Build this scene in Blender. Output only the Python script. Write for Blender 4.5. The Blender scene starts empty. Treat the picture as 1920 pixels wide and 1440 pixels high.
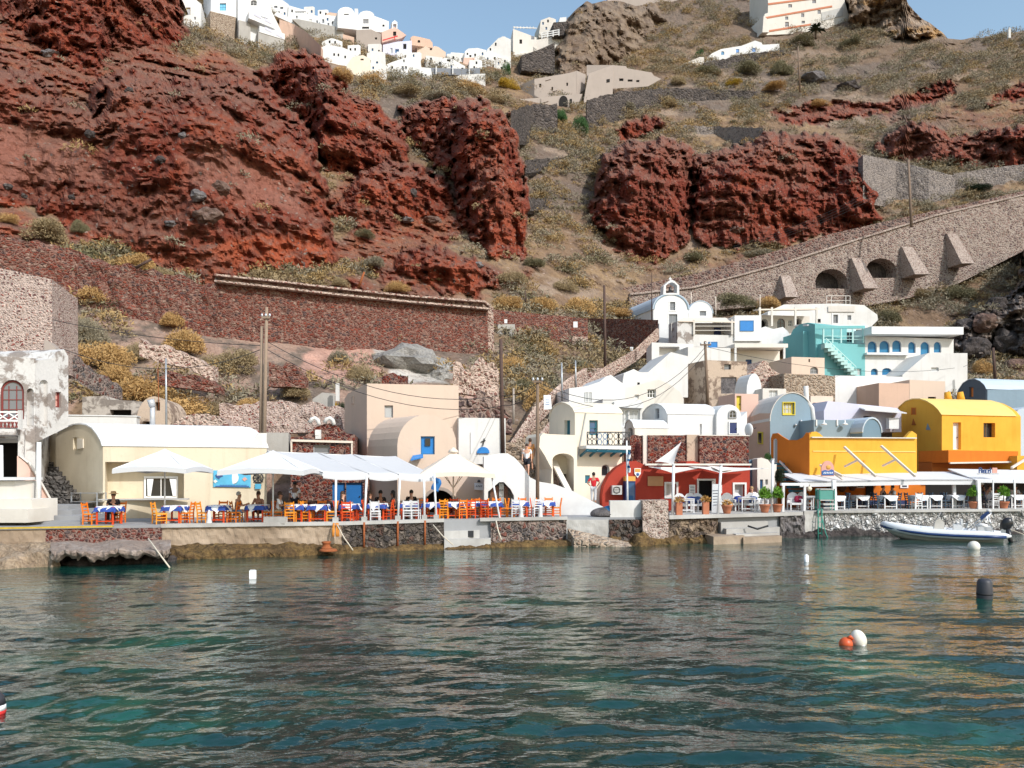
import bpy, bmesh, math, random
import numpy as np
from mathutils import Vector, Matrix, Euler
random.seed(7)
PI = math.pi
SC = bpy.context.scene
COL = SC.collection
F, CX, YH, HC = 1500.0, 960.0, 885.0, 3.5
QZ = 1.3                                            # height of the quay paving above the water
def P(px, py, Y): return Vector(((px - CX) / F * Y, Y, HC + (YH - py) / F * Y))
def G(px, Y, z=QZ): return Vector(((px - CX) / F * Y, Y, z))
def PX(v): return v.x / v.y * F + CX
def lerp(a, b, t): return a + (b - a) * t
def quay_y(px):
 return float(np.interp(px, [-500, 0, 300, 640, 830, 1060, 1200, 1450, 1530, 1920, 2400],
                           [29.5, 31.5, 33, 34.5, 36.7, 38.5, 38.7, 42, 43.5, 45.5, 48]))
MATS = {}
def nd(nt, typ, **kw):
 n = nt.nodes.new(typ)
 for k, v in kw.items():
  if k.startswith('i_'):
   key = k[2:]
   key = int(key) if key.isdigit() else key.replace('_', ' ')
   n.inputs[key].default_value = v
  else: setattr(n, k, v)
 return n
def base_mat(name, rough=0.85, spec=0.3):
 m = bpy.data.materials.new(name); m.use_nodes = True
 nt = m.node_tree; b = nt.nodes['Principled BSDF']
 b.inputs['Roughness'].default_value = rough
 b.inputs['Specular IOR Level'].default_value = spec
 MATS[name] = m
 return m, nt, b
def rgba(c): return (c[0], c[1], c[2], 1.0)
def ramp(nt, stops, interp='LINEAR'):
 r = nt.nodes.new('ShaderNodeValToRGB'); r.color_ramp.interpolation = interp
 e = r.color_ramp.elements
 while len(e) < len(stops): e.new(0.5)
 for i, (p, c) in enumerate(stops):
  e[i].position = p; e[i].color = rgba(c)
 return r
def pos(nt, scale=(1, 1, 1), warp=0.0, wscale=3.0):
 g = nd(nt, 'ShaderNodeNewGeometry'); out = g.outputs['Position']
 if warp:
  n = nd(nt, 'ShaderNodeTexNoise', i_Scale=wscale, i_Detail=2.0); nt.links.new(out, n.inputs['Vector'])
  s = nd(nt, 'ShaderNodeVectorMath', operation='SUBTRACT'); nt.links.new(n.outputs['Color'], s.inputs[0]); s.inputs[1].default_value = (.5, .5, .5)
  k = nd(nt, 'ShaderNodeVectorMath', operation='SCALE'); nt.links.new(s.outputs[0], k.inputs[0]); k.inputs['Scale'].default_value = warp
  a = nd(nt, 'ShaderNodeVectorMath', operation='ADD'); nt.links.new(out, a.inputs[0]); nt.links.new(k.outputs[0], a.inputs[1]); out = a.outputs[0]
 m = nd(nt, 'ShaderNodeVectorMath', operation='MULTIPLY'); nt.links.new(out, m.inputs[0]); m.inputs[1].default_value = scale
 return m.outputs[0]
def mixc(nt, fac, a, b, mode='MIX'):
 m = nd(nt, 'ShaderNodeMix', data_type='RGBA', blend_type=mode)
 for sock, v in ((m.inputs[0], fac), (m.inputs[6], a), (m.inputs[7], b)):
  if hasattr(v, 'links') or hasattr(v, 'is_linked'): nt.links.new(v, sock)
  elif isinstance(v, (int, float)): sock.default_value = v
  else: sock.default_value = rgba(v)
 return m.outputs[2]
def noise(nt, vec, scale, detail=4.0, rough=0.55):
 n = nd(nt, 'ShaderNodeTexNoise', i_Scale=scale, i_Detail=detail, i_Roughness=rough); nt.links.new(vec, n.inputs['Vector'])
 return n.outputs['Fac']
def maprange(nt, v, a, b, c=0.0, d=1.0):
 m = nd(nt, 'ShaderNodeMapRange'); nt.links.new(v, m.inputs[0])
 for i, x in enumerate((a, b, c, d)): m.inputs[i + 1].default_value = x
 return m.outputs[0]
def bump(nt, b, h, strength=0.4, dist=0.05):
 n = nd(nt, 'ShaderNodeBump', i_Strength=strength, i_Distance=dist); nt.links.new(h, n.inputs['Height'])
 nt.links.new(n.outputs[0], b.inputs['Normal'])
def plaster(name, c, dirt=0.25, dirtc=None, rough=0.9, bs=0.25):
 """lime plaster: blotches, faint vertical runs and small chips"""
 m, nt, b = base_mat(name, rough, 0.2)
 dirtc = dirtc or tuple(x * 0.62 + 0.02 for x in c)
 p = pos(nt); n1 = noise(nt, p, 0.45, 5, .6); n2 = noise(nt, p, 6.0, 5, .65)
 ps = pos(nt, (2.2, 2.2, 0.28)); n3 = noise(nt, ps, 1.0, 5, .6)
 f1 = maprange(nt, n1, .45, .75, 0, dirt); f3 = maprange(nt, n3, .52, .78, 0, dirt)
 c1 = mixc(nt, f1, c, dirtc); c2 = mixc(nt, f3, c1, dirtc)
 g_ = nd(nt, 'ShaderNodeNewGeometry'); sx = nd(nt, 'ShaderNodeSeparateXYZ'); nt.links.new(g_.outputs['Position'], sx.inputs[0])
 dz = nd(nt, 'ShaderNodeMath', operation='MULTIPLY'); nt.links.new(maprange(nt, sx.outputs[2], 1.35, 2.4, .75, 0), dz.inputs[0]); nt.links.new(maprange(nt, n1, .35, .6), dz.inputs[1]); c2 = mixc(nt, dz.outputs[0], c2, dirtc)
 vp = nd(nt, 'ShaderNodeTexVoronoi', i_Scale=.55); nt.links.new(pos(nt, (1, 1, 1), 1.2, 1.5), vp.inputs['Vector']); sq = nd(nt, 'ShaderNodeSeparateColor'); nt.links.new(vp.outputs['Color'], sq.inputs[0]); c2 = mixc(nt, maprange(nt, sq.outputs[0], 0, 1, 0, dirt * .5), c2, tuple(x * .8 for x in c))
 f2 = maprange(nt, n2, .62, .75, 0, dirt * .9)
 nt.links.new(mixc(nt, f2, c2, tuple(min(1, x * 1.07) for x in c) if dirt < .2 else dirtc), b.inputs['Base Color'])
 bump(nt, b, n2, bs, 0.03)
 return m
def peeling(name, c, under, amt=.5):
 m, nt, b = base_mat(name, .95, .1)
 p = pos(nt, (1, 1, 1), .5, 2.0); n1 = noise(nt, p, 0.9, 8, .68); n2 = noise(nt, p, 9.0, 4, .6)
 f = maprange(nt, n1, amt, amt + .06)
 cu = mixc(nt, n2, under, tuple(x * .55 for x in under))
 cc = mixc(nt, maprange(nt, n2, .4, .7, 0, .35), c, tuple(x * .7 for x in c))
 nt.links.new(mixc(nt, f, cc, cu), b.inputs['Base Color']); bump(nt, b, n1, .6, .08)
 return m
def stones(name, cols, mortar, size=0.3, mw=0.06, flat=1.35, warp=.12, bs=.9, mvar=.4, rough=.95):
 warp = warp * 2.2
 """rubble masonry: voronoi stones of several colours set in mortar"""
 m, nt, b = base_mat(name, rough, .15)
 v = pos(nt, (1, 1, flat), warp, 4.0)
 vo = nd(nt, 'ShaderNodeTexVoronoi', i_Scale=1.0 / size); nt.links.new(v, vo.inputs['Vector'])
 ve = nd(nt, 'ShaderNodeTexVoronoi', feature='DISTANCE_TO_EDGE', i_Scale=1.0 / size); nt.links.new(v, ve.inputs['Vector'])
 sep = nd(nt, 'ShaderNodeSeparateColor'); nt.links.new(vo.outputs['Color'], sep.inputs[0])
 k = len(cols); r = ramp(nt, [(i / k, c) for i, c in enumerate(cols)], 'CONSTANT'); nt.links.new(sep.outputs[0], r.inputs[0])
 nn = noise(nt, v, 7, 4); big = noise(nt, v, .5, 3)
 sc = mixc(nt, maprange(nt, nn, .35, .7, 0, .55), r.outputs[0], tuple(.35 * x for x in cols[0]))
 mc = mixc(nt, maprange(nt, nn, .3, .7, 0, mvar), mortar, tuple(.5 * x for x in mortar))
 th = nd(nt, 'ShaderNodeMath', operation='MULTIPLY', i_1=mw * 3.2); nt.links.new(big, th.inputs[0])
 d = nd(nt, 'ShaderNodeMath', operation='SUBTRACT'); nt.links.new(ve.outputs['Distance'], d.inputs[0]); nt.links.new(th.outputs[0], d.inputs[1])
 f = maprange(nt, d.outputs[0], -.02, .05)
 nt.links.new(mixc(nt, f, mc, sc), b.inputs['Base Color'])
 h = maprange(nt, ve.outputs['Distance'], 0, .28)
 hh = nd(nt, 'ShaderNodeMath', operation='MULTIPLY_ADD', i_1=.25); nt.links.new(nn, hh.inputs[0]); nt.links.new(h, hh.inputs[2])
 bump(nt, b, hh.outputs[0], bs, size * .35)
 return m
def plain(name, c, rough=.6, var=.12, metal=0.0, spec=.4, sc=4.0):
 m, nt, b = base_mat(name, rough, spec)
 n = noise(nt, pos(nt), sc, 3)
 nt.links.new(mixc(nt, n, tuple(x * (1 - var) for x in c), tuple(min(1, x * (1 + var)) for x in c)), b.inputs['Base Color'])
 b.inputs['Metallic'].default_value = metal
 return m
def rock(name, cols, scale=1.2, bs=1.0, dist=.25):
 m, nt, b = base_mat(name, .95, .15)
 p = pos(nt, (1, 1, 1), .6, 1.2); n1 = noise(nt, p, scale, 8, .65); n2 = noise(nt, p, scale * 6, 6, .7)
 k = len(cols); r = ramp(nt, [(.3 + .4 * i / max(1, k - 1), c) for i, c in enumerate(cols)]); nt.links.new(n1, r.inputs[0])
 nt.links.new(mixc(nt, maprange(nt, n2, .35, .65, 0, .7), r.outputs[0], tuple(.4 * x for x in cols[0])), b.inputs['Base Color'])
 a = nd(nt, 'ShaderNodeMath', operation='MULTIPLY_ADD', i_1=.5); nt.links.new(n2, a.inputs[0]); nt.links.new(n1, a.inputs[2])
 bump(nt, b, a.outputs[0], bs, dist)
 return m
def glass(name, c=(.02, .025, .03)):
 m, nt, b = base_mat(name, .06, .6)
 b.inputs['Base Color'].default_value = rgba(c)
 return m
class MB:
 def __init__(s): s.v = []; s.f = []; s.mi = []; s.sm = []; s.mats = []
 def idx(s, mat):
  if mat not in s.mats: s.mats.append(mat)
  return s.mats.index(mat)
 def add(s, vs, fs, mat=None, smooth=False):
  o = len(s.v); s.v += [Vector(v) for v in vs]; k = s.idx(mat) if mat else 0
  for f in fs:
   s.f.append([i + o for i in f]); s.mi.append(k); s.sm.append(smooth)
  return s
 def box(s, c, size, rz=0.0, mat=None, rot=None):
  c = Vector(c); R = rot or Matrix.Rotation(rz, 3, 'Z'); x, y, z = [k / 2 for k in size]
  vs = [c + R @ Vector((a * x, b * y, d * z)) for d in (-1, 1) for b in (-1, 1) for a in (-1, 1)]
  return s.add(vs, [(0, 2, 3, 1), (4, 5, 7, 6), (0, 1, 5, 4), (2, 6, 7, 3), (0, 4, 6, 2), (1, 3, 7, 5)], mat)
 def bar(s, a, b, w, h, mat=None, up=Vector((0, 0, 1))):
  a, b = Vector(a), Vector(b); d = b - a
  if d.length < 1e-6: return s
  z = d.normalized(); u = up if abs(z.dot(up)) < .99 else Vector((0, 1, 0))
  x = z.cross(u).normalized(); y = x.cross(z)
  R = Matrix((x, z, y)).transposed()
  return s.box((a + b) / 2, (w, d.length, h), mat=mat, rot=R)
 def tube(s, pts, r, n=8, mat=None, caps=True, smooth=True):
  pts = [Vector(p) for p in pts]; rs = r if isinstance(r, (list, tuple)) else [r] * len(pts)
  vs = []; fs = []; prev = None
  for i, p in enumerate(pts):
   d = (pts[min(i + 1, len(pts) - 1)] - pts[max(i - 1, 0)]).normalized()
   u = Vector((0, 0, 1)) if abs(d.z) < .95 else Vector((0, 1, 0))
   x = d.cross(u).normalized() if prev is None else (prev - d * prev.dot(d)).normalized()
   prev = x; y = d.cross(x)
   for k in range(n):
    a = 2 * PI * k / n; vs.append(p + (x * math.cos(a) + y * math.sin(a)) * rs[i])
  for i in range(len(pts) - 1):
   for k in range(n):
    k2 = (k + 1) % n; fs.append((i * n + k, i * n + k2, (i + 1) * n + k2, (i + 1) * n + k))
  s.add(vs, fs, mat, smooth)
  if caps:
   o = len(s.v) - len(vs); k = s.idx(mat) if mat else 0
   for q, rev in ((0, True), (len(pts) - 1, False)):
    f = [o + q * n + j for j in range(n)]
    s.f.append(f[::-1] if rev else f); s.mi.append(k); s.sm.append(False)
  return s
 def ball(s, c, r, nu=12, nv=8, mat=None, rot=None, z0=-1.0, z1=1.0, fn=None):
  c = Vector(c); r = Vector(r) if hasattr(r, '__len__') else Vector((r, r, r)); R = rot or Matrix.Identity(3)
  a0, a1 = math.asin(z0), math.asin(z1); vs = []; fs = []
  for j in range(nv + 1):
   a = lerp(a0, a1, j / nv)
   for i in range(nu):
    b = 2 * PI * i / nu; q = Vector((math.cos(a) * math.cos(b), math.cos(a) * math.sin(b), math.sin(a)))
    k = fn(q) if fn else 1.0
    vs.append(c + R @ Vector((q.x * r.x * k, q.y * r.y * k, q.z * r.z * k)))
  for j in range(nv):
   for i in range(nu):
    i2 = (i + 1) % nu; fs.append((j * nu + i, j * nu + i2, (j + 1) * nu + i2, (j + 1) * nu + i))
  fs.append(list(range(nu))[::-1]); fs.append([nv * nu + i for i in range(nu)])
  return s.add(vs, fs, mat, True)
 def lathe(s, c, prof, n=16, mat=None, R=None):
  c = Vector(c); R = R or Matrix.Identity(3); vs = []; fs = []
  for r, z in prof:
   for i in range(n):
    a = 2 * PI * i / n; vs.append(c + R @ Vector((r * math.cos(a), r * math.sin(a), z)))
  for j in range(len(prof) - 1):
   for i in range(n):
    i2 = (i + 1) % n; fs.append((j * n + i, j * n + i2, (j + 1) * n + i2, (j + 1) * n + i))
  fs.append(list(range(n))[::-1]); fs.append([(len(prof) - 1) * n + i for i in range(n)])
  return s.add(vs, fs, mat, True)
 def prism(s, poly, vec, mat=None, smooth_side=False):
  poly = [Vector(p) for p in poly]; vec = Vector(vec); n = len(poly)
  s.add(poly + [p + vec for p in poly], [list(range(n)), [n + i for i in range(n)][::-1]], mat)
  o = len(s.v) - 2 * n; k = s.idx(mat) if mat else 0
  for i in range(n):
   j = (i + 1) % n; s.f.append([o + i, o + n + i, o + n + j, o + j]); s.mi.append(k); s.sm.append(smooth_side)
  return s
 def sheet(s, rows, mat=None, smooth=True):
  m = len(rows[0]); vs = [p for r in rows for p in r]
  fs = [(j * m + i, j * m + i + 1, (j + 1) * m + i + 1, (j + 1) * m + i) for j in range(len(rows) - 1) for i in range(m - 1)]
  return s.add(vs, fs, mat, smooth)
 def build(s, name, parent=None, mat=None, loc=None, recalc=True):
  me = bpy.data.meshes.new(name)
  o = Vector(parent.location) if parent is not None and parent.parent is None else (Vector(parent.parent.location) if parent is not None else Vector(loc or (0, 0, 0)))
  me.from_pydata([v - o for v in s.v], [], s.f)
  for mt in (s.mats or [mat]): me.materials.append(MATS[mt] if isinstance(mt, str) else mt)
  if s.mats and mat and None in s.mats: pass
  me.polygons.foreach_set('material_index', s.mi); me.polygons.foreach_set('use_smooth', s.sm)
  if recalc:
   bm = bmesh.new(); bm.from_mesh(me); bmesh.ops.recalc_face_normals(bm, faces=bm.faces); bm.to_mesh(me); bm.free()
  me.update()
  ob = bpy.data.objects.new(name, me); COL.objects.link(ob)
  if parent is not None: ob.parent = parent
  elif loc is not None: ob.location = loc
  return ob
def tag(o, label, cat, group=None, kind=None):
 if label: o['label'] = label
 if cat: o['category'] = cat
 if group: o['group'] = group
 if kind: o['kind'] = kind
 return o
def thing(name, label, cat, loc, rz=0.0, group=None):
 o = bpy.data.objects.new(name, None); COL.objects.link(o); o.empty_display_size = .2
 o.location = loc; o.rotation_euler = (0, 0, rz)
 return tag(o, label, cat, group)
CHILD = {}
def kids(o):
 return [c for c in bpy.data.objects if c.parent == o]
def dup(root, loc, rz=0.0, label=None, group=None, tree=None):
 r = root.copy(); COL.objects.link(r); r.location = loc; r.rotation_euler = (0, 0, rz)
 if label: r['label'] = label
 if group: r['group'] = group
 tree = tree if tree is not None else [(c, kids(c)) for c in kids(root)]
 for c, gs in tree:
  d = c.copy(); COL.objects.link(d); d.parent = r
  for g in gs:
   e = g.copy(); COL.objects.link(e); e.parent = d
 return r
def tree_of(root): return [(c, kids(c)) for c in kids(root)]
PROTO_USED = set()
def put(proto, loc, rz=0.0, label=None, group=None):
 """the first placing moves the prototype itself, later ones copy it"""
 root, tree = proto
 if root.name not in PROTO_USED:
  PROTO_USED.add(root.name); root.location = loc; root.rotation_euler = (0, 0, rz)
  if label: root['label'] = label
  if group: root['group'] = group
  return root
 return dup(root, loc, rz, label, group, tree)
class Face:
 def __init__(s, a, b):
  s.a = Vector((a[0], a[1])); b = Vector((b[0], b[1])); s.len = (b - s.a).length; s.d = (b - s.a).normalized()
  s.n = Vector((s.d.y, -s.d.x))
  if s.n.dot(-s.a) < 0: s.n = -s.n
 def t(s, px):
  k = (px - CX) / F
  return (k * s.a.y - s.a.x) / (s.d.x - k * s.d.y)
 def pt(s, px, py, off=0.0):
  q = s.a + s.d * s.t(px)
  return Vector((q.x + s.n.x * off, q.y + s.n.y * off, HC + (YH - py) / F * q.y))
 def N(s, k=1.0): return Vector((s.n.x * k, s.n.y * k, 0))
def arcpts(px0, px1, pys, pyt, n=12):
 """ellipse arc in picture units from (px1,pys) over the top to (px0,pys)"""
 c = (px0 + px1) / 2; r = (px1 - px0) / 2
 return [(c + r * math.cos(PI * i / n), pys - (pys - pyt) * math.sin(PI * i / n)) for i in range(n + 1)]
CUTS = []            # (wall object, cutter object)
class House:
 def __init__(s, name, label, cat, A, B, depth=5.0, D=None, mat='white', group=None, pybase=None):
  s.A = G(A[0], A[1], 0); s.B = G(B[0], B[1], 0)
  s.f = Face(s.A, s.B)
  s.v = (G(D[0], D[1], 0) - s.A) if D else -s.f.N(depth)
  s.u = s.B - s.A
  s.s = Face(s.A, s.A + s.v)
  zb = HC + (YH - (pybase if pybase is not None else YH)) / F * A[1]
  s.root = thing(name, label, cat, Vector((s.A.x, s.A.y, zb)), 0, group); s.mat = mat; s.cur = None; s.cut = {}
  s.r = Face(s.B, s.B + s.v)
 def front(s, poly, mat=None, name='wall', off=0.0, vec=None):
  m = MB(); m.prism([s.f.pt(x, y, off) for x, y in poly], vec or s.v, mat or s.mat)
  s.cur = m.build(name, s.root); return s.cur
 def side(s, poly, mat=None, name='wall', vec=None, off=0.0):
  m = MB(); m.prism([s.s.pt(x, y, off) for x, y in poly], vec or s.u, mat or s.mat)
  s.cur = m.build(name, s.root); return s.cur
 def block(s, pyb, pyt, mat=None, name='wall'):
  Y = s.A.y; z0 = HC + (YH - pyb) / F * Y; z1 = HC + (YH - pyt) / F * Y; m = MB()
  q = [s.A, s.B, s.B + s.v, s.A + s.v]
  m.prism([Vector((p.x, p.y, z0)) for p in q], (0, 0, z1 - z0), mat or s.mat)
  s.cur = m.build(name, s.root); return s.cur
 def roofslab(s, pyt, th=.15, over=.12, mat=None, name='roof'):
  Y = s.A.y; z1 = HC + (YH - pyt) / F * Y; m = MB(); un = s.u.normalized() * over; vn = s.v.normalized() * over
  q = [s.A - un - vn, s.B + un - vn, s.B + s.v + un + vn, s.A + s.v - un + vn]
  m.prism([Vector((p.x, p.y, z1)) for p in q], (0, 0, th), mat or s.mat)
  return m.build(name, s.root)
 def shell(s, face, arc, vec, th=.06, mat=None, name='roof'):
  """thin roof skin laid over an arched top (arc in picture units on that face)"""
  pts = [face.pt(x, y) for x, y in arc]; c = sum(pts, Vector()) / len(pts); c.z -= 1.5
  out = [p + (p - c).normalized() * th for p in pts]; inn = [p + (p - c).normalized() * .004 for p in pts]
  e = Vector(vec).normalized() * .06
  m = MB(); m.prism([p - e for p in inn] + [p - e for p in out[::-1]], Vector(vec) + 2 * e, mat or s.mat, False)
  return m.build(name, s.root)
 def hole(s, face, poly, depth=.2, wall=None):
  s.cut.setdefault((wall or s.cur).name, MB()).prism([face.pt(x, y, .3) for x, y in poly], face.N(-(depth + .3)))
 def win(s, x0, y0, x1, y1, frame='frame_white', pane='pane', depth=.18, arch=False, grid=(2, 2), face=None, sur=None, name='window', fw=.06, cut=True, surw=.1, solid=False, wall=None, skip_frame=False):
  fc = face or s.f
  k = min(.45 * (y1 - y0), .5 * (x1 - x0)) if arch else 0
  def outline(e=0.0):
   sx = 1 if x1 > x0 else -1
   if arch: return [(x0 - e, y1 + e), (x1 + e, y1 + e)] + arcpts(x0 - e, x1 + e, y0 + k, y0 - e, 10)
   return [(x0 - e, y1 + e), (x1 + e, y1 + e), (x1 + e, y0 - e), (x0 - e, y0 - e)]
  if cut: s.hole(fc, outline(), depth, wall)
  dd = -depth if cut else 0.0
  ppm = F / fc.pt((x0 + x1) / 2, y1).y; fe = fw * ppm
  fr = MB()
  out = outline(); inn = outline(-fe)
  def ring(o, i, o0, o1, mb, mat):
   n = len(o)
   for a in range(n):
    b = (a + 1) % n
    q = [fc.pt(*o[a], o0), fc.pt(*o[b], o0), fc.pt(*i[b], o0), fc.pt(*i[a], o0)]
    mb.prism(q, fc.N(o1 - o0), mat)
  ring(out, inn, dd + .012, dd + .06, fr, frame)
  if not solid:
   for i in range(1, grid[0]):
    x = lerp(x0, x1, i / grid[0]); fr.bar(fc.pt(x, y0 + (k * .5 if arch else 0), dd + .03), fc.pt(x, y1, dd + .03), .04, .03, frame, up=fc.N())
   for i in range(1, grid[1]):
    y = lerp(y0, y1, i / grid[1]); fr.bar(fc.pt(x0, y, dd + .03), fc.pt(x1, y, dd + .03), .04, .03, frame)
  w = fr.build(name, s.root)
  pn = MB(); pn.prism([fc.pt(x, y, dd + .006) for x, y in outline(-fe * .3)], fc.N(.012 if not solid else .03), pane)
  pn.build('panel' if solid else 'pane', w)
  if sur:
   sm = MB(); ring(outline(surw * ppm), outline(), .002, .05, sm, sur); sm.build('surround', w)
  if name == 'door':
   hm = MB(); hm.ball(fc.pt(lerp(x0, x1, .82), lerp(y0, y1, .55), dd + .09), .04, 6, 4, 'metal_dark'); hm.build('handle', w)
  return w
 def add(s, name, mb, parent=None): return mb.build(name, parent or s.root)
 def done(s):
  for wn, mb in s.cut.items():
   w = bpy.data.objects[wn]; c = mb.build('tmp_cutter', s.root)
   md = w.modifiers.new('cut', 'BOOLEAN'); md.operation = 'DIFFERENCE'; md.solver = 'EXACT'; md.object = c
   CUTS.append((w, c))
  return s.root
def apply_cuts():
 dg = bpy.context.evaluated_depsgraph_get(); dg.update(); res = []
 for w, c in CUTS: res.append((w, bpy.data.meshes.new_from_object(w.evaluated_get(dg), depsgraph=dg)))
 for w, me in res:
  if len(me.polygons) >= 6: w.data = me
  else: print('CUT FAILED', w.name, w.parent.name)
  w.modifiers.clear()
 for w, c in CUTS: bpy.data.objects.remove(c)
 CUTS.clear()
plaster('white', (.70, .69, .67), .42, (.46, .43, .40))
plaster('white_clean', (.74, .74, .735), .3, (.50, .49, .48))
plaster('white_warm', (.70, .66, .60), .25, (.5, .45, .38))
plaster('offwhite', (.66, .62, .57), .3)
plaster('cream', (.70, .61, .46), .45, (.40, .31, .20))
plaster('cream_pale', (.78, .70, .58), .25)
plaster('beige', (.66, .52, .42), .2)
plaster('pink', (.66, .45, .37), .25)
plaster('peach', (.62, .43, .33), .35)
plaster('taupe', (.40, .34, .30), .25)
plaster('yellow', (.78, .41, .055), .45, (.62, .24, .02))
plain('canvas_grey', (.56, .56, .57), .9, .04)
plaster('yellow_pale', (.82, .58, .20), .2, (.75, .42, .08))
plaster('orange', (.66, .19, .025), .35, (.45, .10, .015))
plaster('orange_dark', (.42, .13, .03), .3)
plaster('turquoise', (.19, .46, .47), .25)
plaster('turquoise_deep', (.10, .33, .34), .25)
plaster('blue_grey', (.23, .31, .375), .3)
plaster('blue_wash', (.16, .25, .33), .3)
plaster('slate', (.10, .13, .17), .25)
plaster('roof_blue', (.50, .58, .66), .2)
plaster('lilac', (.62, .62, .74), .15)
plaster('red_paint', (.40, .055, .035), .35, (.26, .03, .02))
plaster('terracotta_paint', (.55, .22, .13), .3)
plaster('concrete', (.42, .40, .37), .45, (.24, .22, .20), bs=.5)
plaster('concrete_white', (.52, .51, .49), .5, (.32, .30, .28), bs=.5)
plaster('paving', (.33, .335, .345), .3, (.26, .26, .27))
plaster('rough_concrete', (.46, .36, .27), .8, (.22, .16, .11), bs=.9)
peeling('ruin_white', (.62, .60, .58), (.36, .31, .28), .5)
peeling('ruin_tan', (.52, .41, .32), (.30, .22, .17), .49)
peeling('ruin_grey', (.50, .45, .40), (.30, .26, .23), .47)
stones('stone_red', [(.17, .035, .025), (.10, .03, .03), (.25, .05, .03), (.06, .05, .055), (.20, .07, .05), (.30, .20, .16)], (.34, .21, .17), 0.2, .035)
stones('stone_redwall', [(.21, .055, .038), (.16, .05, .04), (.27, .075, .048), (.10, .07, .068), (.20, .08, .06), (.23, .062, .042), (.36, .25, .20)], (.29, .165, .13), .32, .06, 1.9)
stones('stone_quayred', [(.20, .045, .03), (.13, .04, .035), (.10, .08, .08), (.24, .10, .08)], (.30, .20, .17), .17, .06)
stones('stone_pink', [(.30, .10, .08), (.22, .07, .06), (.42, .27, .22), (.14, .07, .07), (.48, .34, .28)], (.60, .47, .41), 0.18, .13)
stones('stone_pinkpale', [(.34, .16, .13), (.42, .27, .22), (.24, .12, .10), (.5, .36, .30)], (.62, .48, .40), .34, .10)
stones('stone_dark', [(.10, .085, .08), (.16, .135, .12), (.07, .062, .06), (.22, .18, .15), (.13, .075, .06)], (.12, .10, .085), 0.32, .04, 1.1, .2, 1.0)
stones('stone_brown', [(.24, .17, .12), (.16, .12, .10), (.32, .24, .17), (.11, .09, .08)], (.20, .15, .11), .4, .04, 1.2, .2, 1.0)
stones('stone_mixed', [(.16, .10, .09), (.22, .09, .07), (.12, .11, .11), (.30, .22, .19), (.09, .08, .08)], (.30, .24, .21), 0.24, .06, 1.1, .15, 1.0)
stones('stone_pale', [(.30, .19, .16), (.38, .28, .23), (.20, .12, .10), (.46, .36, .30)], (.56, .46, .40), 0.2, .09)
stones('stone_ramp', [(.34, .24, .20), (.24, .16, .14), (.42, .33, .28), (.15, .10, .095), (.30, .19, .16)], (.44, .36, .31), .4, .07)
stones('stone_rampred', [(.22, .11, .09), (.16, .09, .08), (.30, .20, .17), (.12, .09, .09)], (.34, .25, .21), .55, .06)
stones('stone_grey', [(.30, .26, .24), (.22, .19, .18), (.36, .31, .28), (.16, .14, .135)], (.36, .31, .28), .42, .06)
stones('stone_terrace', [(.10, .085, .08), (.14, .12, .11), (.07, .062, .06), (.18, .15, .135)], (.13, .11, .10), .8, .05)
stones('stone_whitewash', [(.78, .77, .75), (.70, .69, .68), (.80, .79, .78), (.62, .60, .58), (.4, .38, .36)], (.30, .28, .27), 0.3, .035, 1.15, .2, 1.0)
stones('stone_step', [(.14, .13, .125), (.10, .095, .09), (.18, .165, .155)], (.11, .10, .095), .35, .04, 1.6)
stones('stone_tan', [(.40, .30, .22), (.48, .37, .28), (.32, .23, .17)], (.52, .42, .33), .35, .05)
rock('shore_rock_wet', [(.06, .045, .035), (.30, .19, .075), (.16, .10, .05), (.36, .24, .10)], 1.0, 1.0, .3)
rock('shore_rock_dry', [(.56, .45, .38), (.40, .31, .26), (.66, .57, .51)], 1.0, 1.0, .3)
rock('rock_tuff', [(.30, .28, .265), (.44, .42, .39), (.52, .50, .47)], .7, 1.0, .4)
rock('shore_rock_tan', [(.36, .25, .16), (.52, .39, .27), (.60, .48, .37)], 1.2, 1.0, .3)
rock('rock_dark', [(.055, .048, .048), (.12, .10, .095), (.17, .15, .14)], .6, 1.0, .6)
rock('rock_ochre', [(.24, .16, .10), (.36, .26, .17), (.46, .36, .26)], .18, 1.0, 1.2)
rock('rock_brown', [(.16, .09, .075), (.24, .16, .13), (.30, .22, .18)], .4, 1.0, .6)
rock('rock_bluegrey', [(.13, .12, .125), (.22, .20, .20), (.30, .27, .26)], .8, .8, .4)
plain('frame_white', (.78, .78, .77), .5); plain('frame_blue', (.03, .16, .36), .45); plain('frame_teal', (.03, .17, .22), .5)
plain('frame_yellow', (.62, .50, .05), .5); plain('frame_red', (.20, .035, .03), .6); plain('frame_grey', (.35, .35, .36), .5)
plain('frame_brown', (.16, .08, .05), .6); plain('frame_aqua', (.45, .68, .66), .5)
plain('blue_door', (.02, .15, .42), .4); plain('blue_bright', (.02, .20, .55), .4); plain('blue_navy', (.02, .035, .12), .5); plain('blue_arch', (.015, .17, .34), .45)
plain('teal_paint', (.02, .13, .19), .5); plain('door_orange', (.58, .18, .03), .6); plain('door_white', (.72, .72, .74), .5)
plain('metal_dark', (.05, .05, .055), .45, metal=.4); plain('metal_grey', (.42, .44, .46), .4, metal=.5); plain('metal_white', (.80, .81, .82), .35)
plain('steel', (.55, .57, .6), .3, metal=.9); plain('rust', (.30, .09, .03), .9, .4, sc=12); plain('interior_shade', (.014, .012, .011), .9)  # the last, near-black colour paints the shade inside rooms and openings
plain('wood_pole_pale', (.30, .22, .16), .9, .25, sc=2); plain('wood_pole', (.20, .14, .10), .9, .3, sc=2); plain('wood_pole_dark', (.09, .055, .045), .9, .3, sc=2); plain('concrete_pole', (.36, .31, .27), .9, .2, sc=2)
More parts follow.
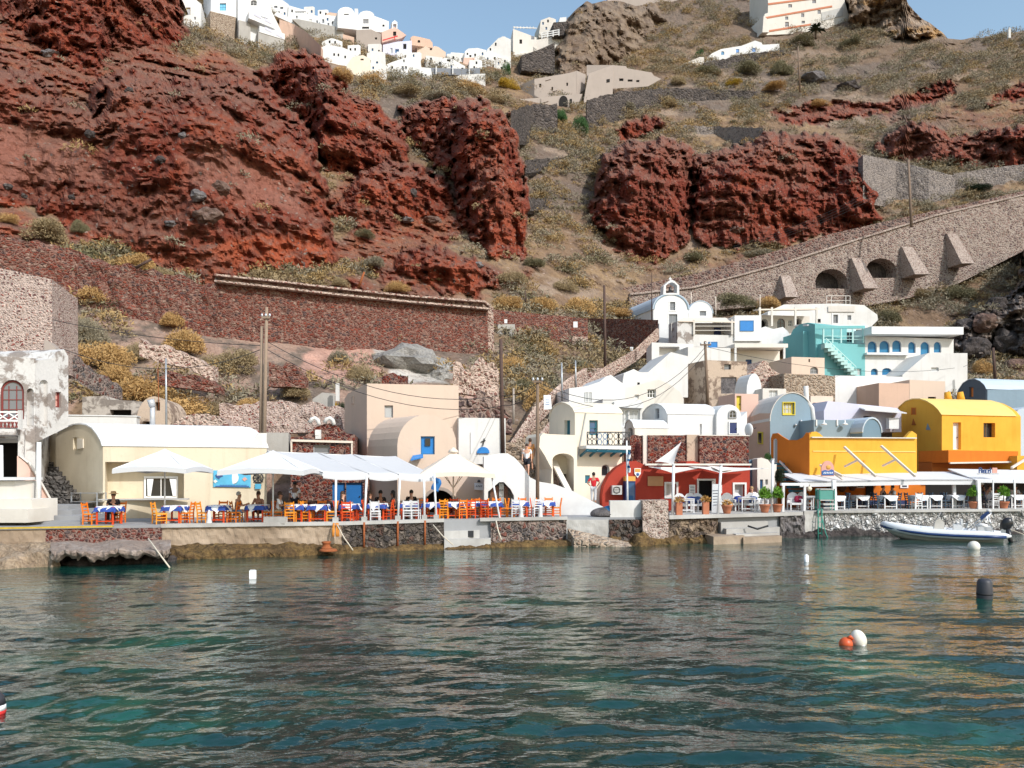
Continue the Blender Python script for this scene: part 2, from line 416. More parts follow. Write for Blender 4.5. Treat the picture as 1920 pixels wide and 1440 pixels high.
plain('chair_orange', (.80, .19, .012), .45, .2); plain('chair_amber', (.85, .29, .02), .45, .2); plain('chair_red', (.68, .075, .012), .45, .2); plain('rush_seat', (.62, .36, .10), .8, .2, sc=30)
plain('chair_white', (.70, .70, .71), .45); plain('chair_navy', (.03, .06, .10), .5); plain('table_red', (.70, .07, .015), .45, .15)
plain('cloth_white', (.78, .80, .84), .85, .08); plain('cloth_blue', (.035, .08, .34), .85, .3, sc=3); plain('cloth_navy', (.02, .03, .10), .85)
plain('canvas_white', (.63, .63, .64), .9, .03); plain('canvas_beige', (.74, .64, .54), .9, .04); plain('canvas_sail', (.76, .70, .64), .9, .04)
plain('cushion_blue', (.02, .05, .28), .9); plain('cushion_navy', (.05, .09, .22), .9); plain('cushion_red', (.28, .02, .06), .9)
plain('skin_light', (.60, .34, .24), .6, .06); plain('skin_tan', (.42, .21, .13), .6, .06); plain('skin_dark', (.22, .11, .07), .6, .06)
plain('hair_brown', (.06, .032, .02), .7); plain('hair_dark', (.012, .01, .01), .6); plain('hair_grey', (.36, .33, .30), .7); plain('hair_blond', (.42, .28, .14), .7)
plain('shirt_white', (.78, .78, .80), .9); plain('shirt_red', (.55, .02, .03), .9); plain('shirt_black', (.015, .015, .018), .9); plain('shirt_orange', (.78, .34, .10), .9)
plain('trousers_dark', (.02, .02, .028), .9); plain('trousers_grey', (.5, .5, .52), .9); plain('denim', (.12, .20, .34), .9); plain('shorts_khaki', (.46, .36, .24), .9); plain('straw', (.5, .3, .14), .9, .2, sc=30); plain('swim_red', (.60, .03, .03), .8)
plain('terracotta', (.46, .17, .09), .9, .2); plain('soil', (.05, .035, .025), .95); plain('dry_leaf', (.50, .28, .08), .9, .3, sc=20); plain('topiary', (.12, .26, .02), .8, .3, sc=25)
plain('leaf_green', (.05, .12, .03), .7, .4, sc=6); plain('leaf_olive', (.17, .15, .08), .8, .35, sc=4); plain('leaf_gold', (.48, .30, .12), .9, .3, sc=4); plain('leaf_dry', (.34, .23, .10), .9, .3, sc=4); plain('leaf_tan', (.31, .235, .13), .9, .3, sc=4); plain('leaf_grey', (.27, .235, .165), .9, .3, sc=4); plain('leaf_yellow', (.40, .25, .02), .85, .3, sc=4); plain('leaf_dark', (.02, .035, .012), .8, .4, sc=6); plain('vine_red', (.11, .03, .03), .9, .5, sc=8)
plain('twig', (.14, .10, .07), .9)
plain('rib_grey', (.70, .72, .74), .35, .05); plain('rib_navy', (.02, .05, .16), .35); plain('rib_hull', (.60, .62, .58), .3); plain('engine_black', (.018, .018, .022), .3); plain('rubber', (.02, .02, .022), .7)
plain('buoy_white', (.74, .70, .62), .5, .15, sc=6); plain('buoy_orange', (.60, .10, .03), .4, .2, sc=5); plain('buoy_dark', (.045, .045, .055), .5); plain('tarp_blue', (.02, .16, .36), .6); plain('rope', (.62, .55, .44), .9); plain('rope_orange', (.62, .24, .04), .9); plain('net_green', (.05, .26, .20), .8)
plain('sign_blue', (.10, .42, .62), .5, .35, sc=2); plain('sign_white', (.85, .86, .87), .5); plain('ink', (.03, .04, .08), .6); plain('ink_blue', (.04, .12, .34), .6); plain('sign_amber', (.72, .36, .08), .6); plain('sign_wood', (.50, .27, .13), .7); plain('sign_pink', (.66, .34, .28), .6); plain('yellow_line', (.50, .35, .04), .9, .4, sc=6)
plain('cable', (.025, .025, .028), .7); plain('fridge_grey', (.55, .56, .58), .3, metal=.3); plain('aqua_glass', (.10, .32, .28), .2); plain('lamp_glass', (.85, .72, .52), .3)
glass('pane'); glass('pane_grey', (.16, .17, .19)); glass('pane_pale', (.42, .44, .46)); glass('pane_blue', (.03, .10, .22))
def _h(ix, iy, iz, s):
 n = (ix * 374761393 + iy * 668265263 + iz * 2147483647 + s * 1274126177) & 0xffffffff
 n = ((n ^ (n >> 13)) * 1274126177) & 0xffffffff
 return ((n ^ (n >> 16)) & 0xffff).astype(np.float64) / 65535.0
def vnoise(p, s=0):
 i = np.floor(p).astype(np.int64); f = p - i; f = f * f * f * (f * (f * 6 - 15) + 10)
 o = 0
 for dx in (0, 1):
  wx = f[:, 0] if dx else 1 - f[:, 0]
  for dy in (0, 1):
   wy = f[:, 1] if dy else 1 - f[:, 1]
   for dz in (0, 1):
    wz = f[:, 2] if dz else 1 - f[:, 2]
    o = o + wx * wy * wz * _h(i[:, 0] + dx, i[:, 1] + dy, i[:, 2] + dz, s)
 return o
def fbm(p, o=4, s=0, g=.5):
 a, t, n = 1.0, 0.0, 0.0
 for k in range(o):
  t = t + a * vnoise(p * (2.03 ** k) + 17.3 * k, s + k); n += a; a *= g
 return t / n
def sstep(a, b, x):
 t = np.clip((x - a) / (b - a), 0, 1); return t * t * (3 - 2 * t)
CXS = np.array([-700, -100, 300, 640, 960, 1200, 1500, 1920, 2620.])
CYS = np.array([1000, 880, 780, 660, 520, 400, 280, 150, 60, 0, -500.])
CDV = np.array([
 [42, 43, 45, 47, 49, 50, 54, 56, 58],
 [43, 45, 48, 50, 52, 55, 60, 63, 64],
 [46, 49, 55, 57, 62, 70, 75, 78, 80],
 [51, 53, 63, 70, 80, 95, 104, 104, 104],
 [60, 62, 74, 84, 96, 122, 128, 122, 120],
 [68, 72, 86, 102, 122, 142, 150, 140, 135],
 [78, 82, 102, 124, 142, 165, 170, 160, 155],
 [92, 96, 124, 152, 182, 200, 200, 188, 180],
 [105, 110, 144, 190, 222, 236, 236, 214, 205],
 [115, 122, 156, 215, 244, 252, 252, 240, 230],
 [180, 185, 220, 290, 320, 330, 330, 310, 300.]])
_gx = np.arange(-700, 2621, 10.); _gy = np.arange(-500, 1001, 10.)
_t = np.array([np.interp(_gx, CXS, r) for r in CDV])
_o = np.argsort(CYS); BG = np.array([np.interp(_gy, CYS[_o], _t[_o, j]) for j in range(len(_gx))]).T
for _k in range(3):
 for ax in (0, 1):
  pad = np.pad(BG, [(4, 4) if ax == 0 else (0, 0), (4, 4) if ax == 1 else (0, 0)], mode='edge')
  BG = sum(np.take(pad, range(q, q + BG.shape[ax]), axis=ax) for q in range(9)) / 9
def base_depth(px, py):
 x = np.clip((px + 700) / 10, 0, len(_gx) - 1.001); y = np.clip((py + 500) / 10, 0, len(_gy) - 1.001)
 i = x.astype(int); j = y.astype(int); u = x - i; v = y - j
 return (BG[j, i] * (1 - u) + BG[j, i + 1] * u) * (1 - v) + (BG[j + 1, i] * (1 - u) + BG[j + 1, i + 1] * u) * v
def poly_eval(poly, px, py):
 """inside mask, distance to the outline, lowest outline point of the column"""
 pl = np.array(poly, float); q = np.roll(pl, -1, axis=0)
 ins = np.zeros(px.shape, bool); d2 = np.full(px.shape, 1e9); foot = np.full(px.shape, -1e9)
 for (x0, y0), (x1, y1) in zip(pl, q):
  if y0 != y1:
   c = ((y0 > py) != (y1 > py)) & (px < (x1 - x0) * (py - y0) / (y1 - y0) + x0); ins ^= c
  vx, vy = x1 - x0, y1 - y0; L = vx * vx + vy * vy + 1e-9
  t = np.clip(((px - x0) * vx + (py - y0) * vy) / L, 0, 1)
  d2 = np.minimum(d2, (px - x0 - t * vx) ** 2 + (py - y0 - t * vy) ** 2)
  if x0 != x1:
   m = (px >= min(x0, x1)) & (px <= max(x0, x1)); yy = y0 + (px - x0) / (x1 - x0) * vy
   foot = np.where(m, np.maximum(foot, yy), foot)
 return ins, np.sqrt(d2), foot
CLIFFS = [
 ([(-700, -500), (322, -500), (338, 0), (350, 30), (356, 62), (352, 96), (300, 84), (215, 92), (180, 135), (95, 105), (0, 25), (-700, -60)], .30, 14),
 ([(-700, 60), (0, 120), (60, 132), (128, 185), (170, 200), (182, 145), (235, 128), (300, 150), (385, 152), (440, 138), (492, 158), (560, 212), (600, 276), (612, 350), (625, 420), (634, 488), (604, 512), (480, 505), (400, 548), (330, 520), (250, 478), (140, 436), (50, 385), (0, 385), (-700, 340)], .42, 26),
 ([(482, 138), (510, 108), (545, 92), (600, 108), (640, 148), (655, 165), (700, 190), (748, 228), (766, 268), (762, 312), (700, 325), (612, 322), (592, 262), (548, 208), (503, 165)], .30, 14),
 ([(640, 372), (682, 318), (722, 303), (792, 313), (842, 340), (852, 388), (838, 410), (760, 420), (690, 428), (612, 408), (618, 380)], .25, 16),
 ([(748, 205), (775, 195), (830, 178), (905, 183), (955, 215), (975, 275), (988, 330), (994, 420), (985, 482), (930, 488), (880, 452), (852, 396), (846, 338), (800, 292), (762, 262)], .25, 16),
 ([(732, 482), (762, 466), (830, 458), (880, 478), (922, 508), (932, 540), (900, 560), (800, 540), (742, 504)], .3, 12),
 ([(1112, 340), (1135, 288), (1180, 262), (1240, 255), (1290, 268), (1322, 290), (1318, 350), (1300, 420), (1290, 455), (1230, 492), (1190, 487), (1130, 452), (1102, 390)], .18, 20),
 ([(1292, 288), (1390, 268), (1440, 246), (1500, 248), (1562, 254), (1617, 290), (1642, 332), (1652, 388), (1664, 412), (1602, 432), (1520, 452), (1440, 462), (1370, 466), (1310, 460), (1296, 400)], .16, 24),
 ([(1155, 242), (1180, 221), (1232, 217), (1248, 234), (1222, 250), (1160, 266)], .2, 8),
 ([(1440, 212), (1500, 198), (1560, 189), (1640, 188), (1700, 173), (1760, 153), (1802, 155), (1795, 176), (1740, 202), (1650, 217), (1560, 232), (1480, 236)], -.25, 5),
 ([(1845, 188), (1920, 150), (2300, 110), (2300, 180), (1920, 190), (1852, 197)], -.2, 5),
 ([(1640, 268), (1690, 232), (1745, 230), (1780, 258), (1860, 240), (1920, 235), (2300, 230), (2300, 310), (1920, 312), (1850, 318), (1750, 310), (1650, 290)], .1, 8),
 ([(1838, 440), (1862, 415), (1920, 402), (2300, 380), (2300, 480), (1920, 452), (1850, 456)], .1, 6),
 ([(1785, 640), (1800, 600), (1822, 582), (1850, 570), (1905, 540), (1920, 470), (2300, 430), (2300, 690), (1920, 672), (1850, 665), (1790, 662)], .15, 10),
 ([(1588, -60), (1700, -60), (1716, 20), (1745, 45), (1775, 72), (1700, 72), (1640, 58), (1588, 48)], .05, 10),
 ([(1040, 150), (1052, 60), (1085, 0), (1180, 4), (1230, 12), (1250, 40), (1180, 110), (1120, 150)], .45, 14),
 ([(-200, 430), (0, 440), (90, 470), (200, 515), (210, 560), (100, 540), (-200, 520)], .3, 8),
]
RED = [0, 1, 2, 3, 4, 5, 6, 7, 8, 9, 10, 11, 12]
SKYX = np.array([-900, 300, 335, 420, 500, 560, 640, 700, 760, 820, 870, 900, 960, 1030, 1048, 1066, 1086, 1100, 1110, 1135, 1180, 1192, 1235, 1290, 1360, 1480, 1560, 1590, 1690, 1702, 1716, 1730, 1750, 1766, 1776, 1800, 1830, 1852, 1875, 1900, 1920, 2700.])
SKYY = np.array([-190, -70, -14, 2, 22, 46, 75, 100, 108, 112, 116, 112, 96, 66, 48, 32, 14, 3, 8, 0, 5, 12, 4, -4, -30, -50, -50, -46, -44, 8, 22, 36, 48, 60, 72, 76, 72, 68, 62, 60, 56, 10.])
STEP = 3.0
cols = np.arange(-420, 2341, STEP); NR = 330
sk = np.interp(cols, SKYX, SKYY); sk = sk + 2.0 * (fbm(np.stack([cols * .05, cols * 0, cols * 0], 1), 3, 5) - .5) * 4
tt = np.linspace(0, 1, NR)
PYG = sk[None, :] + (985 - sk[None, :]) * tt[:, None]; PXG = np.repeat(cols[None, :], NR, 0)
px = PXG.ravel(); py = PYG.ravel()
b0 = base_depth(px, py); dep = b0.copy(); red = np.zeros_like(px); oc = np.zeros_like(px); dk = np.zeros_like(px)
for i, (pl, k, soft) in enumerate(CLIFFS):
 wob = (fbm(np.stack([px * .02, py * .02, px * 0 + i], 1), 4, 60 + i, .6) - .5)
 ins, d, foot = poly_eval(pl, px + wob * 26, py + wob[::-1] * 14) if False else poly_eval(pl, px + wob * 26 + (vnoise(np.stack([px * .09, py * .09, px * 0 + i], 1), 9) - .5) * 16, py + wob[::-1] * 14 + (vnoise(np.stack([px * .1, py * .1, px * 0 + i + 5], 1), 19) - .5) * 14)
 if k >= 0:
  fd = base_depth(px, np.minimum(foot, 985)); yc = fd * (1 + k * np.maximum(0, foot - py) / F)
  w = np.where(ins, 1 - np.exp(-(d / (soft * .6)) ** .5 * 1.4), 0)
  dep = dep + np.minimum(yc - dep, 0) * w; w = np.where(ins, np.clip(d / 5, 0, 1), 0)
 else:                                            # an undercut scar: the face stands back and the ledge above it overhangs
  w = np.where(ins, 1 - np.exp(-d / soft), 0); dep = dep + w * (-k) * 16
 wr = np.clip(w * 1.6, 0, 1)
 if i in RED: red = np.maximum(red, wr)
 if i == 15: wr = wr * .6
 if i in (14, 15): oc = np.maximum(oc, wr); red = red * (1 - wr)
 if i == 13: dk = np.maximum(dk, wr)
for pl, a in (([(-700, 300), (0, 380), (140, 430), (330, 515), (420, 550), (640, 520), (760, 520), (950, 565), (920, 590), (400, 560), (200, 480), (-700, 430)], .85),
              ([(600, 290), (770, 300), (860, 340), (860, 480), (930, 500), (1000, 480), (1040, 470), (990, 510), (930, 560), (720, 540), (640, 500)], .8),
              ([(1090, 440), (1250, 485), (1480, 470), (1680, 420), (1560, 470), (1330, 500), (1200, 505)], .6),
              ([(-700, -100), (60, 20), (330, 80), (480, 110), (600, 180), (620, 300), (180, 220), (-700, 200)], .8),
              ([(1620, 210), (1920, 190), (2300, 190), (2300, 260), (1920, 250), (1640, 250)], .3)):
 ins, d, _ = poly_eval(pl, px + 20 * np.sin(py * .07), py + 12 * np.sin(px * .05))
 red = np.maximum(red, np.where(ins, a * np.clip(d / 18, 0, 1), 0))
def world(px, py, dp): return np.stack([(px - CX) / F * dp, dp, HC + (YH - py) / F * dp], 1)
w0 = world(px, py, dep)
n_big = fbm(w0 / 9.0, 3, 11) - .5; n_med = fbm(w0 / 2.6, 3, 23) - .5
rid = 1 - np.abs(2 * fbm(w0 / np.array([4.5, 4.5, 2.8]), 4, 31, .55) - 1)
n_s = fbm(w0 / .8, 3, 47) - .5
TAL = [(-700, 150), (0, 215), (130, 235), (250, 320), (450, 395), (615, 400), (600, 320), (480, 290), (330, 270), (330, 340), (120, 350), (-700, 380)]
ti, td, _ = poly_eval(TAL, px + (n_big + .1) * 160, py + n_big[::-1] * 60); tal = np.where(ti, np.clip(td / 22, 0, 1), 0)
fade = sstep(975, 930, py) * (1 - .6 * tal)
amp = red + .8 * oc + 1.2 * dk
dsp = (1 - np.clip(amp, 0, 1)) * (n_big * 3.4 + n_med * 1.3 + n_s * .55) + amp * (n_big * 6.0 + (.55 - rid) * 2.9 + n_med * 2.2 + n_s * 1.3 + (np.abs(vnoise(w0 / .62, 7) - .5) - .25) * 1.5 + (np.floor(vnoise(w0 / np.array([9., 9., 1.5]), 71) * 6) / 6 - .45) * 1.5 + (np.abs(fbm(w0 / np.array([3., 3., 11.]), 2, 81) - .5) * 2 - .3) * 2.2)
dsp += dk * ((np.floor(fbm(w0 / 3.0, 2, 91) * 9) / 9 - .5) * 5) + oc * (fbm(w0 / np.array([14., 14., 5.]), 3, 77) - .5) * 9
dep2 = dep + dsp * fade * np.clip(dep / 90, .35, 1.3)
GY_ = dep2.reshape(NR, -1)
def ter(px_, py_):
 """distance of the hillside at a picture point"""
 c = np.clip((px_ - cols[0]) / STEP, 0, len(cols) - 1.001); i = int(c); u = c - i
 s = sk[i] * (1 - u) + sk[i + 1] * u; r = np.clip((py_ - s) / (985 - s) * (NR - 1), 0, NR - 1.001); j = int(r); v = r - j
 return float((GY_[j, i] * (1 - u) + GY_[j, i + 1] * u) * (1 - v) + (GY_[j + 1, i] * (1 - u) + GY_[j + 1, i + 1] * u) * v)
RG_ = np.maximum(red, np.maximum(oc * .9, dk * .6)).reshape(NR, -1)
def ter_red(px_, py_):
 i = int(np.clip((px_ - cols[0]) / STEP, 0, len(cols) - 1)); s = sk[i]
 return float(RG_[int(np.clip((py_ - s) / (985 - s) * (NR - 1), 0, NR - 1)), i])
W = world(px, py, dep2)
def C(*c): return np.array(c)
nz1 = fbm(W / 6.0, 4, 101); nz2 = fbm(W / 1.3, 4, 131); nz3 = fbm(W / 22.0, 3, 171); nz4 = fbm(W / np.array([9., 9., 2.2]), 4, 191)
gx = np.gradient(W.reshape(NR, -1, 3), axis=1); gy_ = np.gradient(W.reshape(NR, -1, 3), axis=0)
nrm = np.cross(gx, -gy_).reshape(-1, 3); nrm /= np.linalg.norm(nrm, axis=1)[:, None] + 1e-9; up = np.abs(nrm[:, 2])
m = lambda a, b, t: a + (b - a) * t[:, None]
scrub = m(C(.215, .145, .095), C(.275, .19, .115), sstep(.42, .62, nz1)); scrub = m(scrub, C(.17, .135, .11), sstep(.5, .66, nz3)); scrub = m(scrub, C(.14, .10, .078), sstep(.54, .68, nz2) * .7)
scrub = m(scrub, C(.30, .23, .175), sstep(.60, .70, nz4) * .8)
lowleft = sstep(900, 700, px) * sstep(520, 620, py); scrub = m(scrub, C(.40, .27, .21), lowleft * .7 * sstep(.38, .6, nz2))
farw = sstep(160, 60, py) * sstep(1000, 1150, px); scrub = m(scrub, C(.18, .14, .11), farw * .6)
redc = m(C(.245, .060, .037), C(.325, .082, .044), sstep(.38, .62, nz1)); redc = m(redc, C(.15, .038, .027), sstep(.52, .7, nz2) * .75); redc = m(redc, C(.20, .085, .062), sstep(.5, .62, nz4) * .6)
shoulder = sstep(1050, 1120, px); redc = m(redc, C(.19, .048, .034), shoulder * .45)
redc = m(redc, C(.085, .028, .024), sstep(.62, .74, fbm(W / .55, 3, 333)) * .8); redc = m(redc, C(.30, .14, .105) * 1.05, tal * .75); ft, fd_, _ = poly_eval([(-700, 330), (0, 372), (150, 415), (330, 480), (430, 440), (600, 420), (640, 500), (600, 525), (420, 555), (150, 450), (-700, 420)], px, py + n_big * 60); redc = m(redc, C(.44, .105, .046), np.where(ft, np.clip(fd_ / 16, 0, 1), 0) * .75 * sstep(.3, .55, nz2)); dust = np.clip(sstep(.62, .84, up) * .75 + sstep(.52, .66, nz3) * .45, 0, 1); redc = m(redc, C(.25, .135, .10), dust * .8)
col = m(scrub, redc, np.clip(red + (nz2 - .5) * .8 * (red > .05) * (red < .95), 0, 1))
ocl = m(C(.27, .20, .15), C(.42, .33, .25), sstep(.4, .6, nz1)); ocl = m(ocl, C(.44, .27, .12), sstep(.5, .66, nz4) * sstep(1580, 1640, px)); ocl = m(ocl, C(.15, .11, .085), sstep(.55, .68, nz2))
ocl = ocl * (1 - .35 * (px < 1300))[:, None]; col = m(col, ocl, oc)
dkl = m(C(.085, .07, .066), C(.25, .21, .185), sstep(.45, .66, nz2)); col = m(col, dkl, dk)
for pl, c in (([(690, 648), (740, 640), (790, 668), (845, 722), (770, 724), (720, 690)], (.44, .42, .39)), ([(820, 680), (920, 680), (950, 760), (935, 815), (860, 790), (850, 730)], (.46, .31, .25)),
              ([(590, 640), (700, 650), (730, 715), (600, 720), (540, 700)], (.44, .27, .215)), ([(1180, 545), (1300, 560), (1420, 555), (1400, 575), (1260, 590)], (.36, .24, .2)),
              ([(1290, 545), (1480, 560), (1620, 540), (1640, 560), (1450, 590)], (.33, .23, .18))):
 ins, d, _ = poly_eval(pl, px + (nz2 - .5) * 40, py + (nz1 - .5) * 30)
 col = m(col, np.array(c) * (.7 + .6 * nz2)[:, None], np.where(ins, np.clip(d / 8, 0, 1), 0))
col = np.clip(col * (.86 + .28 * nz2)[:, None], .01, 1)
XB = []
for q, (dy, dz) in enumerate(((3, -.5), (10, -3), (30, -12), (90, -50))):
 r = W.reshape(NR, -1, 3)[0].copy(); r[:, 1] += dy; r[:, 2] += dz; XB.append(r)
V = np.concatenate([np.concatenate(XB[::-1]), W]); NC = len(cols); NT = NR + 4
CC = np.concatenate([np.tile(col.reshape(NR, -1, 3)[0], (4, 1)), col]); RR = np.concatenate([np.tile(red.reshape(NR, -1)[0], 4), np.clip(amp, 0, 1)])
a = np.arange(NT * NC).reshape(NT, NC); q = np.stack([a[:-1, :-1], a[1:, :-1], a[1:, 1:], a[:-1, 1:]], -1).reshape(-1, 4)
def np_mesh(name, V, q):
 me = bpy.data.meshes.new(name); me.vertices.add(len(V)); me.vertices.foreach_set('co', np.ascontiguousarray(V, np.float32).ravel())
 k = q.shape[1]; me.loops.add(len(q) * k); me.loops.foreach_set('vertex_index', q.ravel().astype(np.int32)); me.polygons.add(len(q))
 me.polygons.foreach_set('loop_start', np.arange(len(q), dtype=np.int32) * k); me.polygons.foreach_set('loop_total', np.full(len(q), k, np.int32)); me.update(calc_edges=True)
 return me
def vcol(me, name, c):
 at = me.attributes.new(name, 'FLOAT_COLOR', 'POINT'); at.data.foreach_set('color', np.concatenate([c, np.ones((len(c), 1))], 1).astype(np.float32).ravel())
me = np_mesh('hillside', V, q); vcol(me, 'tint', CC); vcol(me, 'rubble', np.repeat(RR[:, None], 3, 1))
me.polygons.foreach_set('use_smooth', np.zeros(len(q), bool))
mt, nt, b = base_mat('hill_ground', .97, .08)
at = nd(nt, 'ShaderNodeAttribute', attribute_name='tint'); ar = nd(nt, 'ShaderNodeAttribute', attribute_name='rubble')
p_ = pos(nt, (1, 1, 1), .5, 1.5); n1 = noise(nt, p_, 1.1, 8, .7); n2 = noise(nt, p_, 3.6, 6, .7)
vo = nd(nt, 'ShaderNodeTexVoronoi', i_Scale=1.9); nt.links.new(p_, vo.inputs['Vector'])
sp = nd(nt, 'ShaderNodeSeparateColor'); nt.links.new(vo.outputs['Color'], sp.inputs[0])
c1 = mixc(nt, maprange(nt, n1, .38, .66, 0, 1), mixc(nt, .5, at.outputs[0], (1.3, 1.3, 1.3), 'MULTIPLY'), (.78, .74, .72), 'MULTIPLY')
c2 = mixc(nt, maprange(nt, n2, .5, .68, 0, .75), c1, (.42, .40, .40), 'MULTIPLY')
st = nd(nt, 'ShaderNodeMath', operation='MULTIPLY'); nt.links.new(maprange(nt, sp.outputs[0], .76, .8), st.inputs[0]); nt.links.new(maprange(nt, vo.outputs['Distance'], .34, .26), st.inputs[1])
c3 = mixc(nt, st.outputs[0], c2, mixc(nt, sp.outputs[1], (.14, .10, .095), (.36, .27, .22)))
nt.links.new(c3, b.inputs['Base Color'])
h = nd(nt, 'ShaderNodeMath', operation='MULTIPLY_ADD', i_1=.5); nt.links.new(n2, h.inputs[0]); nt.links.new(n1, h.inputs[2])
bs = nd(nt, 'ShaderNodeBump', i_Distance=.5); nt.links.new(h.outputs[0], bs.inputs['Height']); nt.links.new(maprange(nt, ar.outputs['Fac'], 0, 1, .55, 1.0), bs.inputs['Strength']); nt.links.new(bs.outputs[0], b.inputs['Normal'])
me.materials.append(mt); hill = bpy.data.objects.new('hillside', me); COL.objects.link(hill); hill['kind'] = 'structure'
hill['label'] = 'red scoria cliffs and dry scrubby slopes rising behind the harbour'
def wave_h(x, y):
 z = 0; rng = np.random.RandomState(3)
 for k in range(26):
  L = .45 * 1.14 ** k * .8; an = rng.normal(PI / 2 + .15, .55); kx, ky = math.cos(an) * 2 * PI / L, math.sin(an) * 2 * PI / L
  A = .0046 * L ** .74 * (.6 if L > 4 else 1); ph = rng.uniform(0, 6.28)
  z = z + A * np.sin(kx * x + ky * y + ph + .8 * np.sin(.37 * kx * y + ph * 2))
 return z
wy = np.concatenate([[-40, -10, 0, 3], 1500 * HC / np.linspace(620, 95, 620)]); wu = np.linspace(-.85, .85, 620)
WX, WY = np.meshgrid(wu, wy); WX = WX * np.maximum(WY, 8) * 1.0; WX[:4] = np.meshgrid(wu * 60, wy[:4])[0]
x = WX.ravel(); y = WY.ravel(); patch = fbm(np.stack([x / 5, y / 5, x * 0], 1), 3, 400)
z = wave_h(x, y) * (.5 + .9 * patch) * np.clip(1.9 - y / 20, .38, 1.55); z[y < 5] = 0
V = np.stack([x, y, z], 1); a = np.arange(len(x)).reshape(WX.shape)
q = np.stack([a[:-1, :-1], a[:-1, 1:], a[1:, 1:], a[1:, :-1]], -1).reshape(-1, 4)
me = np_mesh('water', V, q); me.polygons.foreach_set('use_smooth', np.ones(len(q), bool))
mt, nt, b = base_mat('sea', .03, .5)
b.inputs['IOR'].default_value = 1.55
p_ = pos(nt, (1, 1, 1), 1.2, .8); n1 = noise(nt, p_, .22, 4, .6); n2 = noise(nt, p_, 1.1, 4, .6)
r = ramp(nt, [(.36, (.003, .024, .023)), (.50, (.004, .034, .029)), (.60, (.007, .068, .046)), (.74, (.015, .12, .075))]); nt.links.new(n1, r.inputs[0])
nt.links.new(mixc(nt, maprange(nt, n2, .4, .7, 0, .6), r.outputs[0], (.003, .027, .025)), b.inputs['Base Color'])
pn = pos(nt, (1, 1.5, 1)); f1 = noise(nt, pn, 1.7, 3, .5); f2 = noise(nt, pn, 6.0, 2, .5)
hh = nd(nt, 'ShaderNodeMath', operation='MULTIPLY_ADD', i_1=.34); nt.links.new(f2, hh.inputs[0]); nt.links.new(f1, hh.inputs[2])
bump(nt, b, hh.outputs[0], .24, .12)
me.materials.append(mt); sea = bpy.data.objects.new('water', me); COL.objects.link(sea); sea['kind'] = 'structure'
sea['label'] = 'rippled dark green harbour water'
def blades(o, s, n, rng, flat=.75, w0=.05, w1=.11, lean=.9):
 """leaf-sized quads spread through a dome"""
 a_ = rng.uniform(0, 6.283, n); el = np.arcsin(rng.uniform(.02, 1, n)); r = rng.uniform(.35, 1.0, n) ** .6
 d = np.stack([np.cos(a_) * np.cos(el), np.sin(a_) * np.cos(el), np.sin(el) * flat], 1); c = o + d * (r * s)[:, None]
 t = rng.normal(size=(n, 3)) * .55 + d * lean; t /= np.linalg.norm(t, axis=1)[:, None]; u = np.cross(t, d + rng.normal(size=(n, 3)) * .7); u /= np.linalg.norm(u, axis=1)[:, None] + 1e-6
 k = (rng.uniform(w0, w1, n) * s)[:, None]; t = t * k * 2.4; u = u * k * .55
 return np.stack([c - t - u, c + t - u, c + t * .6 + u, c - t * .6 + u], 1).reshape(-1, 3)
def tufts(name, n, fn, size, mats, seed, nb=34):
 rng = np.random.RandomState(seed); V = []; M = []
 for _ in range(n):
  r_ = fn(rng)
  if r_ is None: continue
  o, s, mi = r_; s *= rng.choice([.5, .7, .9, 1.2, 1.9]) * rng.uniform(.8, 1.2) * size; q_ = int(nb * max(.5, s) ** 1.4); V.append(blades(o, s, q_, rng, .7, .055 / max(s, .6), .10 / max(s, .6))); M += [mi] * q_
 V = np.concatenate(V); Q = np.arange(len(V)).reshape(-1, 4)
 me = np_mesh(name, V, Q); me.polygons.foreach_set('material_index', np.array(M, np.int32))
 for k in mats: me.materials.append(MATS[k])
 ob = bpy.data.objects.new(name, me); COL.objects.link(ob); return ob
def slope_spot(rng):
 x = rng.uniform(-100, 2020); s = np.interp(x, SKYX, SKYY); y = rng.uniform(max(s + 3, -20), 760) if rng.rand() < .75 else rng.uniform(max(s, 0) + 3, 330)
 if ter_red(x, y) > .25 and rng.rand() < .99: return None
 if x < 960 and y > 540 and rng.rand() < .75: return None
 d = ter(x, y); p = P(x, y, d); pp = np.array([[p.x, p.y, p.z]])
 if fbm(pp / 7.0, 3, 900)[0] < .43: return None
 g = fbm(pp / 12.0, 2, 950)[0]; k = int(np.clip(rng.normal(g * 5 - .6, 1.1), 0, 4))
 if x > 1500 and rng.rand() < .6: k = rng.choice([1, 3, 3, 0])
 return np.array([p.x, p.y - .15, p.z - .05]), 1.0 * (.75 + d / 240), k
sc = tufts('scrub', 24000, slope_spot, .85, ['leaf_tan', 'leaf_grey', 'leaf_dry', 'leaf_grey', 'leaf_olive'], 5, 70)
tag(sc, 'low dry scrub covering the slopes between the cliffs', 'scrub', kind='stuff')
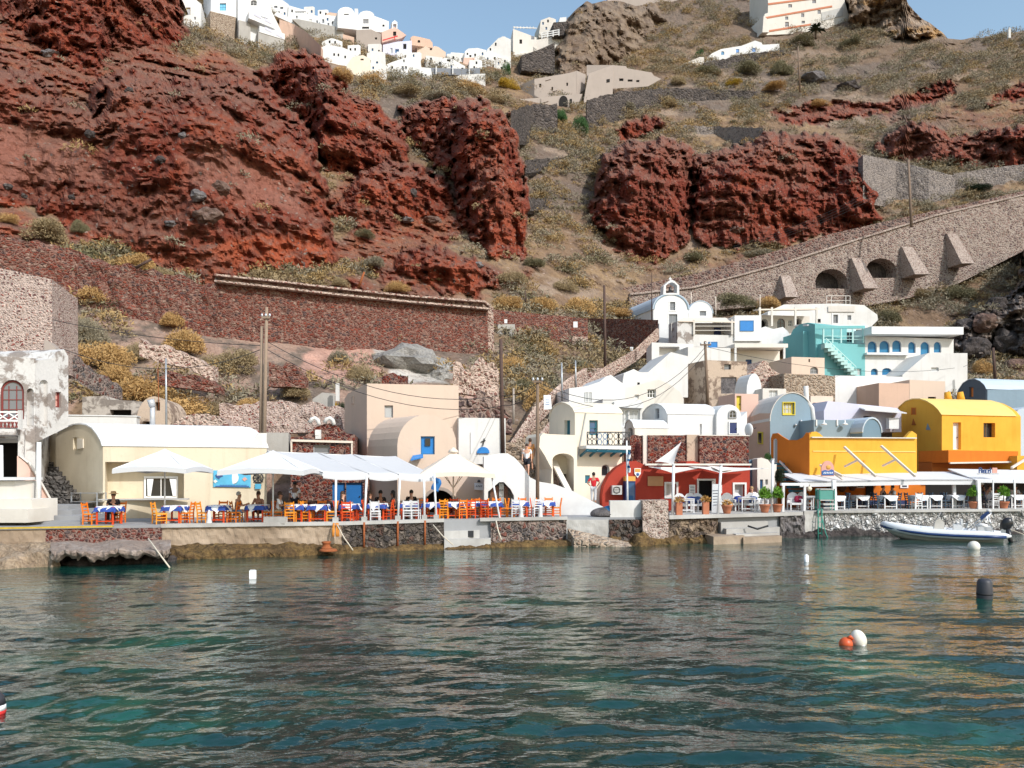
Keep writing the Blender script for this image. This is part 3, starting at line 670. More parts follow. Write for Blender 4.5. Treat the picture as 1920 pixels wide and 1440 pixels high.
STY = {
 'w': dict(frame='frame_white', pane='pane'), 'b': dict(frame='frame_blue', pane='blue_bright', solid=True), 'd': dict(frame='frame_white', pane='pane', name='door', grid=(2, 3)),
 'bd': dict(frame='frame_blue', pane='blue_door', solid=True, name='door'), 'nd': dict(frame='frame_blue', pane='blue_navy', solid=True, name='door'), 'td': dict(frame='frame_teal', pane='teal_paint', solid=True, name='door'),
 'a': dict(frame='frame_white', pane='pane', arch=True), 'ba': dict(frame='frame_blue', pane='blue_arch', arch=True, solid=True, fw=.08), 'o': dict(frame='interior_shade', pane='interior_shade', solid=True, depth=.7, name='opening', fw=.02),  # openings are backed by a sheet coloured as the shade inside
 'oa': dict(frame='interior_shade', pane='interior_shade', solid=True, depth=.9, arch=True, name='opening', fw=.02), 'g': dict(frame='frame_grey', pane='pane_grey'), 'p': dict(frame='frame_white', pane='pane_pale'),
 'bw': dict(frame='frame_blue', pane='pane_blue'), 'r': dict(frame='frame_red', pane='pane_grey'), 'y': dict(frame='frame_yellow', pane='pane_pale'), 'dk': dict(frame='frame_brown', pane='pane'),
 'wd': dict(frame='frame_white', pane='door_white', solid=True, name='door'), 'aq': dict(frame='frame_aqua', pane='pane', arch=False), 'bb': dict(frame='frame_blue', pane='pane', grid=(2, 2))}
def W_(h, x0, y0, x1, y1, st='w', **kw):
 d = dict(STY[st]); d.update(kw); return h.win(x0, y0, x1, y1, **d)
def qb(name, label, A, B, pyb, pyt, depth=5.0, D=None, mat='white', wins=(), poly=None, side=(), group=None, cat='house', slab=None):
 """a small house: front wall with its openings; wins on the facade, side on the receding left wall"""
 if D is None: k_ = .22 * (B[0] - A[0]) / F * A[1]; B = (B[0], A[1] + max(-k_, min(k_, B[1] - A[1])))
 h = House(name, label, cat, A, B, depth, D, mat, group, pyb)
 if poly: h.front(poly)
 else: h.block(pyb, pyt)
 for w in wins: W_(h, *w[:4], w[4], **(w[5] if len(w) > 5 else {}))
 for w in side: W_(h, *w[:4], w[4], face=h.s, **(w[5] if len(w) > 5 else {}))
 if slab: h.roofslab(pyt, *slab)
 h.done(); return h
WT = 'white town houses high on the rim'
h = House('taverna', 'cream barrel roofed taverna with white vault and serving hatch on the quay', 'taverna', (193, 37.5), (500, 40.2), D=(90, 41.2), mat='cream', pybase=975)
arc = [(193, 837), (190, 827), (183, 815), (174, 804), (164, 798), (152, 796), (140, 797), (128, 801), (117, 807), (109, 812)]
h.side([(193, 992), ] + arc + [(90, 813), (90, 985)], 'cream')
h.win(137, 820, 147, 843, face=h.s, frame='cream', pane='pane', grid=(1, 1))
h.hole(h.f, [(197, 936), (345, 936), (345, 866), (197, 866)], 1.1)
h.done(); h.shell(h.s, arc, h.u, .07, 'white_clean')
f2 = Face(h.A - h.f.N(1.06).xy.to_3d(), h.B - h.f.N(1.06).xy.to_3d())
h.win(270, 893, 334, 934, face=f2, cut=False, frame='frame_white', pane='pane', grid=(2, 1), fw=.1)
m = MB(); m.box(h.f.pt(271, 936, .1), (6.6 * .6, .5, .06), 0.18, 'concrete_white'); h.add('counter', m)
for x0, x1, xe in ((276, 288, 280), (318, 330, 327)):
 m = MB(); m.prism([f2.pt(x0, 898, .08), f2.pt(x1, 898, .08), f2.pt(xe + 3, 930, .08), f2.pt(xe - 3, 930, .08)], f2.N(.03), 'cloth_white'); h.add('curtain', m)
m = MB(); m.prism([h.s.pt(147, 822, .02), h.s.pt(158, 823, .02), h.s.pt(158, 840, .02), h.s.pt(147, 842, .02)], h.s.N(.05), 'cream_pale'); h.add('shutter', m)
m = MB(); m.prism([h.f.pt(470, 835, .01), h.f.pt(500, 835, .01), h.f.pt(500, 812, .01), h.f.pt(484, 812, .01)], -h.f.N(2.0), 'white'); h.add('parapet', m)
p = P(286, 806, 41.0); fl = thing('chimney_flue', 'grey steel flue pipe rising from the white vault', 'chimney', p)
m = MB(); m.tube([p, p + Vector((0, 0, 1.35))], .13, 12, 'fridge_grey'); m.tube([p + Vector((0, 0, 1.2)), p + Vector((-.06, -.1, 1.55))], .17, 12, 'fridge_grey'); m.build('pipe', fl)
m = MB(); m.lathe(p + Vector((0, 0, -.4)), [(.34, 0), (.3, .25), (.16, .42)], 12, 'terracotta_paint'); m.build('flue_base', fl)
qb('terrace_wall', 'white low parapet wall behind the cream vault', (93, 43.5), (256, 44.5), 830, 779, .8, mat='white', cat='wall', slab=(.06, .05, 'white_clean'))
h = House('ruined_store', 'small tan vaulted ruin with a tiny window behind the flue', 'ruin', (256, 46), (322, 46.3), 4.0, mat='ruin_tan', pybase=812)
h.front([(256, 815), (322, 815)] + arcpts(256, 322, 790, 743, 12)); W_(h, 291, 754, 300, 770, 'o'); W_(h, 268, 790, 282, 806, 'o'); h.done()
h = House('rubble_vault', 'low rounded rubble vault of pale stones by the tall golden shrubs', 'ruin', (322, 46.5), (432, 47), 4.0, mat='stone_pinkpale', pybase=815)
h.front([(322, 815), (432, 815)] + arcpts(322, 432, 806, 775, 12)); h.done()
h = House('ruined_shelter', 'grey concrete slab roofed ruin above the white parapet', 'ruin', (154, 47), (262, 47.5), 4.0, mat='ruin_grey', pybase=790)
h.front([(154, 790), (262, 790), (262, 752), (200, 749), (196, 742), (154, 744)]); W_(h, 206, 768, 246, 782, 'o'); h.done()
h = House('ruined_mansion', 'weathered white two storey ruin with red framed arched door', 'ruin', (-70, 35.5), (66, 36.6), 5.0, mat='ruin_white', pybase=900)
h.front([(-70, 905), (66, 905), (66, 672), (20, 668), (-70, 672)])
W_(h, 1, 712, 45, 786, 'r', arch=True, grid=(3, 4), fw=.1); W_(h, 50, 728, 63, 800, 'o', depth=.25, arch=True, pane='ruin_white', frame='ruin_white', name='niche')
h.hole(h.f, [(-40, 902), (34, 902), (34, 822), (-40, 822)], 2.6); h.done()
m = MB(); m.prism([h.f.pt(-40, 902, -2.5), h.f.pt(34, 902, -2.5), h.f.pt(34, 822, -2.5), h.f.pt(-40, 822, -2.5)], h.f.N(.04), 'interior_shade'); h.add('garage_back', m)  # near-black sheet, paints the shade inside the garage
m = MB(); m.prism([h.f.pt(-70, 817, .9), h.f.pt(36, 817, .9), h.f.pt(36, 806, .9), h.f.pt(-70, 806, .9)], -h.f.N(.9), 'ruin_white'); h.add('balcony_slab', m)
m = MB()
for x in (-32, 0, 44): m.bar(h.f.pt(x, 806, .85), h.f.pt(x, 772, .85), .14, .14, 'ruin_white')
for x0 in (-30, 2, 23):
 x1 = x0 + 20; m.bar(h.f.pt(x0, 790, .85), h.f.pt(x1, 777, .85), .04, .05, 'frame_white'); m.bar(h.f.pt(x0, 777, .85), h.f.pt(x1, 790, .85), .04, .05, 'frame_white')
m.bar(h.f.pt(-32, 775, .85), h.f.pt(44, 775, .85), .06, .06, 'frame_white'); m.bar(h.f.pt(-32, 791, .85), h.f.pt(44, 791, .85), .06, .06, 'frame_white')
for x in range(-28, 44, 7): m.bar(h.f.pt(x, 804, .85), h.f.pt(x + 4, 793, .85), .05, .05, 'frame_red'); m.bar(h.f.pt(x + 4, 804, .85), h.f.pt(x, 793, .85), .05, .05, 'frame_red')
h.add('balcony_railing', m)
m = MB(); m.prism([h.f.pt(34, 905, .25), h.f.pt(45, 905, .25), h.f.pt(48, 806, .25), h.f.pt(36, 806, .25)], -h.f.N(.25), 'ruin_white'); h.add('pier', m)
h = House('ruined_wing', 'flaking white wing of the ruin with blind arch and small window', 'ruin', (66.5, 36.6), (128, 38.6), 4.5, mat='ruin_white', pybase=830)
h.front([(66.5, 830), (128, 800), (128, 668), (120, 655), (106, 660), (100, 672), (66.5, 676)])
W_(h, 74, 712, 90, 800, 'o', depth=.2, arch=True, pane='ruin_white', frame='ruin_white', name='niche'); W_(h, 104, 735, 115, 764, 'r', grid=(1, 2), pane='sign_pink'); h.done()
qb('stone_house_wall', 'tall pale pink rubble wall standing above the white ruin', (-90, 42), (98, 43.2), 680, 515, 5, mat='stone_pink', poly=[(-90, 690), (98, 690), (97, 524), (40, 511), (-90, 485)], cat='wall')
qb('broken_gable', 'dark broken gable stub beside the pink rubble wall', (83, 42.0), (108, 42.4), 680, 640, 1.2, mat='taupe', poly=[(83, 674), (106, 668), (104, 652), (92, 640), (83, 636)], cat='ruin')
h = House('stone_vault_house', 'red volcanic stone vaulted house with white ornament behind the pergola', 'house', (545, 43.0), (692, 43.6), 6.0, mat='stone_red', pybase=975)
h.front([(545, 985), (692, 985), (692, 900), (665, 888), (665, 815), (648, 812), (636, 801), (622, 795), (608, 795), (594, 800), (582, 811), (568, 818), (545, 820)])
W_(h, 587, 834, 618, 850, 'g', grid=(1, 1)); W_(h, 623, 905, 647, 952, 'bd', frame='frame_blue', fw=.05); W_(h, 649, 905, 680, 952, 'bd'); h.done()
m = MB(); m.bar(h.f.pt(547, 826, .1), h.f.pt(662, 829, .1), .12, .12, 'canvas_beige'); m.bar(h.f.pt(547, 826, .1), h.f.pt(547, 850, .1), .08, .08, 'canvas_beige'); m.bar(h.f.pt(660, 829, .1), h.f.pt(660, 855, .1), .08, .08, 'canvas_beige'); h.add('beam', m)
m = MB()
for cx in (590, 618): m.tube([h.f.pt(cx - 9, 793, .1), h.f.pt(cx - 5, 786, .1), h.f.pt(cx + 1, 784, .1), h.f.pt(cx + 6, 788, .1), h.f.pt(cx + 9, 797, .1)], .12, 6, 'white')
m.bar(h.f.pt(597, 823, .06), h.f.pt(597, 806, .06), .3, .1, 'white'); m.bar(h.f.pt(591, 812, .07), h.f.pt(602, 812, .07), .1, .25, 'white'); h.add('ornament', m)
qb('concrete_block', 'low grey concrete block beside the red stone vault', (500, 42.5), (541, 43), 850, 811, 3, mat='concrete', cat='wall')
h = House('beige_house', 'large plain beige house with one small grey window', 'house', (688, 46), (860, 47), D=(645, 51), mat='beige', pybase=890)
h.side([(688, 900), (688, 719), (668, 730), (652, 738), (646, 748), (645, 900)], 'beige'); W_(h, 721, 760, 737, 783, 'g', grid=(1, 1), pane='pane_pale'); h.done()
h.win(659, 742, 664, 757, face=h.s, cut=False, frame='beige', pane='pane_grey', grid=(1, 1))
h = House('beige_annex', 'beige vaulted annex with bright blue shuttered window', 'house', (745, 42.0), (912, 42.6), D=(690, 44.6), mat='beige', pybase=975)
h.front([(745, 985), (912, 985), (912, 880), (856, 862), (856, 845)] + arcpts(745, 856, 835, 777, 14)[1:-1] + [(745, 835), (745, 880)])
W_(h, 789, 818, 815, 852, 'b', grid=(1, 1)); h.hole(h.f, [(796, 985), (852, 985), (852, 950)] + arcpts(796, 852, 945, 918, 10) , 1.6)
h.done()
m = MB(); m.prism([h.f.pt(790, 985, -1.5), h.f.pt(858, 985, -1.5), h.f.pt(858, 915, -1.5), h.f.pt(790, 915, -1.5)], h.f.N(.04), 'interior_shade'); h.add('arch_back', m)  # near-black sheet, paints the shade within the arch
m = MB(); o = arcpts(792, 856, 945, 913, 12); i_ = arcpts(797, 851, 945, 919, 12)
m.prism([h.f.pt(x, y, .01) for x, y in o + i_[::-1]], h.f.N(.05), 'taupe'); h.add('arch_surround', m)
m = MB(); m.prism([h.f.pt(770, 862, .5), h.f.pt(793, 857, .5), h.f.pt(793, 851, 0.02), h.f.pt(774, 854, .02)], (0, 0, -.06), 'blue_bright'); h.add('awning', m)
m = MB(); m.prism([h.f.pt(797, 822, -.1), h.f.pt(807, 822, -.1), h.f.pt(807, 836, -.1), h.f.pt(797, 836, -.1)], h.f.N(.03), 'pane'); h.add('window_glass', m)
h = qb('white_terrace_house', 'white terrace house with blue arched board left of the stairs', (860, 46.5), (948, 47.5), 870, 783, 4, wins=[(882, 810, 883, 850, 'p', dict(cut=False, fw=.02))], cat='house')
m = MB(); m.prism([h.f.pt(x, y, .05) for x, y in [(894, 850), (917, 850)] + arcpts(894, 917, 848, 838, 8)], h.f.N(.06), 'blue_bright'); h.add('arched_board', m)
m = MB(); m.bar(h.f.pt(905, 836, .06), h.f.pt(908, 822, .06), .08, .05, 'metal_dark'); m.bar(h.f.pt(902, 828, .06), h.f.pt(910, 826, .06), .06, .05, 'metal_dark'); h.add('lantern', m)
h = House('white_stair_wall', 'white plastered stair wall with dark archway sloping down to the quay', 'wall', (908, 40.6), (1142, 41.2), 1.3, mat='white_clean', pybase=972)
h.front([(908, 980), (1142, 980), (1142, 956), (1075, 921), (1040, 908), (1010, 903), (994, 895), (980, 874), (965, 858), (952, 850), (936, 850), (908, 856)])
h.hole(h.f, [(915, 985), (964, 985), (964, 930), (958, 918), (945, 904), (936, 904), (915, 922)], 1.2); h.done()
m = MB(); m.prism([h.f.pt(912, 985, -1.25), h.f.pt(970, 985, -1.25), h.f.pt(970, 900, -1.25), h.f.pt(912, 900, -1.25)], -h.f.N(.04), 'interior_shade'); h.add('arch_back', m)  # shade of the archway put in as a near-black sheet
m = MB(); m.bar(h.f.pt(938, 970, -.7), h.f.pt(938, 912, -.7), .9, .4, 'frame_brown'); [m.bar(h.f.pt(937, y, -.45), h.f.pt(946, y, -.45), .05, .4, 'metal_grey') for y in (914, 925, 938)]; h.add('shelf', m)
st = thing('stone_stairs', 'pale stone stairway climbing between the white wall and cream house', 'stairs', P(1000, 925, 43))
m = MB()
for i in range(13):
 py = 928 - i * 8.2; Y = 42.6 + i * .62; xc = 1012 - i * 4.6; w_ = 27 + i * .6
 a_, b_ = P(xc - w_, py, Y), P(xc + w_, py, Y); m.box((a_ + b_) / 2 + Vector((0, 1.1, -.5)), ((b_ - a_).length, 2.2, 1.0), 0, 'stone_tan')
m.build('tread', st)
m = MB(); w1 = [(1003, 850, 44), (1012, 830, 46), (1030, 870, 44), (1052, 905, 43), (1062, 928, 42.7)]
pts = [P(1026, 846, 45.2), P(1040, 880, 44), P(1062, 922, 42.9)]
for i in range(2):
 a_, b_ = pts[i], pts[i + 1]; m.prism([a_, b_, b_ - Vector((0, 0, 1.6)), a_ - Vector((0, 0, 1.6))], (.25, .1, 0), 'stone_mixed')
m.build('side_wall', st)
m = MB()
for i in range(2): m.bar(pts[i] + Vector((.12, 0, .04)), pts[i + 1] + Vector((.12, 0, .04)), .34, .1, 'white_warm')
m.build('coping', st)
st2 = thing('upper_stairs', 'upper stone stairway with rubble parapets turning up to the red wall', 'stairs', P(985, 820, 50))
m = MB()
for i in range(10):
 py = 822 - i * 7.5; Y = 51 + i * 1.5; xc = 982 + i * 4.0
 a_, b_ = P(xc - 20, py, Y), P(xc + 22, py, Y); m.box((a_ + b_) / 2 + Vector((0, 1.4, -.6)), ((b_ - a_).length, 2.8, 1.2), .1, 'stone_tan')
for i in range(9):
 py = 742 - i * 6.5; Y = 66 + i * 1.8; xc = 1075 + i * 6.5
 a_, b_ = P(xc - 22, py, Y), P(xc + 30, py, Y); m.box((a_ + b_) / 2 + Vector((0, 1.4, -.8)), ((b_ - a_).length, 2.8, 1.6), -.2, 'stone_pinkpale')
m.build('tread', st2)
for nm, pl in (('parapet', [(955, 832, 50), (1000, 765, 55), (1050, 720, 62), (1095, 690, 70)]), ('parapet', [(1010, 815, 50), (1050, 765, 57), (1075, 740, 63)]), ('parapet', [(1075, 735, 66), (1130, 690, 74), (1190, 655, 80), (1232, 615, 86)])):
 m = MB()
 for (a0, b0_, y0), (a1, b1, y1) in zip(pl, pl[1:]):
  q0, q1 = P(a0, b0_, y0), P(a1, b1, y1); dn = Vector((0, 0, 1.1)); m.prism([q0, q1, q1 - dn, q0 - dn], (.3, .5, 0), 'stone_pinkpale')
 m.build(nm, st2)
h = House('balcony_house', 'cream house with ornate iron balcony and teal doors', 'house', (1078, 44.2), (1166, 45.2), D=(1030, 47.2), mat='cream_pale', pybase=960)
arc = [(1078, 774), (1075, 767), (1069, 761), (1061, 757), (1053, 755), (1045, 758), (1038, 764), (1033, 773), (1030, 786)]
h.side([(1078, 975)] + arc + [(1030, 950)]); W_(h, 1105, 788, 1121, 816, 'td', fw=.08, solid=False, pane='pane_blue', grid=(1, 2)); W_(h, 1128, 871, 1143, 893, 'a', frame='frame_grey', grid=(1, 1)); W_(h, 1097, 891, 1106, 906, 'o', pane='teal_paint', frame='frame_teal', depth=.1, name='window')
h.win(1058, 788, 1069, 815, face=h.s, frame='frame_teal', pane='teal_paint', solid=True, name='door', depth=.25); h.done()
h.shell(h.s, arc, h.u, .05, 'cream_pale')
m = MB(); m.prism([h.f.pt(1085, 842, 1.0), h.f.pt(1167, 844, 1.0), h.f.pt(1167, 837, 1.0), h.f.pt(1085, 836, 1.0)], -h.f.N(.998), 'white_clean'); h.add('balcony_slab', m)
m = MB()
for x in (1088, 1106, 1125, 1145, 1163): m.bar(h.f.pt(x, 844, .95), h.f.pt(x, 855, .02), .08, .12, 'teal_paint')
m.prism([h.f.pt(1085, 843, .98), h.f.pt(1167, 845, .98), h.f.pt(1167, 850, .9), h.f.pt(1085, 848, .9)], -h.f.N(.06), 'teal_paint'); h.add('bracket', m)
m = MB()
for k, (xa, xb) in enumerate(((1087, 1105), (1105, 1125), (1125, 1145), (1145, 1165))):
 for x in (xa, xb): m.bar(h.f.pt(x, 837, .95), h.f.pt(x, 812, .95), .05, .05, 'metal_dark')
 for xo in (xa + 5, xb - 5):
  for yo, ry in ((819, 5.5), (830, 5.5)): m.tube([h.f.pt(xo + 4 * math.cos(q_ * PI / 4), yo + ry * math.sin(q_ * PI / 4), .95) for q_ in range(9)], .022, 5, 'metal_dark' if k != 1 else 'frame_blue')
for y in (812, 836): m.bar(h.f.pt(1087, y, .95), h.f.pt(1165, y, .95), .06, .06, 'metal_dark')
h.add('balcony_railing', m)
m = MB(); m.bar(h.f.pt(1098, 775, .05), h.f.pt(1086, 838, .05), .06, .06, 'metal_grey'); m.bar(h.f.pt(1086, 838, .05), h.f.pt(1082, 862, .05), .06, .06, 'metal_grey'); h.add('drainpipe', m)
h = House('cream_terrace', 'cream terrace block with rounded parapet and arch below the balcony house', 'terrace', (1013, 43.0), (1082, 43.6), 2.6, mat='cream_pale', pybase=940)
h.front([(1030, 945), (1082, 945), (1082, 816), (1030, 814), (1018, 812), (1013, 818), (1011, 838), (1022, 855), (1035, 880)])
h.hole(h.f, [(1040, 965), (1076, 965), (1076, 862)] + arcpts(1036, 1076, 862, 850, 8) + [(1036, 870)], 1.4); h.done()
qb('cream_pier', 'peach shaded wall under the cream terrace arch with small dark window', (1038, 44.5), (1076, 44.7), 950, 848, .5, mat='cream', wins=[(1056, 889, 1064, 904, 'o', dict(depth=.2))], cat='wall')
qb('white_block_house', 'white stepped house with pointed roof shape above the cream gable', (1067, 57), (1172, 59), 790, 724, 5, mat='white_clean', poly=[(1067, 790), (1172, 790), (1172, 722), (1158, 712), (1146, 703), (1138, 705), (1124, 716), (1100, 724), (1067, 728)], wins=[(1096, 735, 1110, 772, 'p', dict(cut=False, fw=.03))])
qb('white_gable_house', 'wide low white gable house with two small windows', (1158, 60), (1282, 62), 800, 720, 6, mat='white_warm', poly=[(1158, 800), (1282, 800), (1282, 748), (1275, 735), (1255, 720), (1235, 712), (1215, 716), (1190, 724), (1158, 728)], wins=[(1214, 730, 1230, 746, 'w', dict(grid=(3, 2))), (1190, 740, 1198, 748, 'p', dict(grid=(1, 1)))])
qb('roof_terrace_block', 'pale grey white block stepping up beneath the church path', (1163, 66), (1290, 67), 740, 668, 5, mat='white', poly=[(1163, 745), (1290, 745), (1290, 668), (1258, 660), (1240, 676), (1215, 698), (1200, 698), (1188, 692), (1170, 700)], wins=[(1195, 717, 1200, 723, 'o', dict(depth=.15))])
qb('white_stair_block', 'white sloping roofed block next to the tan ruin', (1222, 68.5), (1286, 69), 780, 672, 5, mat='white_clean', poly=[(1256, 770), (1286, 770), (1286, 672), (1256, 676)], wins=[(1268, 728, 1273, 737, 'g', dict(grid=(1, 1)))])
h = qb('conservatory_house', 'white house with a tall white framed glazed window bay', (1130, 50.5), (1204, 51), 830, 748, 4, D=(1105, 54), mat='white', wins=[(1151, 766, 1164, 800, 'p', dict(grid=(1, 2))), (1166, 768, 1178, 800, 'p', dict(grid=(2, 1))), (1180, 768, 1200, 800, 'p', dict(grid=(2, 1)))])
m = MB(); m.prism([h.f.pt(1149, 764, .3), h.f.pt(1203, 766, .3), h.f.pt(1203, 756, .3), h.f.pt(1149, 754, .3)], -h.f.N(.298), 'white_clean'); h.add('window_hood', m)
h = House('long_vault_house', 'long white barrel vaulted house with arched fanlight and navy door', 'house', (1252, 49.0), (1397, 50.0), D=(1204, 52), mat='white_clean', pybase=830)
arc = [(1252, 777), (1248, 768), (1241, 761), (1233, 758), (1224, 759), (1215, 764), (1208, 772), (1204, 782)]
h.side([(1252, 835)] + arc + [(1204, 835)], vec=h.u * .62); h.win(1228, 766, 1236, 785, face=h.s, frame='frame_grey', pane='pane_grey', grid=(1, 2)); W_(h, 1312, 795, 1316, 816, 'p', grid=(1, 1));
h.front([(1340, 835), (1397, 835), (1397, 772)] + arcpts(1340, 1386, 782, 759, 10), off=.25); W_(h, 1362, 769, 1377, 785, 'a', face=h.f, cut=False, frame='frame_grey'); W_(h, 1362, 791, 1379, 815, 'nd', cut=False, frame='frame_white')
for k in ('window', 'door'): pass
h.done(); h.shell(h.s, arc, h.u * .62, .05, 'white_clean')
for o_ in h.root.children:
 if o_.name.split('.')[0] in ('door',) : o_.location += h.f.N(.26)
for o_ in [c for c in h.root.children if c.name.split('.')[0] == 'window'][-1:]: o_.location += h.f.N(.26)
h = House('small_vault_house', 'small white barrel vault with a dark arched doorway', 'house', (1190, 47.0), (1252, 47.8), D=(1172, 49.4), mat='white_warm', pybase=830)
arc = [(1190, 803), (1187, 793), (1182, 788), (1178, 788), (1174, 794), (1172, 804)]
h.side([(1190, 850)] + arc + [(1172, 850)]); h.win(1178, 802, 1186, 820, face=h.s, frame='frame_grey', pane='pane', arch=True, grid=(1, 1)); h.done(); h.shell(h.s, arc, h.u, .05, 'white_clean')
WS = 'volcanic stone wall panels above the red cafe'
qb('stone_wall', 'dark stone panel with white patch at the left end above the red cafe', (1176, 46.3), (1208, 46.4), 905, 817, .8, mat='stone_red', cat='wall', poly=[(1176, 905), (1208, 905), (1208, 819), (1190, 815), (1176, 822)])
qb('plaster_wall', 'white plastered strip between the two left stone panels', (1206, 46.25), (1217, 46.3), 905, 816, .8, mat='white_warm', cat='wall')
qb('stone_wall', 'dark red stone panel behind the raised sail', (1215, 46.2), (1288, 46.4), 905, 816, .8, mat='stone_red', cat='wall')
qb('plaster_wall', 'cracked cream plaster strip between two stone panels', (1288, 46.3), (1313, 46.4), 905, 815, .8, mat='ruin_tan', cat='wall')
qb('stone_wall', 'widest dark red stone panel above the white cafe door', (1312, 46.1), (1404, 46.5), 905, 817, .8, mat='stone_red', cat='wall', slab=(.05, .03, 'white_warm'))
h = House('red_cafe', 'low brick red cafe with white framed door and windows', 'cafe', (1130, 44.0), (1406, 44.8), 4.0, mat='red_paint', pybase=962)
h.front([(1130, 975), (1406, 975), (1406, 872), (1320, 871), (1300, 864), (1288, 866), (1285, 871), (1210, 872), (1192, 864), (1172, 868), (1155, 878), (1141, 893), (1132, 912), (1129, 930)])
for w in ((1249, 907, 1268, 931, 'p', dict(sur='white_clean', grid=(2, 1), depth=.25)), (1310, 901, 1338, 962, 'o', dict(sur='white_clean', depth=.3, name='doorway')), (1377, 908, 1396, 931, 'p', dict(sur='white_clean', grid=(1, 1), depth=.3))): W_(h, *w[:5], **w[5])
h.done()
m = MB(); m.prism([h.f.pt(1129, 900, .02), h.f.pt(1131, 900, .02), h.f.pt(1131, 875, .02)], h.f.N(.01), 'red_paint')
d2_ = Face(h.f.pt(1324, 940, -.25).xy.to_3d(), h.f.pt(1338, 940, .45).xy.to_3d())
m = MB(); q0, q1 = h.f.pt(1338, 960, .02), h.f.pt(1326, 960, .75); zt = Vector((0, 0, h.f.pt(1338, 902).z - q0.z)); m.prism([q0, q1, q1 + zt, q0 + zt], h.f.N(.04) + Vector((.03, 0, 0)), 'frame_white'); w = h.add('door', m)
m = MB(); m.ball(q1 + Vector((.05, .1, 1.0)), .05, 6, 4, 'metal_dark'); m.build('handle', w)
m = MB(); m.bar(h.f.pt(1208, 871, .1), h.f.pt(1406, 871, .1), .25, .1, 'white_warm'); h.add('coping', m)
m = MB(); sh = [(1189, 878), (1201, 878), (1201, 888), (1195, 896), (1189, 888)]
m.prism([h.f.pt(x, y, .02) for x, y in sh], h.f.N(.05), 'sign_white'); em = m.build('shield_emblem', None, loc=h.f.pt(1195, 896)); tag(em, 'small yellow and white shield emblem on the red wall', 'emblem')
m = MB(); m.prism([h.f.pt(x, y, .072) for x, y in [(1190, 879), (1200, 879), (1200, 885), (1190, 885)]], h.f.N(.01), 'sign_amber'); m.ball(h.f.pt(1195, 889.5, .075), (.09, .02, .09), 10, 6, 'ink_blue'); e2 = m.build('crest', em)
e2.matrix_parent_inverse = Matrix.Identity(4)
m = MB(); m.prism([h.f.pt(x, y, .02) for x, y in [(1214, 893), (1243, 893), (1243, 911), (1214, 911)]], h.f.N(.06), 'sign_wood'); tag(m.build('wooden_sign', None, loc=h.f.pt(1228, 911)), 'tan wooden sign board beside the left cafe window', 'sign')
m = MB(); m.prism([h.f.pt(x, y, .02) for x, y in [(1292, 909), (1303, 909), (1303, 925), (1292, 925)]], h.f.N(.04), 'sign_white')
for k in range(5): m.bar(h.f.pt(1293.5, 911.5 + k * 2.8, .065), h.f.pt(1301.5, 911.5 + k * 2.8, .065), .01, .03, 'ink')
tag(m.build('menu_plate', None, loc=h.f.pt(1297, 925)), 'white menu plate left of the cafe door', 'sign')
m = MB(); m.prism([h.f.pt(x, y, .02) for x, y in [(1344, 909), (1353, 909), (1353, 925), (1344, 925)]], h.f.N(.04), 'sign_white')
for k in range(5): m.bar(h.f.pt(1345, 911.5 + k * 2.8, .065), h.f.pt(1352, 911.5 + k * 2.8, .065), .01, .03, 'ink')
tag(m.build('menu_plate', None, loc=h.f.pt(1348, 925)), 'white menu plate right of the cafe door behind the pole', 'sign')
pr = thing('drinks_fridge', 'dark blue drinks fridge with amber header by the flagpole', 'fridge', h.f.pt(1177, 945, .3))
m = MB(); m.prism([h.f.pt(x, y, .05) for x, y in [(1168, 945), (1186, 945), (1186, 902), (1168, 902)]], h.f.N(.6), 'blue_navy'); m.build('cabinet', pr)
m = MB(); m.prism([h.f.pt(x, y, .06) for x, y in [(1168, 901.8), (1186, 901.8), (1186, 893), (1168, 893)]], h.f.N(.6), 'sign_amber'); m.build('header', pr)
m = MB(); m.prism([h.f.pt(x, y, .655) for x, y in [(1170, 940), (1184, 940), (1184, 905), (1170, 905)]], h.f.N(.01), 'pane_blue'); m.build('glass_door', pr)
ac = thing('air_conditioner', 'white outdoor air conditioner unit at the left of the red cafe', 'air conditioner', h.f.pt(1155, 927, .2))
m = MB(); m.prism([h.f.pt(x, y, .03) for x, y in [(1145, 927), (1163, 927), (1163, 910), (1145, 910)]], h.f.N(.4), 'fridge_grey'); m.build('casing', ac)
m = MB(); m.tube([h.f.pt(1153 + 6 * math.cos(k * PI / 6), 918.5 + 6 * math.sin(k * PI / 6), .45) for k in range(13)], .02, 5, 'metal_dark'); [m.bar(h.f.pt(1147, y, .44), h.f.pt(1159, y, .44), .015, .02, 'metal_dark') for y in (914, 917, 920, 923)]; m.build('fan_grille', ac)
h = House('corridor_house', 'narrow grey white house with navy door in the shaded alley', 'house', (1418, 47.0), (1452, 47.4), D=(1405, 50), mat='offwhite', pybase=960)
h.front([(1420, 975), (1456, 975), (1456, 870), (1448, 872), (1440, 862), (1428, 858), (1420, 860)]); W_(h, 1425, 899, 1431, 940, 'nd'); W_(h, 1435, 899, 1440, 909, 'g', grid=(1, 1)); h.done()
qb('alley_back_wall', 'blue painted wall in shade at the end of the alley', (1404, 49.2), (1421, 49.3), 975, 862, .5, mat='blue_wash', cat='wall')
h = House('blue_gable_house', 'blue grey arched gable house with yellow framed window', 'house', (1444, 51.5), (1527, 52.5), D=(1400, 56), mat='blue_grey', pybase=860)
arc = arcpts(1444, 1527, 790, 737, 16)
h.front([(1444, 880), (1527, 880)] + arc); W_(h, 1468, 755, 1489, 777, 'y', pane='pane_pale', grid=(3, 2), fw=.1, sur='frame_yellow', surw=.05); h.done()
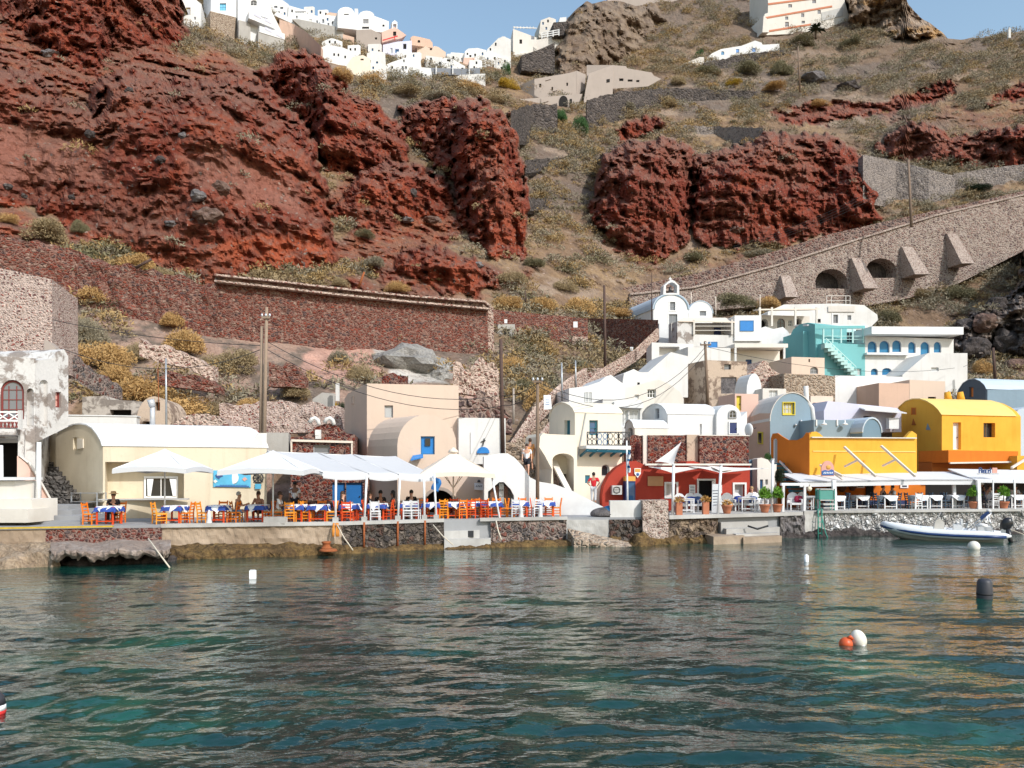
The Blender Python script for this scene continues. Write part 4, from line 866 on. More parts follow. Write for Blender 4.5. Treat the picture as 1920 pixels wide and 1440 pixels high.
m = MB(); q = [h.s.pt(1443.5, 880, .03), h.s.pt(1443.5, 775, .03), h.s.pt(1425, 775, .03), h.s.pt(1400, 785, .03), h.s.pt(1400, 870, .03)]; m.prism(q, -h.s.N(.2), 'peach'); h.add('side_wall', m)
m = MB(); m.prism([h.s.pt(1432, 833, .04), h.s.pt(1423, 832, .04), h.s.pt(1423, 809, .04), h.s.pt(1432, 810, .04)], h.s.N(.05), 'frame_yellow'); m.prism([h.s.pt(1430.5, 831, .095), h.s.pt(1424.5, 830, .095), h.s.pt(1424.5, 812, .095), h.s.pt(1430.5, 812, .095)], h.s.N(.01), 'pane'); h.add('window', m)
h.shell(h.f, arc, h.v, .05, 'offwhite')
m = MB()
for x, y in ((1490, 797), (1500, 790)): m.ball(h.f.pt(x, y, .1), .1, 6, 4, 'metal_grey')
h.add('wall_lamp', m)
h = qb('blue_terrace', 'blue washed terrace wall with hanging white lamps', (1526, 50.5), (1622, 51.5), 850, 787, 3, mat='blue_grey', cat='wall')
for x in (1540, 1579):
 m = MB(); m.bar(h.f.pt(x - 10, 798, .05), h.f.pt(x - 10, 787, .05), .08, .06, 'frame_white'); h.add('wall_bracket', m); m = MB(); m.lathe(h.f.pt(x, 797, .3), [(.2, 0), (.14, .08), (.04, .14), (.03, .3)], 10, 'frame_white'); h.add('hanging_lamp', m)
h = House('blue_dome_house', 'dark blue vault end with pale rim behind the yellow parapet', 'house', (1617, 50.0), (1652, 50.4), 3, mat='blue_wash', pybase=850)
h.front([(1617, 850), (1652, 850)] + arcpts(1617, 1652, 812, 785, 10)); h.done(); h.shell(h.f, arcpts(1617, 1652, 812, 785, 10), h.v, .1, 'roof_blue')
h = qb('lilac_roof_house', 'pale lilac roofed low house with small canopy behind the blue terrace', (1545, 57), (1690, 58), 810, 755, 5, D=None, mat='lilac', poly=[(1545, 810), (1690, 810), (1690, 772), (1682, 765), (1552, 752), (1545, 770)], wins=[(1619, 780, 1634, 800, 'o', dict(depth=.4))])
m = MB(); m.prism([h.f.pt(1603, 770, 1.2), h.f.pt(1680, 776, 1.2), h.f.pt(1684, 770, .02), h.f.pt(1612, 764, .02)], (0, 0, -.08), 'canvas_white'); h.add('canopy', m)
m = MB(); m.bar(h.f.pt(1665, 805, .5), h.f.pt(1665, 785, .5), .7, .5, 'metal_white'); h.add('water_tank', m)
p = P(1511, 810, 52); ch = thing('white_chimney', 'tall bent white chimney beside the blue gable', 'chimney', p); m = MB(); m.tube([P(1526, 800, 52.5), P(1522, 765, 52.5), P(1512, 752, 52.5), P(1511, 724, 52.5)], .17, 8, 'white'); m.build('pipe', ch)
h = House('yellow_tavern_terrace', 'bright yellow tavern terrace with wavy parapet above the veranda', 'tavern', (1518, 47.0), (1719, 48.4), D=(1446, 51), mat='yellow', pybase=905)
h.front([(1518, 903), (1719, 903), (1719, 814), (1710, 808), (1704, 814), (1698, 821), (1560, 821), (1545, 820), (1536, 812), (1530, 809), (1522, 810), (1518, 816)], vec=h.v * .06)
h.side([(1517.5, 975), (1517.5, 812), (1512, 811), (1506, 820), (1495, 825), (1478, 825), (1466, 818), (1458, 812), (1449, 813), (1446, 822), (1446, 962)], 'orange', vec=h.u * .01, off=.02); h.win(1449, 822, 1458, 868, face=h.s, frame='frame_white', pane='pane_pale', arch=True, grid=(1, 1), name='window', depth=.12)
m = MB(); m.prism([h.f.pt(1519, 903, -.5), h.f.pt(1719, 903, -.5), h.f.pt(1719, 830, -.5), h.f.pt(1519, 830, -.5)], h.v * .7, 'yellow'); h.add('wall', m)
h.done()
m = MB(); m.bar(h.f.pt(1524, 846, .02), h.f.pt(1716, 847, .02), .04, .06, 'yellow_pale'); m.bar(h.f.pt(1520, 820, 0.0), h.f.pt(1716, 821.5, 0.0), .3, .06, 'white_warm'); h.add('cornice', m)
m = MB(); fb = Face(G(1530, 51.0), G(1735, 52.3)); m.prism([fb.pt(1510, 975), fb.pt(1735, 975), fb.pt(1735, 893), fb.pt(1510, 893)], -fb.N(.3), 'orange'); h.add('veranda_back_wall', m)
m = MB(); m.prism([fb.pt(1735, 975), fb.pt(1990, 975), fb.pt(1990, 893), fb.pt(1735, 893)], -fb.N(.3), 'interior_shade'); h.add('room_shade', m)  # flat near-black slab that paints the shade of an unbuilt room
m = MB(); m.prism([fb.pt(x, y, .02) for x, y in [(1623, 908), (1637, 908), (1637, 930), (1623, 930)]], fb.N(.04), 'interior_shade'); m.prism([fb.pt(x, y, .02) for x, y in [(1590, 955), (1700, 955), (1700, 938), (1590, 938)]], fb.N(.05), 'blue_navy'); h.add('wall_panel', m)
for x in (1605, 1687):
 m = MB(); m.prism([fb.pt(u_, v_, .03) for u_, v_ in [(x, 907), (x + 15, 907), (x + 15, 915), (x, 915)]], fb.N(.04), 'sign_white'); m.bar(fb.pt(x + 3, 911.5, .075), fb.pt(x + 12, 911.5, .075), .02, .1, 'ink'); tag(m.build('wall_picture', None, loc=fb.pt(x + 7, 915)), 'small white framed picture on the orange veranda wall, ' + ('left one near the dark panel' if x < 1650 else 'right one above the seated diners'), 'picture', 'pictures in the veranda')
for x, y, r_, w_ in ((1557, 912, .26, 'near the round sign'), (1578, 912, .3, 'second from the round sign'), (1597, 913, .22, 'beside the left picture')):
 m = MB(); m.ball(fb.pt(x, y, .08), (r_, .07, r_ * 1.2), 10, 7, 'frame_brown'); tag(m.build('hanging_basket', None, loc=fb.pt(x, y + 8)), 'dark woven ornament on the veranda wall ' + w_, 'ornament', 'woven ornaments in the veranda')
h = House('yellow_house', 'bright yellow barrel vaulted house with pale roof and orange gable', 'house', (1766, 54.0), (1914, 55.6), D=(1672, 62), mat='yellow', pybase=895)
arc = [(1766, 778), (1759, 768), (1750, 760), (1738, 753), (1725, 749), (1712, 749), (1699, 753), (1687, 763), (1678, 777), (1673, 792)]
h.side([(1766, 895)] + arc + [(1672, 880)], 'yellow'); h.win(1708, 764, 1718, 778, face=h.s, frame='orange', pane='orange_dark', solid=True, name='shutter', depth=.06)
W_(h, 1787, 792, 1802, 843, 'wd', depth=.3); W_(h, 1844, 793, 1866, 820, 'o', depth=.35, name='window', pane='pane', solid=False, frame='frame_brown', grid=(2, 1)); h.done()
h.shell(h.s, arc, h.u * .93, .08, 'yellow_pale')
m = MB()
for x, y in ((1714, 797), (1741, 806)): m.prism([h.s.pt(x - 4, y, .01), h.s.pt(x + 4, y, .01), h.s.pt(x - 1, y - 12, .01)], h.s.N(.03), 'orange_dark' if x < 1720 else 'blue_grey')
h.add('wall_ornament', m)
for x in (1778, 1802):
 m = MB(); m.tube([P(x, 752, 58.5), P(x - 2, 735, 58.5)], [.28, .2], 10, 'yellow'); h.add('chimney', m)
m = MB(); m.prism([h.f.pt(1722, 868, 2.6), h.f.pt(1848, 868, 2.6), h.f.pt(1848, 848, 2.6), h.f.pt(1722, 846, 2.6)], -h.f.N(2.59), 'orange'); h.add('balcony', m)
m = MB(); m.prism([h.f.pt(1832, 903, 3.2), h.f.pt(1904, 903, 3.2), h.f.pt(1904, 858, 3.2), h.f.pt(1832, 856, 3.2)], -h.f.N(3.19), 'yellow'); h.add('lower_wall', m)
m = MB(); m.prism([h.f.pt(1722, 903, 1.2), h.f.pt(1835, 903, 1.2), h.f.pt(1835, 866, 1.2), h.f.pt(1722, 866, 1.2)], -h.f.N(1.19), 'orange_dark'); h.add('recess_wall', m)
m = MB(); m.bar(h.f.pt(1722, 869, 2.7), h.f.pt(1835, 867, 2.7), .12, .1, 'white_warm'); m.bar(h.f.pt(1843, 862, 3.25), h.f.pt(1872, 860, 3.25), .1, .12, 'white_warm'); h.add('sill', m)
qb('slate_side_house', 'narrow grey vaulted wing at the right edge beyond the yellow house', (1899, 58), (1990, 58.6), 880, 780, 4, mat='roof_blue', poly=[(1899, 880), (1990, 880), (1990, 762), (1930, 762), (1910, 768), (1899, 780)])
h = House('slate_vault_house', 'slate blue barrel vault house above the yellow roof', 'house', (1850, 66), (2010, 68), D=(1792, 72), mat='slate', pybase=800)
arc = [(1850, 730), (1846, 722), (1838, 715), (1828, 711), (1817, 712), (1806, 719), (1798, 731), (1793, 746)]
h.side([(1850, 800)] + arc + [(1792, 800)], 'slate'); h.win(1817, 726, 1825, 745, face=h.s, frame='frame_brown', pane='door_orange', solid=True, name='window'); h.done()
m = MB(); m.prism([h.f.pt(1851, 800, .03), h.f.pt(2010, 800, .03), h.f.pt(2010, 728, .03), h.f.pt(1851, 731, .03)], -h.f.N(.2), 'blue_grey'); h.add('front_wall', m)
h.shell(h.s, arc, h.u, .06, 'roof_blue')
h = House('tan_ruin', 'tan peeling square ruin with boarded window among white houses', 'ruin', (1324, 66), (1401, 67), D=(1282, 69), mat='ruin_tan', pybase=765)
h.block(775, 675); W_(h, 1352, 707, 1381, 738, 'o', depth=.15, pane='rock_bluegrey', frame='frame_grey', name='window'); W_(h, 1358, 683, 1371, 693, 'o', depth=.25, pane='pane_grey', name='window'); h.done()
qb('tan_low_ruin', 'long low tan ruin with arched grille below the turquoise house', (1484, 72), (1546, 73), 760, 669, 6, mat='beige', wins=[(1519, 688, 1534, 701, 'g', dict(arch=True)), (1516, 673, 1519, 679, 'o', dict(depth=.2))], cat='ruin')
qb('tan_rubble_wall', 'tan rubble wall with broken top in the middle of the village', (1470, 68), (1566, 69), 770, 700, 3, mat='stone_tan', cat='wall', poly=[(1470, 770), (1566, 770), (1566, 706), (1545, 703), (1500, 702), (1470, 700)])
qb('rubble_stub', 'broken rubble corner beside the pale flat canopy', (1395, 70), (1470, 71), 750, 676, 3, mat='stone_pinkpale', cat='ruin', poly=[(1395, 740), (1470, 745), (1470, 706), (1445, 690), (1440, 678), (1430, 676), (1415, 692), (1400, 702)])
qb('white_wall_house', 'plain white flat house in front of the six arch villa', (1566, 71), (1692, 72), 790, 704, 5, mat='white_clean')
qb('peach_house', 'peach and beige square house under the white villa', (1648, 68), (1705, 68.4), 790, 718, 5, mat='peach')
qb('sand_house', 'sandy plaster house with broken roof edge beside the slate vault', (1705.5, 68.4), (1775, 69), 790, 714, 5, mat='beige', poly=[(1705.5, 790), (1775, 790), (1772, 715), (1745, 714), (1705.5, 712)], wins=[(1740, 744, 1755, 752, 'o', dict(depth=.3))])
qb('white_dome_house', 'rounded white roof below the tan ruin', (1402, 63), (1430, 64), 790, 700, 2, mat='white_clean', poly=[(1400, 790), (1428, 790), (1428, 742)] + arcpts(1400, 1428, 735, 700, 10))
qb('ochre_door_house', 'pale pink house with yellow door above the long vault', (1378, 55), (1422, 56), 800, 738, 2.5, mat='pink', wins=[(1381, 742, 1390, 770, 'y', dict(solid=True, pane='frame_yellow', name='door'))])
qb('tan_back_wall', 'dull tan wall with white window behind the blue gable', (1520, 60), (1562, 61), 790, 742, 4, mat='beige', wins=[(1524, 755, 1530, 772, 'o', dict(depth=.2))])
qb('white_hut', 'small white hut with barred window next to the rubble wall', (1430, 62), (1474, 63), 790, 728, 4, mat='offwhite', wins=[(1442, 732, 1458, 746, 'p')])
h = House('arch_villa', 'white villa with six blue arches under a flat roof', 'villa', (1622, 85), (1788, 87), 6, mat='white', pybase=710)
h.block(712, 630)
for x0, y0, x1, y1 in ((1627, 640, 1644, 663), (1649, 639, 1668, 664), (1673, 638, 1690, 660), (1703, 641, 1717, 662), (1726, 641, 1743, 669), (1751, 641, 1765, 661), (1633, 691, 1646, 703), (1654, 690, 1672, 703)): W_(h, x0, y0, x1, y1, 'ba', depth=.25)
h.done(); m = MB(); m.prism([h.f.pt(1620, 630, 1.3), h.f.pt(1790, 631, 1.3), h.f.pt(1790, 617, 1.3), h.f.pt(1620, 616, 1.3)], -h.f.N(6.5), 'white_clean'); h.add('roof', m)
m = MB(); m.prism([h.f.pt(1620, 666, .5), h.f.pt(1700, 667, .5), h.f.pt(1700, 663, .5), h.f.pt(1620, 662, .5)], -h.f.N(.49), 'white_clean'); h.add('balcony_ledge', m)
qb('white_annex', 'plain white annex with sloping stair wall right of the six arches', (1692, 82), (1814, 83), 760, 662, 6, mat='white', poly=[(1692, 760), (1814, 760), (1814, 662), (1740, 662), (1692, 703)], wins=[(1746, 689, 1760, 696, 'p', dict(grid=(1, 1)))])
h = House('turquoise_house', 'turquoise two storey house with white striped windows and stairway', 'house', (1545, 84), (1622, 85), D=(1476, 90), mat='turquoise', pybase=710)
h.block(712, 643)
m = MB(); m.prism([h.f.pt(1528, 714, -2.2), h.f.pt(1622, 714, -2.2), h.f.pt(1622, 614, -2.2), h.f.pt(1528, 614, -2.2)], -h.f.N(4), 'turquoise'); up_ = h.add('upper_wall', m)
m = MB(); q = [h.s.pt(x, y, .05) for x, y in [(1545, 690), (1527, 690), (1527, 609), (1515, 606), (1500, 610), (1486, 622), (1477, 645), (1476, 672)]];
sf = Face(G(1528, 84.8), G(1476, 90.0)); m.prism([sf.pt(x, y) for x, y in [(1528, 672), (1528, 608), (1515, 605), (1500, 608), (1487, 618), (1478, 638), (1476, 672)]], (4, 1.5, 0), 'turquoise'); h.add('side_wall', m)
f3 = Face(h.A - h.f.N(2.18).xy.to_3d(), h.B - h.f.N(2.18).xy.to_3d())
for x0, x1 in ((1535, 1548), (1585, 1600)): h.win(x0, 622, x1, 642, face=f3, cut=False, frame='frame_aqua', pane='pane', grid=(2, 2), sur='frame_aqua', surw=.25)
W_(h, 1573, 667, 1583, 678, 'aq'); W_(h, 1598, 691, 1615, 704, 'aq', pane='pane_pale'); h.done()
m = MB()
for x in (1545, 1562, 1578, 1600, 1620): m.bar(h.f.pt(x, 643, -.1), h.f.pt(x, 613, -.1), .14, .14, 'frame_aqua')
m.bar(h.f.pt(1528, 614, -.1), h.f.pt(1622, 613, -.1), .2, .3, 'turquoise'); [m.bar(h.f.pt(1545, y, -.08), h.f.pt(1622, y, -.08), .05, .05, 'frame_aqua') for y in (630, 636)]; h.add('veranda', m)
m = MB()
for i in range(9):
 x = 1540 + i * 6; y = 648 + i * 6.2; m.box(h.f.pt(x + 3, y + 3, .6), (.7, 1.0, .5), 0, 'frame_aqua')
m.bar(h.f.pt(1538, 645, 1.0), h.f.pt(1594, 702, 1.0), .1, .12, 'frame_aqua'); m.bar(h.f.pt(1538, 637, 1.0), h.f.pt(1594, 690, 1.0), .06, .08, 'frame_aqua'); [m.bar(h.f.pt(1540 + i * 9, 647 + i * 9, 1.0), h.f.pt(1540 + i * 9, 639 + i * 8.7, 1.0), .05, .05, 'frame_aqua') for i in range(7)]; h.add('stairway', m)
m = MB(); m.prism([f3.pt(1512, 612, .2), f3.pt(1625, 614, .2), f3.pt(1620, 606, -3), f3.pt(1520, 603, -3)], (0, 0, .2), 'white_clean'); h.add('roof', m)
h = House('long_white_villa', 'long white villa with scalloped wall along the top of the village', 'villa', (1510, 99), (1612, 100), 6, mat='white', pybase=615)
h.front([(1440, 618), (1628, 618), (1646, 600), (1645, 590), (1620, 572), (1570, 569), (1470, 571), (1450, 580), (1440, 585)]); W_(h, 1562, 590, 1571, 606, 'g', sur='white_clean', surw=.2); W_(h, 1589, 591, 1596, 600, 'g', grid=(1, 1)); W_(h, 1532, 598, 1539, 605, 'o', depth=.2); h.done()
m = MB(); m.prism([h.f.pt(1552, 585, .1), h.f.pt(1602, 585, .1), h.f.pt(1602, 574, .1), h.f.pt(1552, 574, .1)], h.f.N(.03), 'offwhite'); h.add('wall_band', m)
m = MB()
for x in (1554, 1563, 1590, 1598): m.bar(h.f.pt(x, 572, -.5), h.f.pt(x, 553, -.5), .06, .06, 'offwhite')
m.bar(h.f.pt(1554, 553, -.5), h.f.pt(1598, 553, -.5), .06, .06, 'offwhite'); m.bar(h.f.pt(1554, 562, -.5), h.f.pt(1598, 562, -.5), .05, .05, 'offwhite'); h.add('roof_railing', m)
h = qb('pergola_villa', 'white villa with arched openings under a pale timber pergola', (1412, 96), (1518, 97), 640, 590, 4, mat='offwhite', wins=[(1427, 598, 1440, 617, 'oa'), (1457, 597, 1472, 615, 'a', dict(frame='frame_brown')), (1478, 600, 1486, 612, 'w'), (1491, 597, 1503, 614, 'oa')], cat='villa')
m = MB(); m.prism([h.f.pt(1405, 587, 2.5), h.f.pt(1517, 586, 2.5), h.f.pt(1513, 580, 0.02), h.f.pt(1412, 581, .02)], (0, 0, -.15), 'canvas_beige')
for x in (1408, 1430, 1473, 1512): m.bar(h.f.pt(x, 618, 2.4), h.f.pt(x, 584, 2.4), .2, .2, 'white_warm')
h.add('pergola', m)
h = House('blue_shutter_villa', 'white villa with deep covered terrace and bright blue shutter', 'villa', (1292, 88), (1428, 89), 6, mat='white', pybase=645)
h.block(650, 627);
m = MB(); m.prism([h.f.pt(1376, 640, .2), h.f.pt(1426, 640, .2), h.f.pt(1426, 592, .2), h.f.pt(1376, 592, .2)], -h.f.N(4), 'white_clean'); h.add('shutter_wall', m)
h.win(1387, 601, 1413, 621, cut=False, frame='frame_blue', pane='blue_bright', solid=True, face=Face(h.f.pt(1376, 640, .21).xy.to_3d(), h.f.pt(1426, 640, .21).xy.to_3d()))
m = MB(); m.prism([h.f.pt(1275, 640, -3), h.f.pt(1376, 640, -3), h.f.pt(1376, 596, -3), h.f.pt(1275, 596, -3)], -h.f.N(1), 'offwhite'); h.add('back_wall', m)
m = MB()
for x0, x1 in ((1303, 1316), (1357, 1370)): m.prism([h.f.pt(x0, 621, -2.95), h.f.pt(x1, 621, -2.95), h.f.pt(x1, 606, -2.95), h.f.pt(x0, 606, -2.95)], h.f.N(.1), 'blue_navy')
h.add('shutter', m)
m = MB(); m.prism([h.f.pt(1270, 604, .3), h.f.pt(1376, 606, .3), h.f.pt(1380, 588, -3), h.f.pt(1300, 588, -3)], (0, 0, .12), 'canvas_beige');
for x in (1300, 1371): m.bar(h.f.pt(x, 628, .2), h.f.pt(x, 600, .2), .2, .2, 'white_warm')
[m.bar(h.f.pt(1300, y, .2), h.f.pt(1371, y, .2), .06, .06, 'white_warm') for y in (612, 620)]; h.add('pergola', m)
W_(h, 1328, 641, 1345, 654, 'b', cut=False); W_(h, 1303, 654, 1311, 660, 'b', cut=False); h.done()
qb('grey_side_wall', 'mottled white wall left of the covered terrace', (1270, 87.6), (1300, 88), 650, 602, 1.5, mat='ruin_white', cat='wall')
h = qb('lower_terrace_house', 'white terrace house with shaded niche below the blue shutter villa', (1222, 76), (1300, 77), 700, 642, 5, D=(1212, 80), mat='white', wins=[(1236, 650, 1274, 672, 'o', dict(pane='offwhite', frame='frame_white', depth=.8))])
h = qb('canopy_house', 'white house with a wide flat canopy and dark doorway', (1366, 76), (1462, 77), 720, 655, 4, mat='white_warm', wins=[(1398, 674, 1410, 690, 'nd')])
m = MB(); m.prism([h.f.pt(1364, 656, 1.5), h.f.pt(1462, 656, 1.5), h.f.pt(1462, 649, 1.5), h.f.pt(1364, 649, 1.5)], -h.f.N(2), 'white_warm'); [m.bar(h.f.pt(x, 690, 1.4), h.f.pt(x, 655, 1.4), .18, .18, 'white') for x in (1366, 1456)]; h.add('canopy', m)
qb('grey_white_block', 'plain white block under the blue awnings in mid village', (1290, 74), (1370, 75), 720, 650, 4, mat='white')
qb('white_shelter', 'sunlit white curved shoulder wall left of the turquoise gable', (1425, 90), (1490, 91), 650, 612, 4, mat='white_clean', poly=[(1425, 650), (1490, 650), (1478, 622), (1468, 613), (1450, 617), (1435, 612), (1425, 616)])
qb('white_bench_wall', 'low white garden wall below the church door', (1232, 93), (1262, 93.5), 650, 606, 3, mat='white_clean', cat='wall', poly=[(1236, 645), (1262, 645), (1262, 628), (1250, 612), (1236, 606)])
h = House('church', 'small white church with arched gable and bell arch', 'church', (1225, 98), (1291, 99), D=(1166, 106), mat='white_clean', pybase=625)
arc = arcpts(1225, 1291, 580, 551, 16)
h.front([(1225, 640), (1291, 640)] + arc); W_(h, 1256, 566, 1266, 582, 'g', sur='frame_white'); W_(h, 1254, 589, 1270, 618, 'g', sur='frame_white', name='door'); h.done()
h.shell(h.f, arc, h.v, .12, 'roof_blue')
m = MB(); o = [h.f.pt(x, y, .02) for x, y in arc]; i_ = [h.f.pt(x, y, .02) for x, y in arcpts(1227, 1289, 580, 553, 16)]; m.prism(o + i_[::-1], h.f.N(.06), 'blue_grey'); h.add('gable_trim', m)
m = MB(); bf = h.f
m.prism([bf.pt(x, y, .1) for x, y in [(1243, 553), (1244, 536), (1248, 536), (1248, 550), (1269, 550), (1269, 536), (1273, 536), (1273, 553)]], -bf.N(1.0), 'white_clean')
bl = [(1244, 536), (1254, 527), (1259, 525), (1264, 527), (1273, 536)] + [(1269, 536)] + [(1264 + 0, 531), (1259, 529.5), (1254, 531), (1248, 536)]
m.prism([bf.pt(x, y, .1) for x, y in bl], -bf.N(1.0), 'white_clean'); m.bar(bf.pt(1259, 526, -.4), bf.pt(1259, 518, -.4), .12, .12, 'white_clean'); m.bar(bf.pt(1256.4, 521.5, -.4), bf.pt(1261.6, 521.5, -.4), .12, .12, 'white_clean'); h.add('bell_arch', m)
m = MB(); m.lathe(bf.pt(1259, 545, -.4), [(.26, 0), (.2, .2), (.16, .5), (.04, .6)], 10, 'metal_dark'); h.add('bell', m)
h = House('church_chapel', 'lower white vaulted chapel attached to the church', 'church', (1291.5, 99.1), (1336, 99.6), 7, mat='white_clean', pybase=620)
arc = arcpts(1291.5, 1336, 588, 565, 12); h.front([(1291.5, 640), (1336, 640)] + arc); W_(h, 1312, 583, 1324, 592, 'g', grid=(1, 1)); h.done(); h.shell(h.f, arc, h.v, .1, 'roof_blue')
from mathutils import noise as MN
def jig(p, s, amp, seed=0.0):
 q = Vector((p.x * s + seed, p.y * s, p.z * s)); return (MN.noise(q) + .5 * MN.noise(q * 2.1)) * amp
def seat_pts(pts):
 return [(p[0], sum(ter(p[0] + d, p[3] - 4) for d in (-12, 0, 12)) / 3 + .2, p[2], p[3] + 14) for p in pts]
def rough_wall(name, label, pts, mat, thick=1.0, amp=.12, step=5.0, rows=8, cat='wall', parent=None, freq=1.6, world_z=None, group=None, top_amp=0.0):
 """masonry wall along picture points (px, distance, py of the top, py of the foot): uneven stone face, real thickness"""
 xs = [p[0] for p in pts]; n = max(2, int((xs[-1] - xs[0]) / step) + 1); grid = []
 for i in range(n):
  x = lerp(xs[0], xs[-1], i / (n - 1)); Y, a, b = (float(np.interp(x, xs, [p[k] for p in pts])) for k in (1, 2, 3))
  t, f_ = (P(x, a, Y), P(x, b, Y)) if world_z is None else (G(x, Y, world_z[0]), G(x, Y, world_z[1]))
  if world_z is None or top_amp: t.z += jig(t, .9, top_amp)
  row = []
  for j in range(rows + 1):
   q = t.lerp(f_, j / rows); e = min(1, j / 1.0)
   row.append(q + Vector((0, -abs(jig(q, freq, amp)) * 1.0, 0)))
  grid.append((row, t, f_))
 m = MB(); R = [g[0] for g in grid]; m.sheet([[g[0][j] for g in grid] for j in range(rows + 1)], mat, False)
 tv = Vector((0, thick, 0)); o = len(m.v); k = m.idx(mat)
 back = [g[1] + tv for g in grid] + [g[2] + tv for g in grid]; m.v += back
 def face(f): m.f.append(f); m.mi.append(k); m.sm.append(False)
 for i in range(n - 1):
  face([i, i + 1, o + i + 1, o + i]); face([o + i, o + i + 1, o + n + i + 1, o + n + i]); face([rows * n + i, rows * n + i + 1, o + n + i + 1, o + n + i])
 face([j * n for j in range(rows + 1)] + [o + n, o]); face([j * n + n - 1 for j in range(rows + 1)] + [o + n + n - 1, o + n - 1])
 if parent is None:
  ob = m.build(name, None, loc=grid[0][2]); tag(ob, label, cat, group)
 else: ob = m.build(name, parent)
 return ob
def strip(name, x0, x1, d0, d1, z0, z1, mat, step=20, kind='structure', label=None, parent=None):
 n = max(2, int((x1 - x0) / step) + 1); m = MB(); rows = [[], [], [], []]
 for i in range(n):
  x = lerp(x0, x1, i / (n - 1)); Y = quay_y(x)
  a, b_ = G(x, Y + d0, 0), G(x, Y + d1, 0); b_.x = a.x if abs(d1 - d0) < 3 else b_.x
  rows[0].append(Vector((a.x, a.y, z0))); rows[1].append(Vector((a.x, a.y, z1))); rows[2].append(Vector((b_.x, b_.y, z1))); rows[3].append(Vector((b_.x, b_.y, z0)))
 m.sheet(rows + [rows[0]], mat, False); k = m.idx(mat)
 m.f.append([q * n for q in range(4)]); m.f.append([q * n + n - 1 for q in range(4)]); m.mi += [k, k]; m.sm += [False, False]
 if parent: return m.build(name, parent)
 ob = m.build(name, None, loc=rows[0][0]); ob['kind'] = kind
 if label: ob['label'] = label
 return ob
strip('quay_pavement', -450, 2350, .25, 16, -.8, QZ, 'paving', label='grey paved quay along the waterfront')
strip('yellow_edge_line', -450, 210, .02, .16, QZ - .05, QZ + .015, 'yellow_line', label='yellow painted edge line of the left quay')
strip('white_kerb', 302, 832, .0, .36, QZ - .10, QZ + .05, 'concrete_white', label='white painted kerb along the taverna terrace')
strip('white_kerb', 900, 1064, .0, .36, QZ - .10, QZ + .05, 'concrete_white', label='white painted kerb by the stair wall terrace')
strip('cafe_terrace', 1255, 1506, -.15, 5.5, 1.18, QZ + .06, 'concrete_white', label='white terrace paving before the red cafe')
strip('veranda_floor', 1532, 2350, -.1, 9, 1.27, QZ + .10, 'concrete_white', label='white floor edge of the yellow tavern veranda')
QW = [('quay_wall', 'plain tan concrete quay wall at the left end under the yellow line', -450, 86, 'rough_concrete', .05), ('quay_wall', 'quay wall of small dark red stones under the yellow line', 86, 304, 'stone_quayred', .06),
      ('quay_wall', 'pitted rough concrete quay wall under the first orange chairs', 304, 642, 'rough_concrete', .10), ('quay_wall', 'quay wall of dark rounded lava stones below the pergola posts', 642, 832, 'stone_dark', .2),
      ('quay_wall', 'quay wall of mixed red and grey stones below the stair wall tables', 920, 1062, 'stone_mixed', .14), ('quay_wall', 'low white plastered quay wall behind the slipway', 1062, 1142, 'concrete_white', .04),
      ('quay_wall', 'broken dark rubble quay wall beside the upturned boat', 1142, 1206, 'stone_dark', .3), ('quay_wall', 'brown rubble quay wall under the planters', 1252, 1346, 'stone_brown', .28),
      ('quay_wall', 'jagged grey rock quay wall right of the white steps', 1462, 1508, 'rock_bluegrey', .4), ('quay_wall', 'white plastered bay in the quay beside the green cabinet', 1508, 1548, 'concrete_white', .06),
      ('quay_wall', 'whitewashed rubble quay wall behind the inflatable boat', 1546, 2350, 'stone_whitewash', .25)]
for nm, lb, x0, x1, mt, am in QW:
 zt = QZ + .085 if x0 >= 1508 else QZ - .01
 rough_wall(nm, lb, [(x, quay_y(x) + .12, 0, 0) for x in np.linspace(x0, x1, 12)], mt, .8, am, 3.0, 10, world_z=(zt - .10 if zt < QZ else zt, -.5), freq=2.2)
rough_wall('stone_pillar', 'square pillar of pale and dark rubble standing on the quay', [(1205, 38.6, 0, 0), (1253, 39.2, 0, 0)], 'stone_pale', 1.3, .12, 3, 12, world_z=(2.12, -.4), cat='pillar', freq=2.4)
strip('white_ledge', 1144, 1206, 0.3, .8, 1.2, 2.1, 'white', kind='structure', label='low white wall behind the upturned boat')
def steps(name, label, x0, x1, spec, mat):
 t_ = thing(name, label, 'steps', G((x0 + x1) / 2, quay_y(x0), 0))
 for a, b_, d0, d1, z1 in spec: strip('step', a, b_, d0, d1, -.5, z1, mat, 20, parent=t_)
steps('quay_steps', 'grey white steps recessed into the quay below the beige umbrella', 832, 920, [(833, 920, .55, 1.4, QZ - .05), (833, 899, .1, .56, .78), (833, 920, -.3, .11, .42)], 'concrete_white')
m = MB(); x = 906; m.box(G(878, 37.2, .62), (.5, .06, .3), 0, 'metal_dark'); tag(m.build('step_hatch', None, loc=G(878, 37.2, .47)), 'small dark hatch on the quay steps', 'hatch')
steps('white_steps', 'broad white steps leading from the cafe terrace to a landing', 1346, 1463, [(1346, 1463, .3, 1.6, QZ + .02), (1352, 1440, -.3, .31, .95), (1362, 1462, -.9, -.29, .66), (1380, 1462, -1.5, -.89, .42)], 'concrete_white')
steps('landing_slab', 'flat concrete landing slab over dark water under the white steps', 1338, 1466, [(1338, 1396, -2.0, -.3, .38), (1394, 1466, -2.2, -.8, .30)], 'rough_concrete')
m = MB(); m.prism([G(1064, 38.4, .8), G(1178, 38.3, .15), G(1190, 37.2, -.1), G(1076, 37.5, .4)], (0, 0, -.6), 'stone_tan'); o = m.build('slipway', None, loc=G(1120, 38, 0)); o['kind'] = 'structure'; o['label'] = 'small sloping concrete slipway'
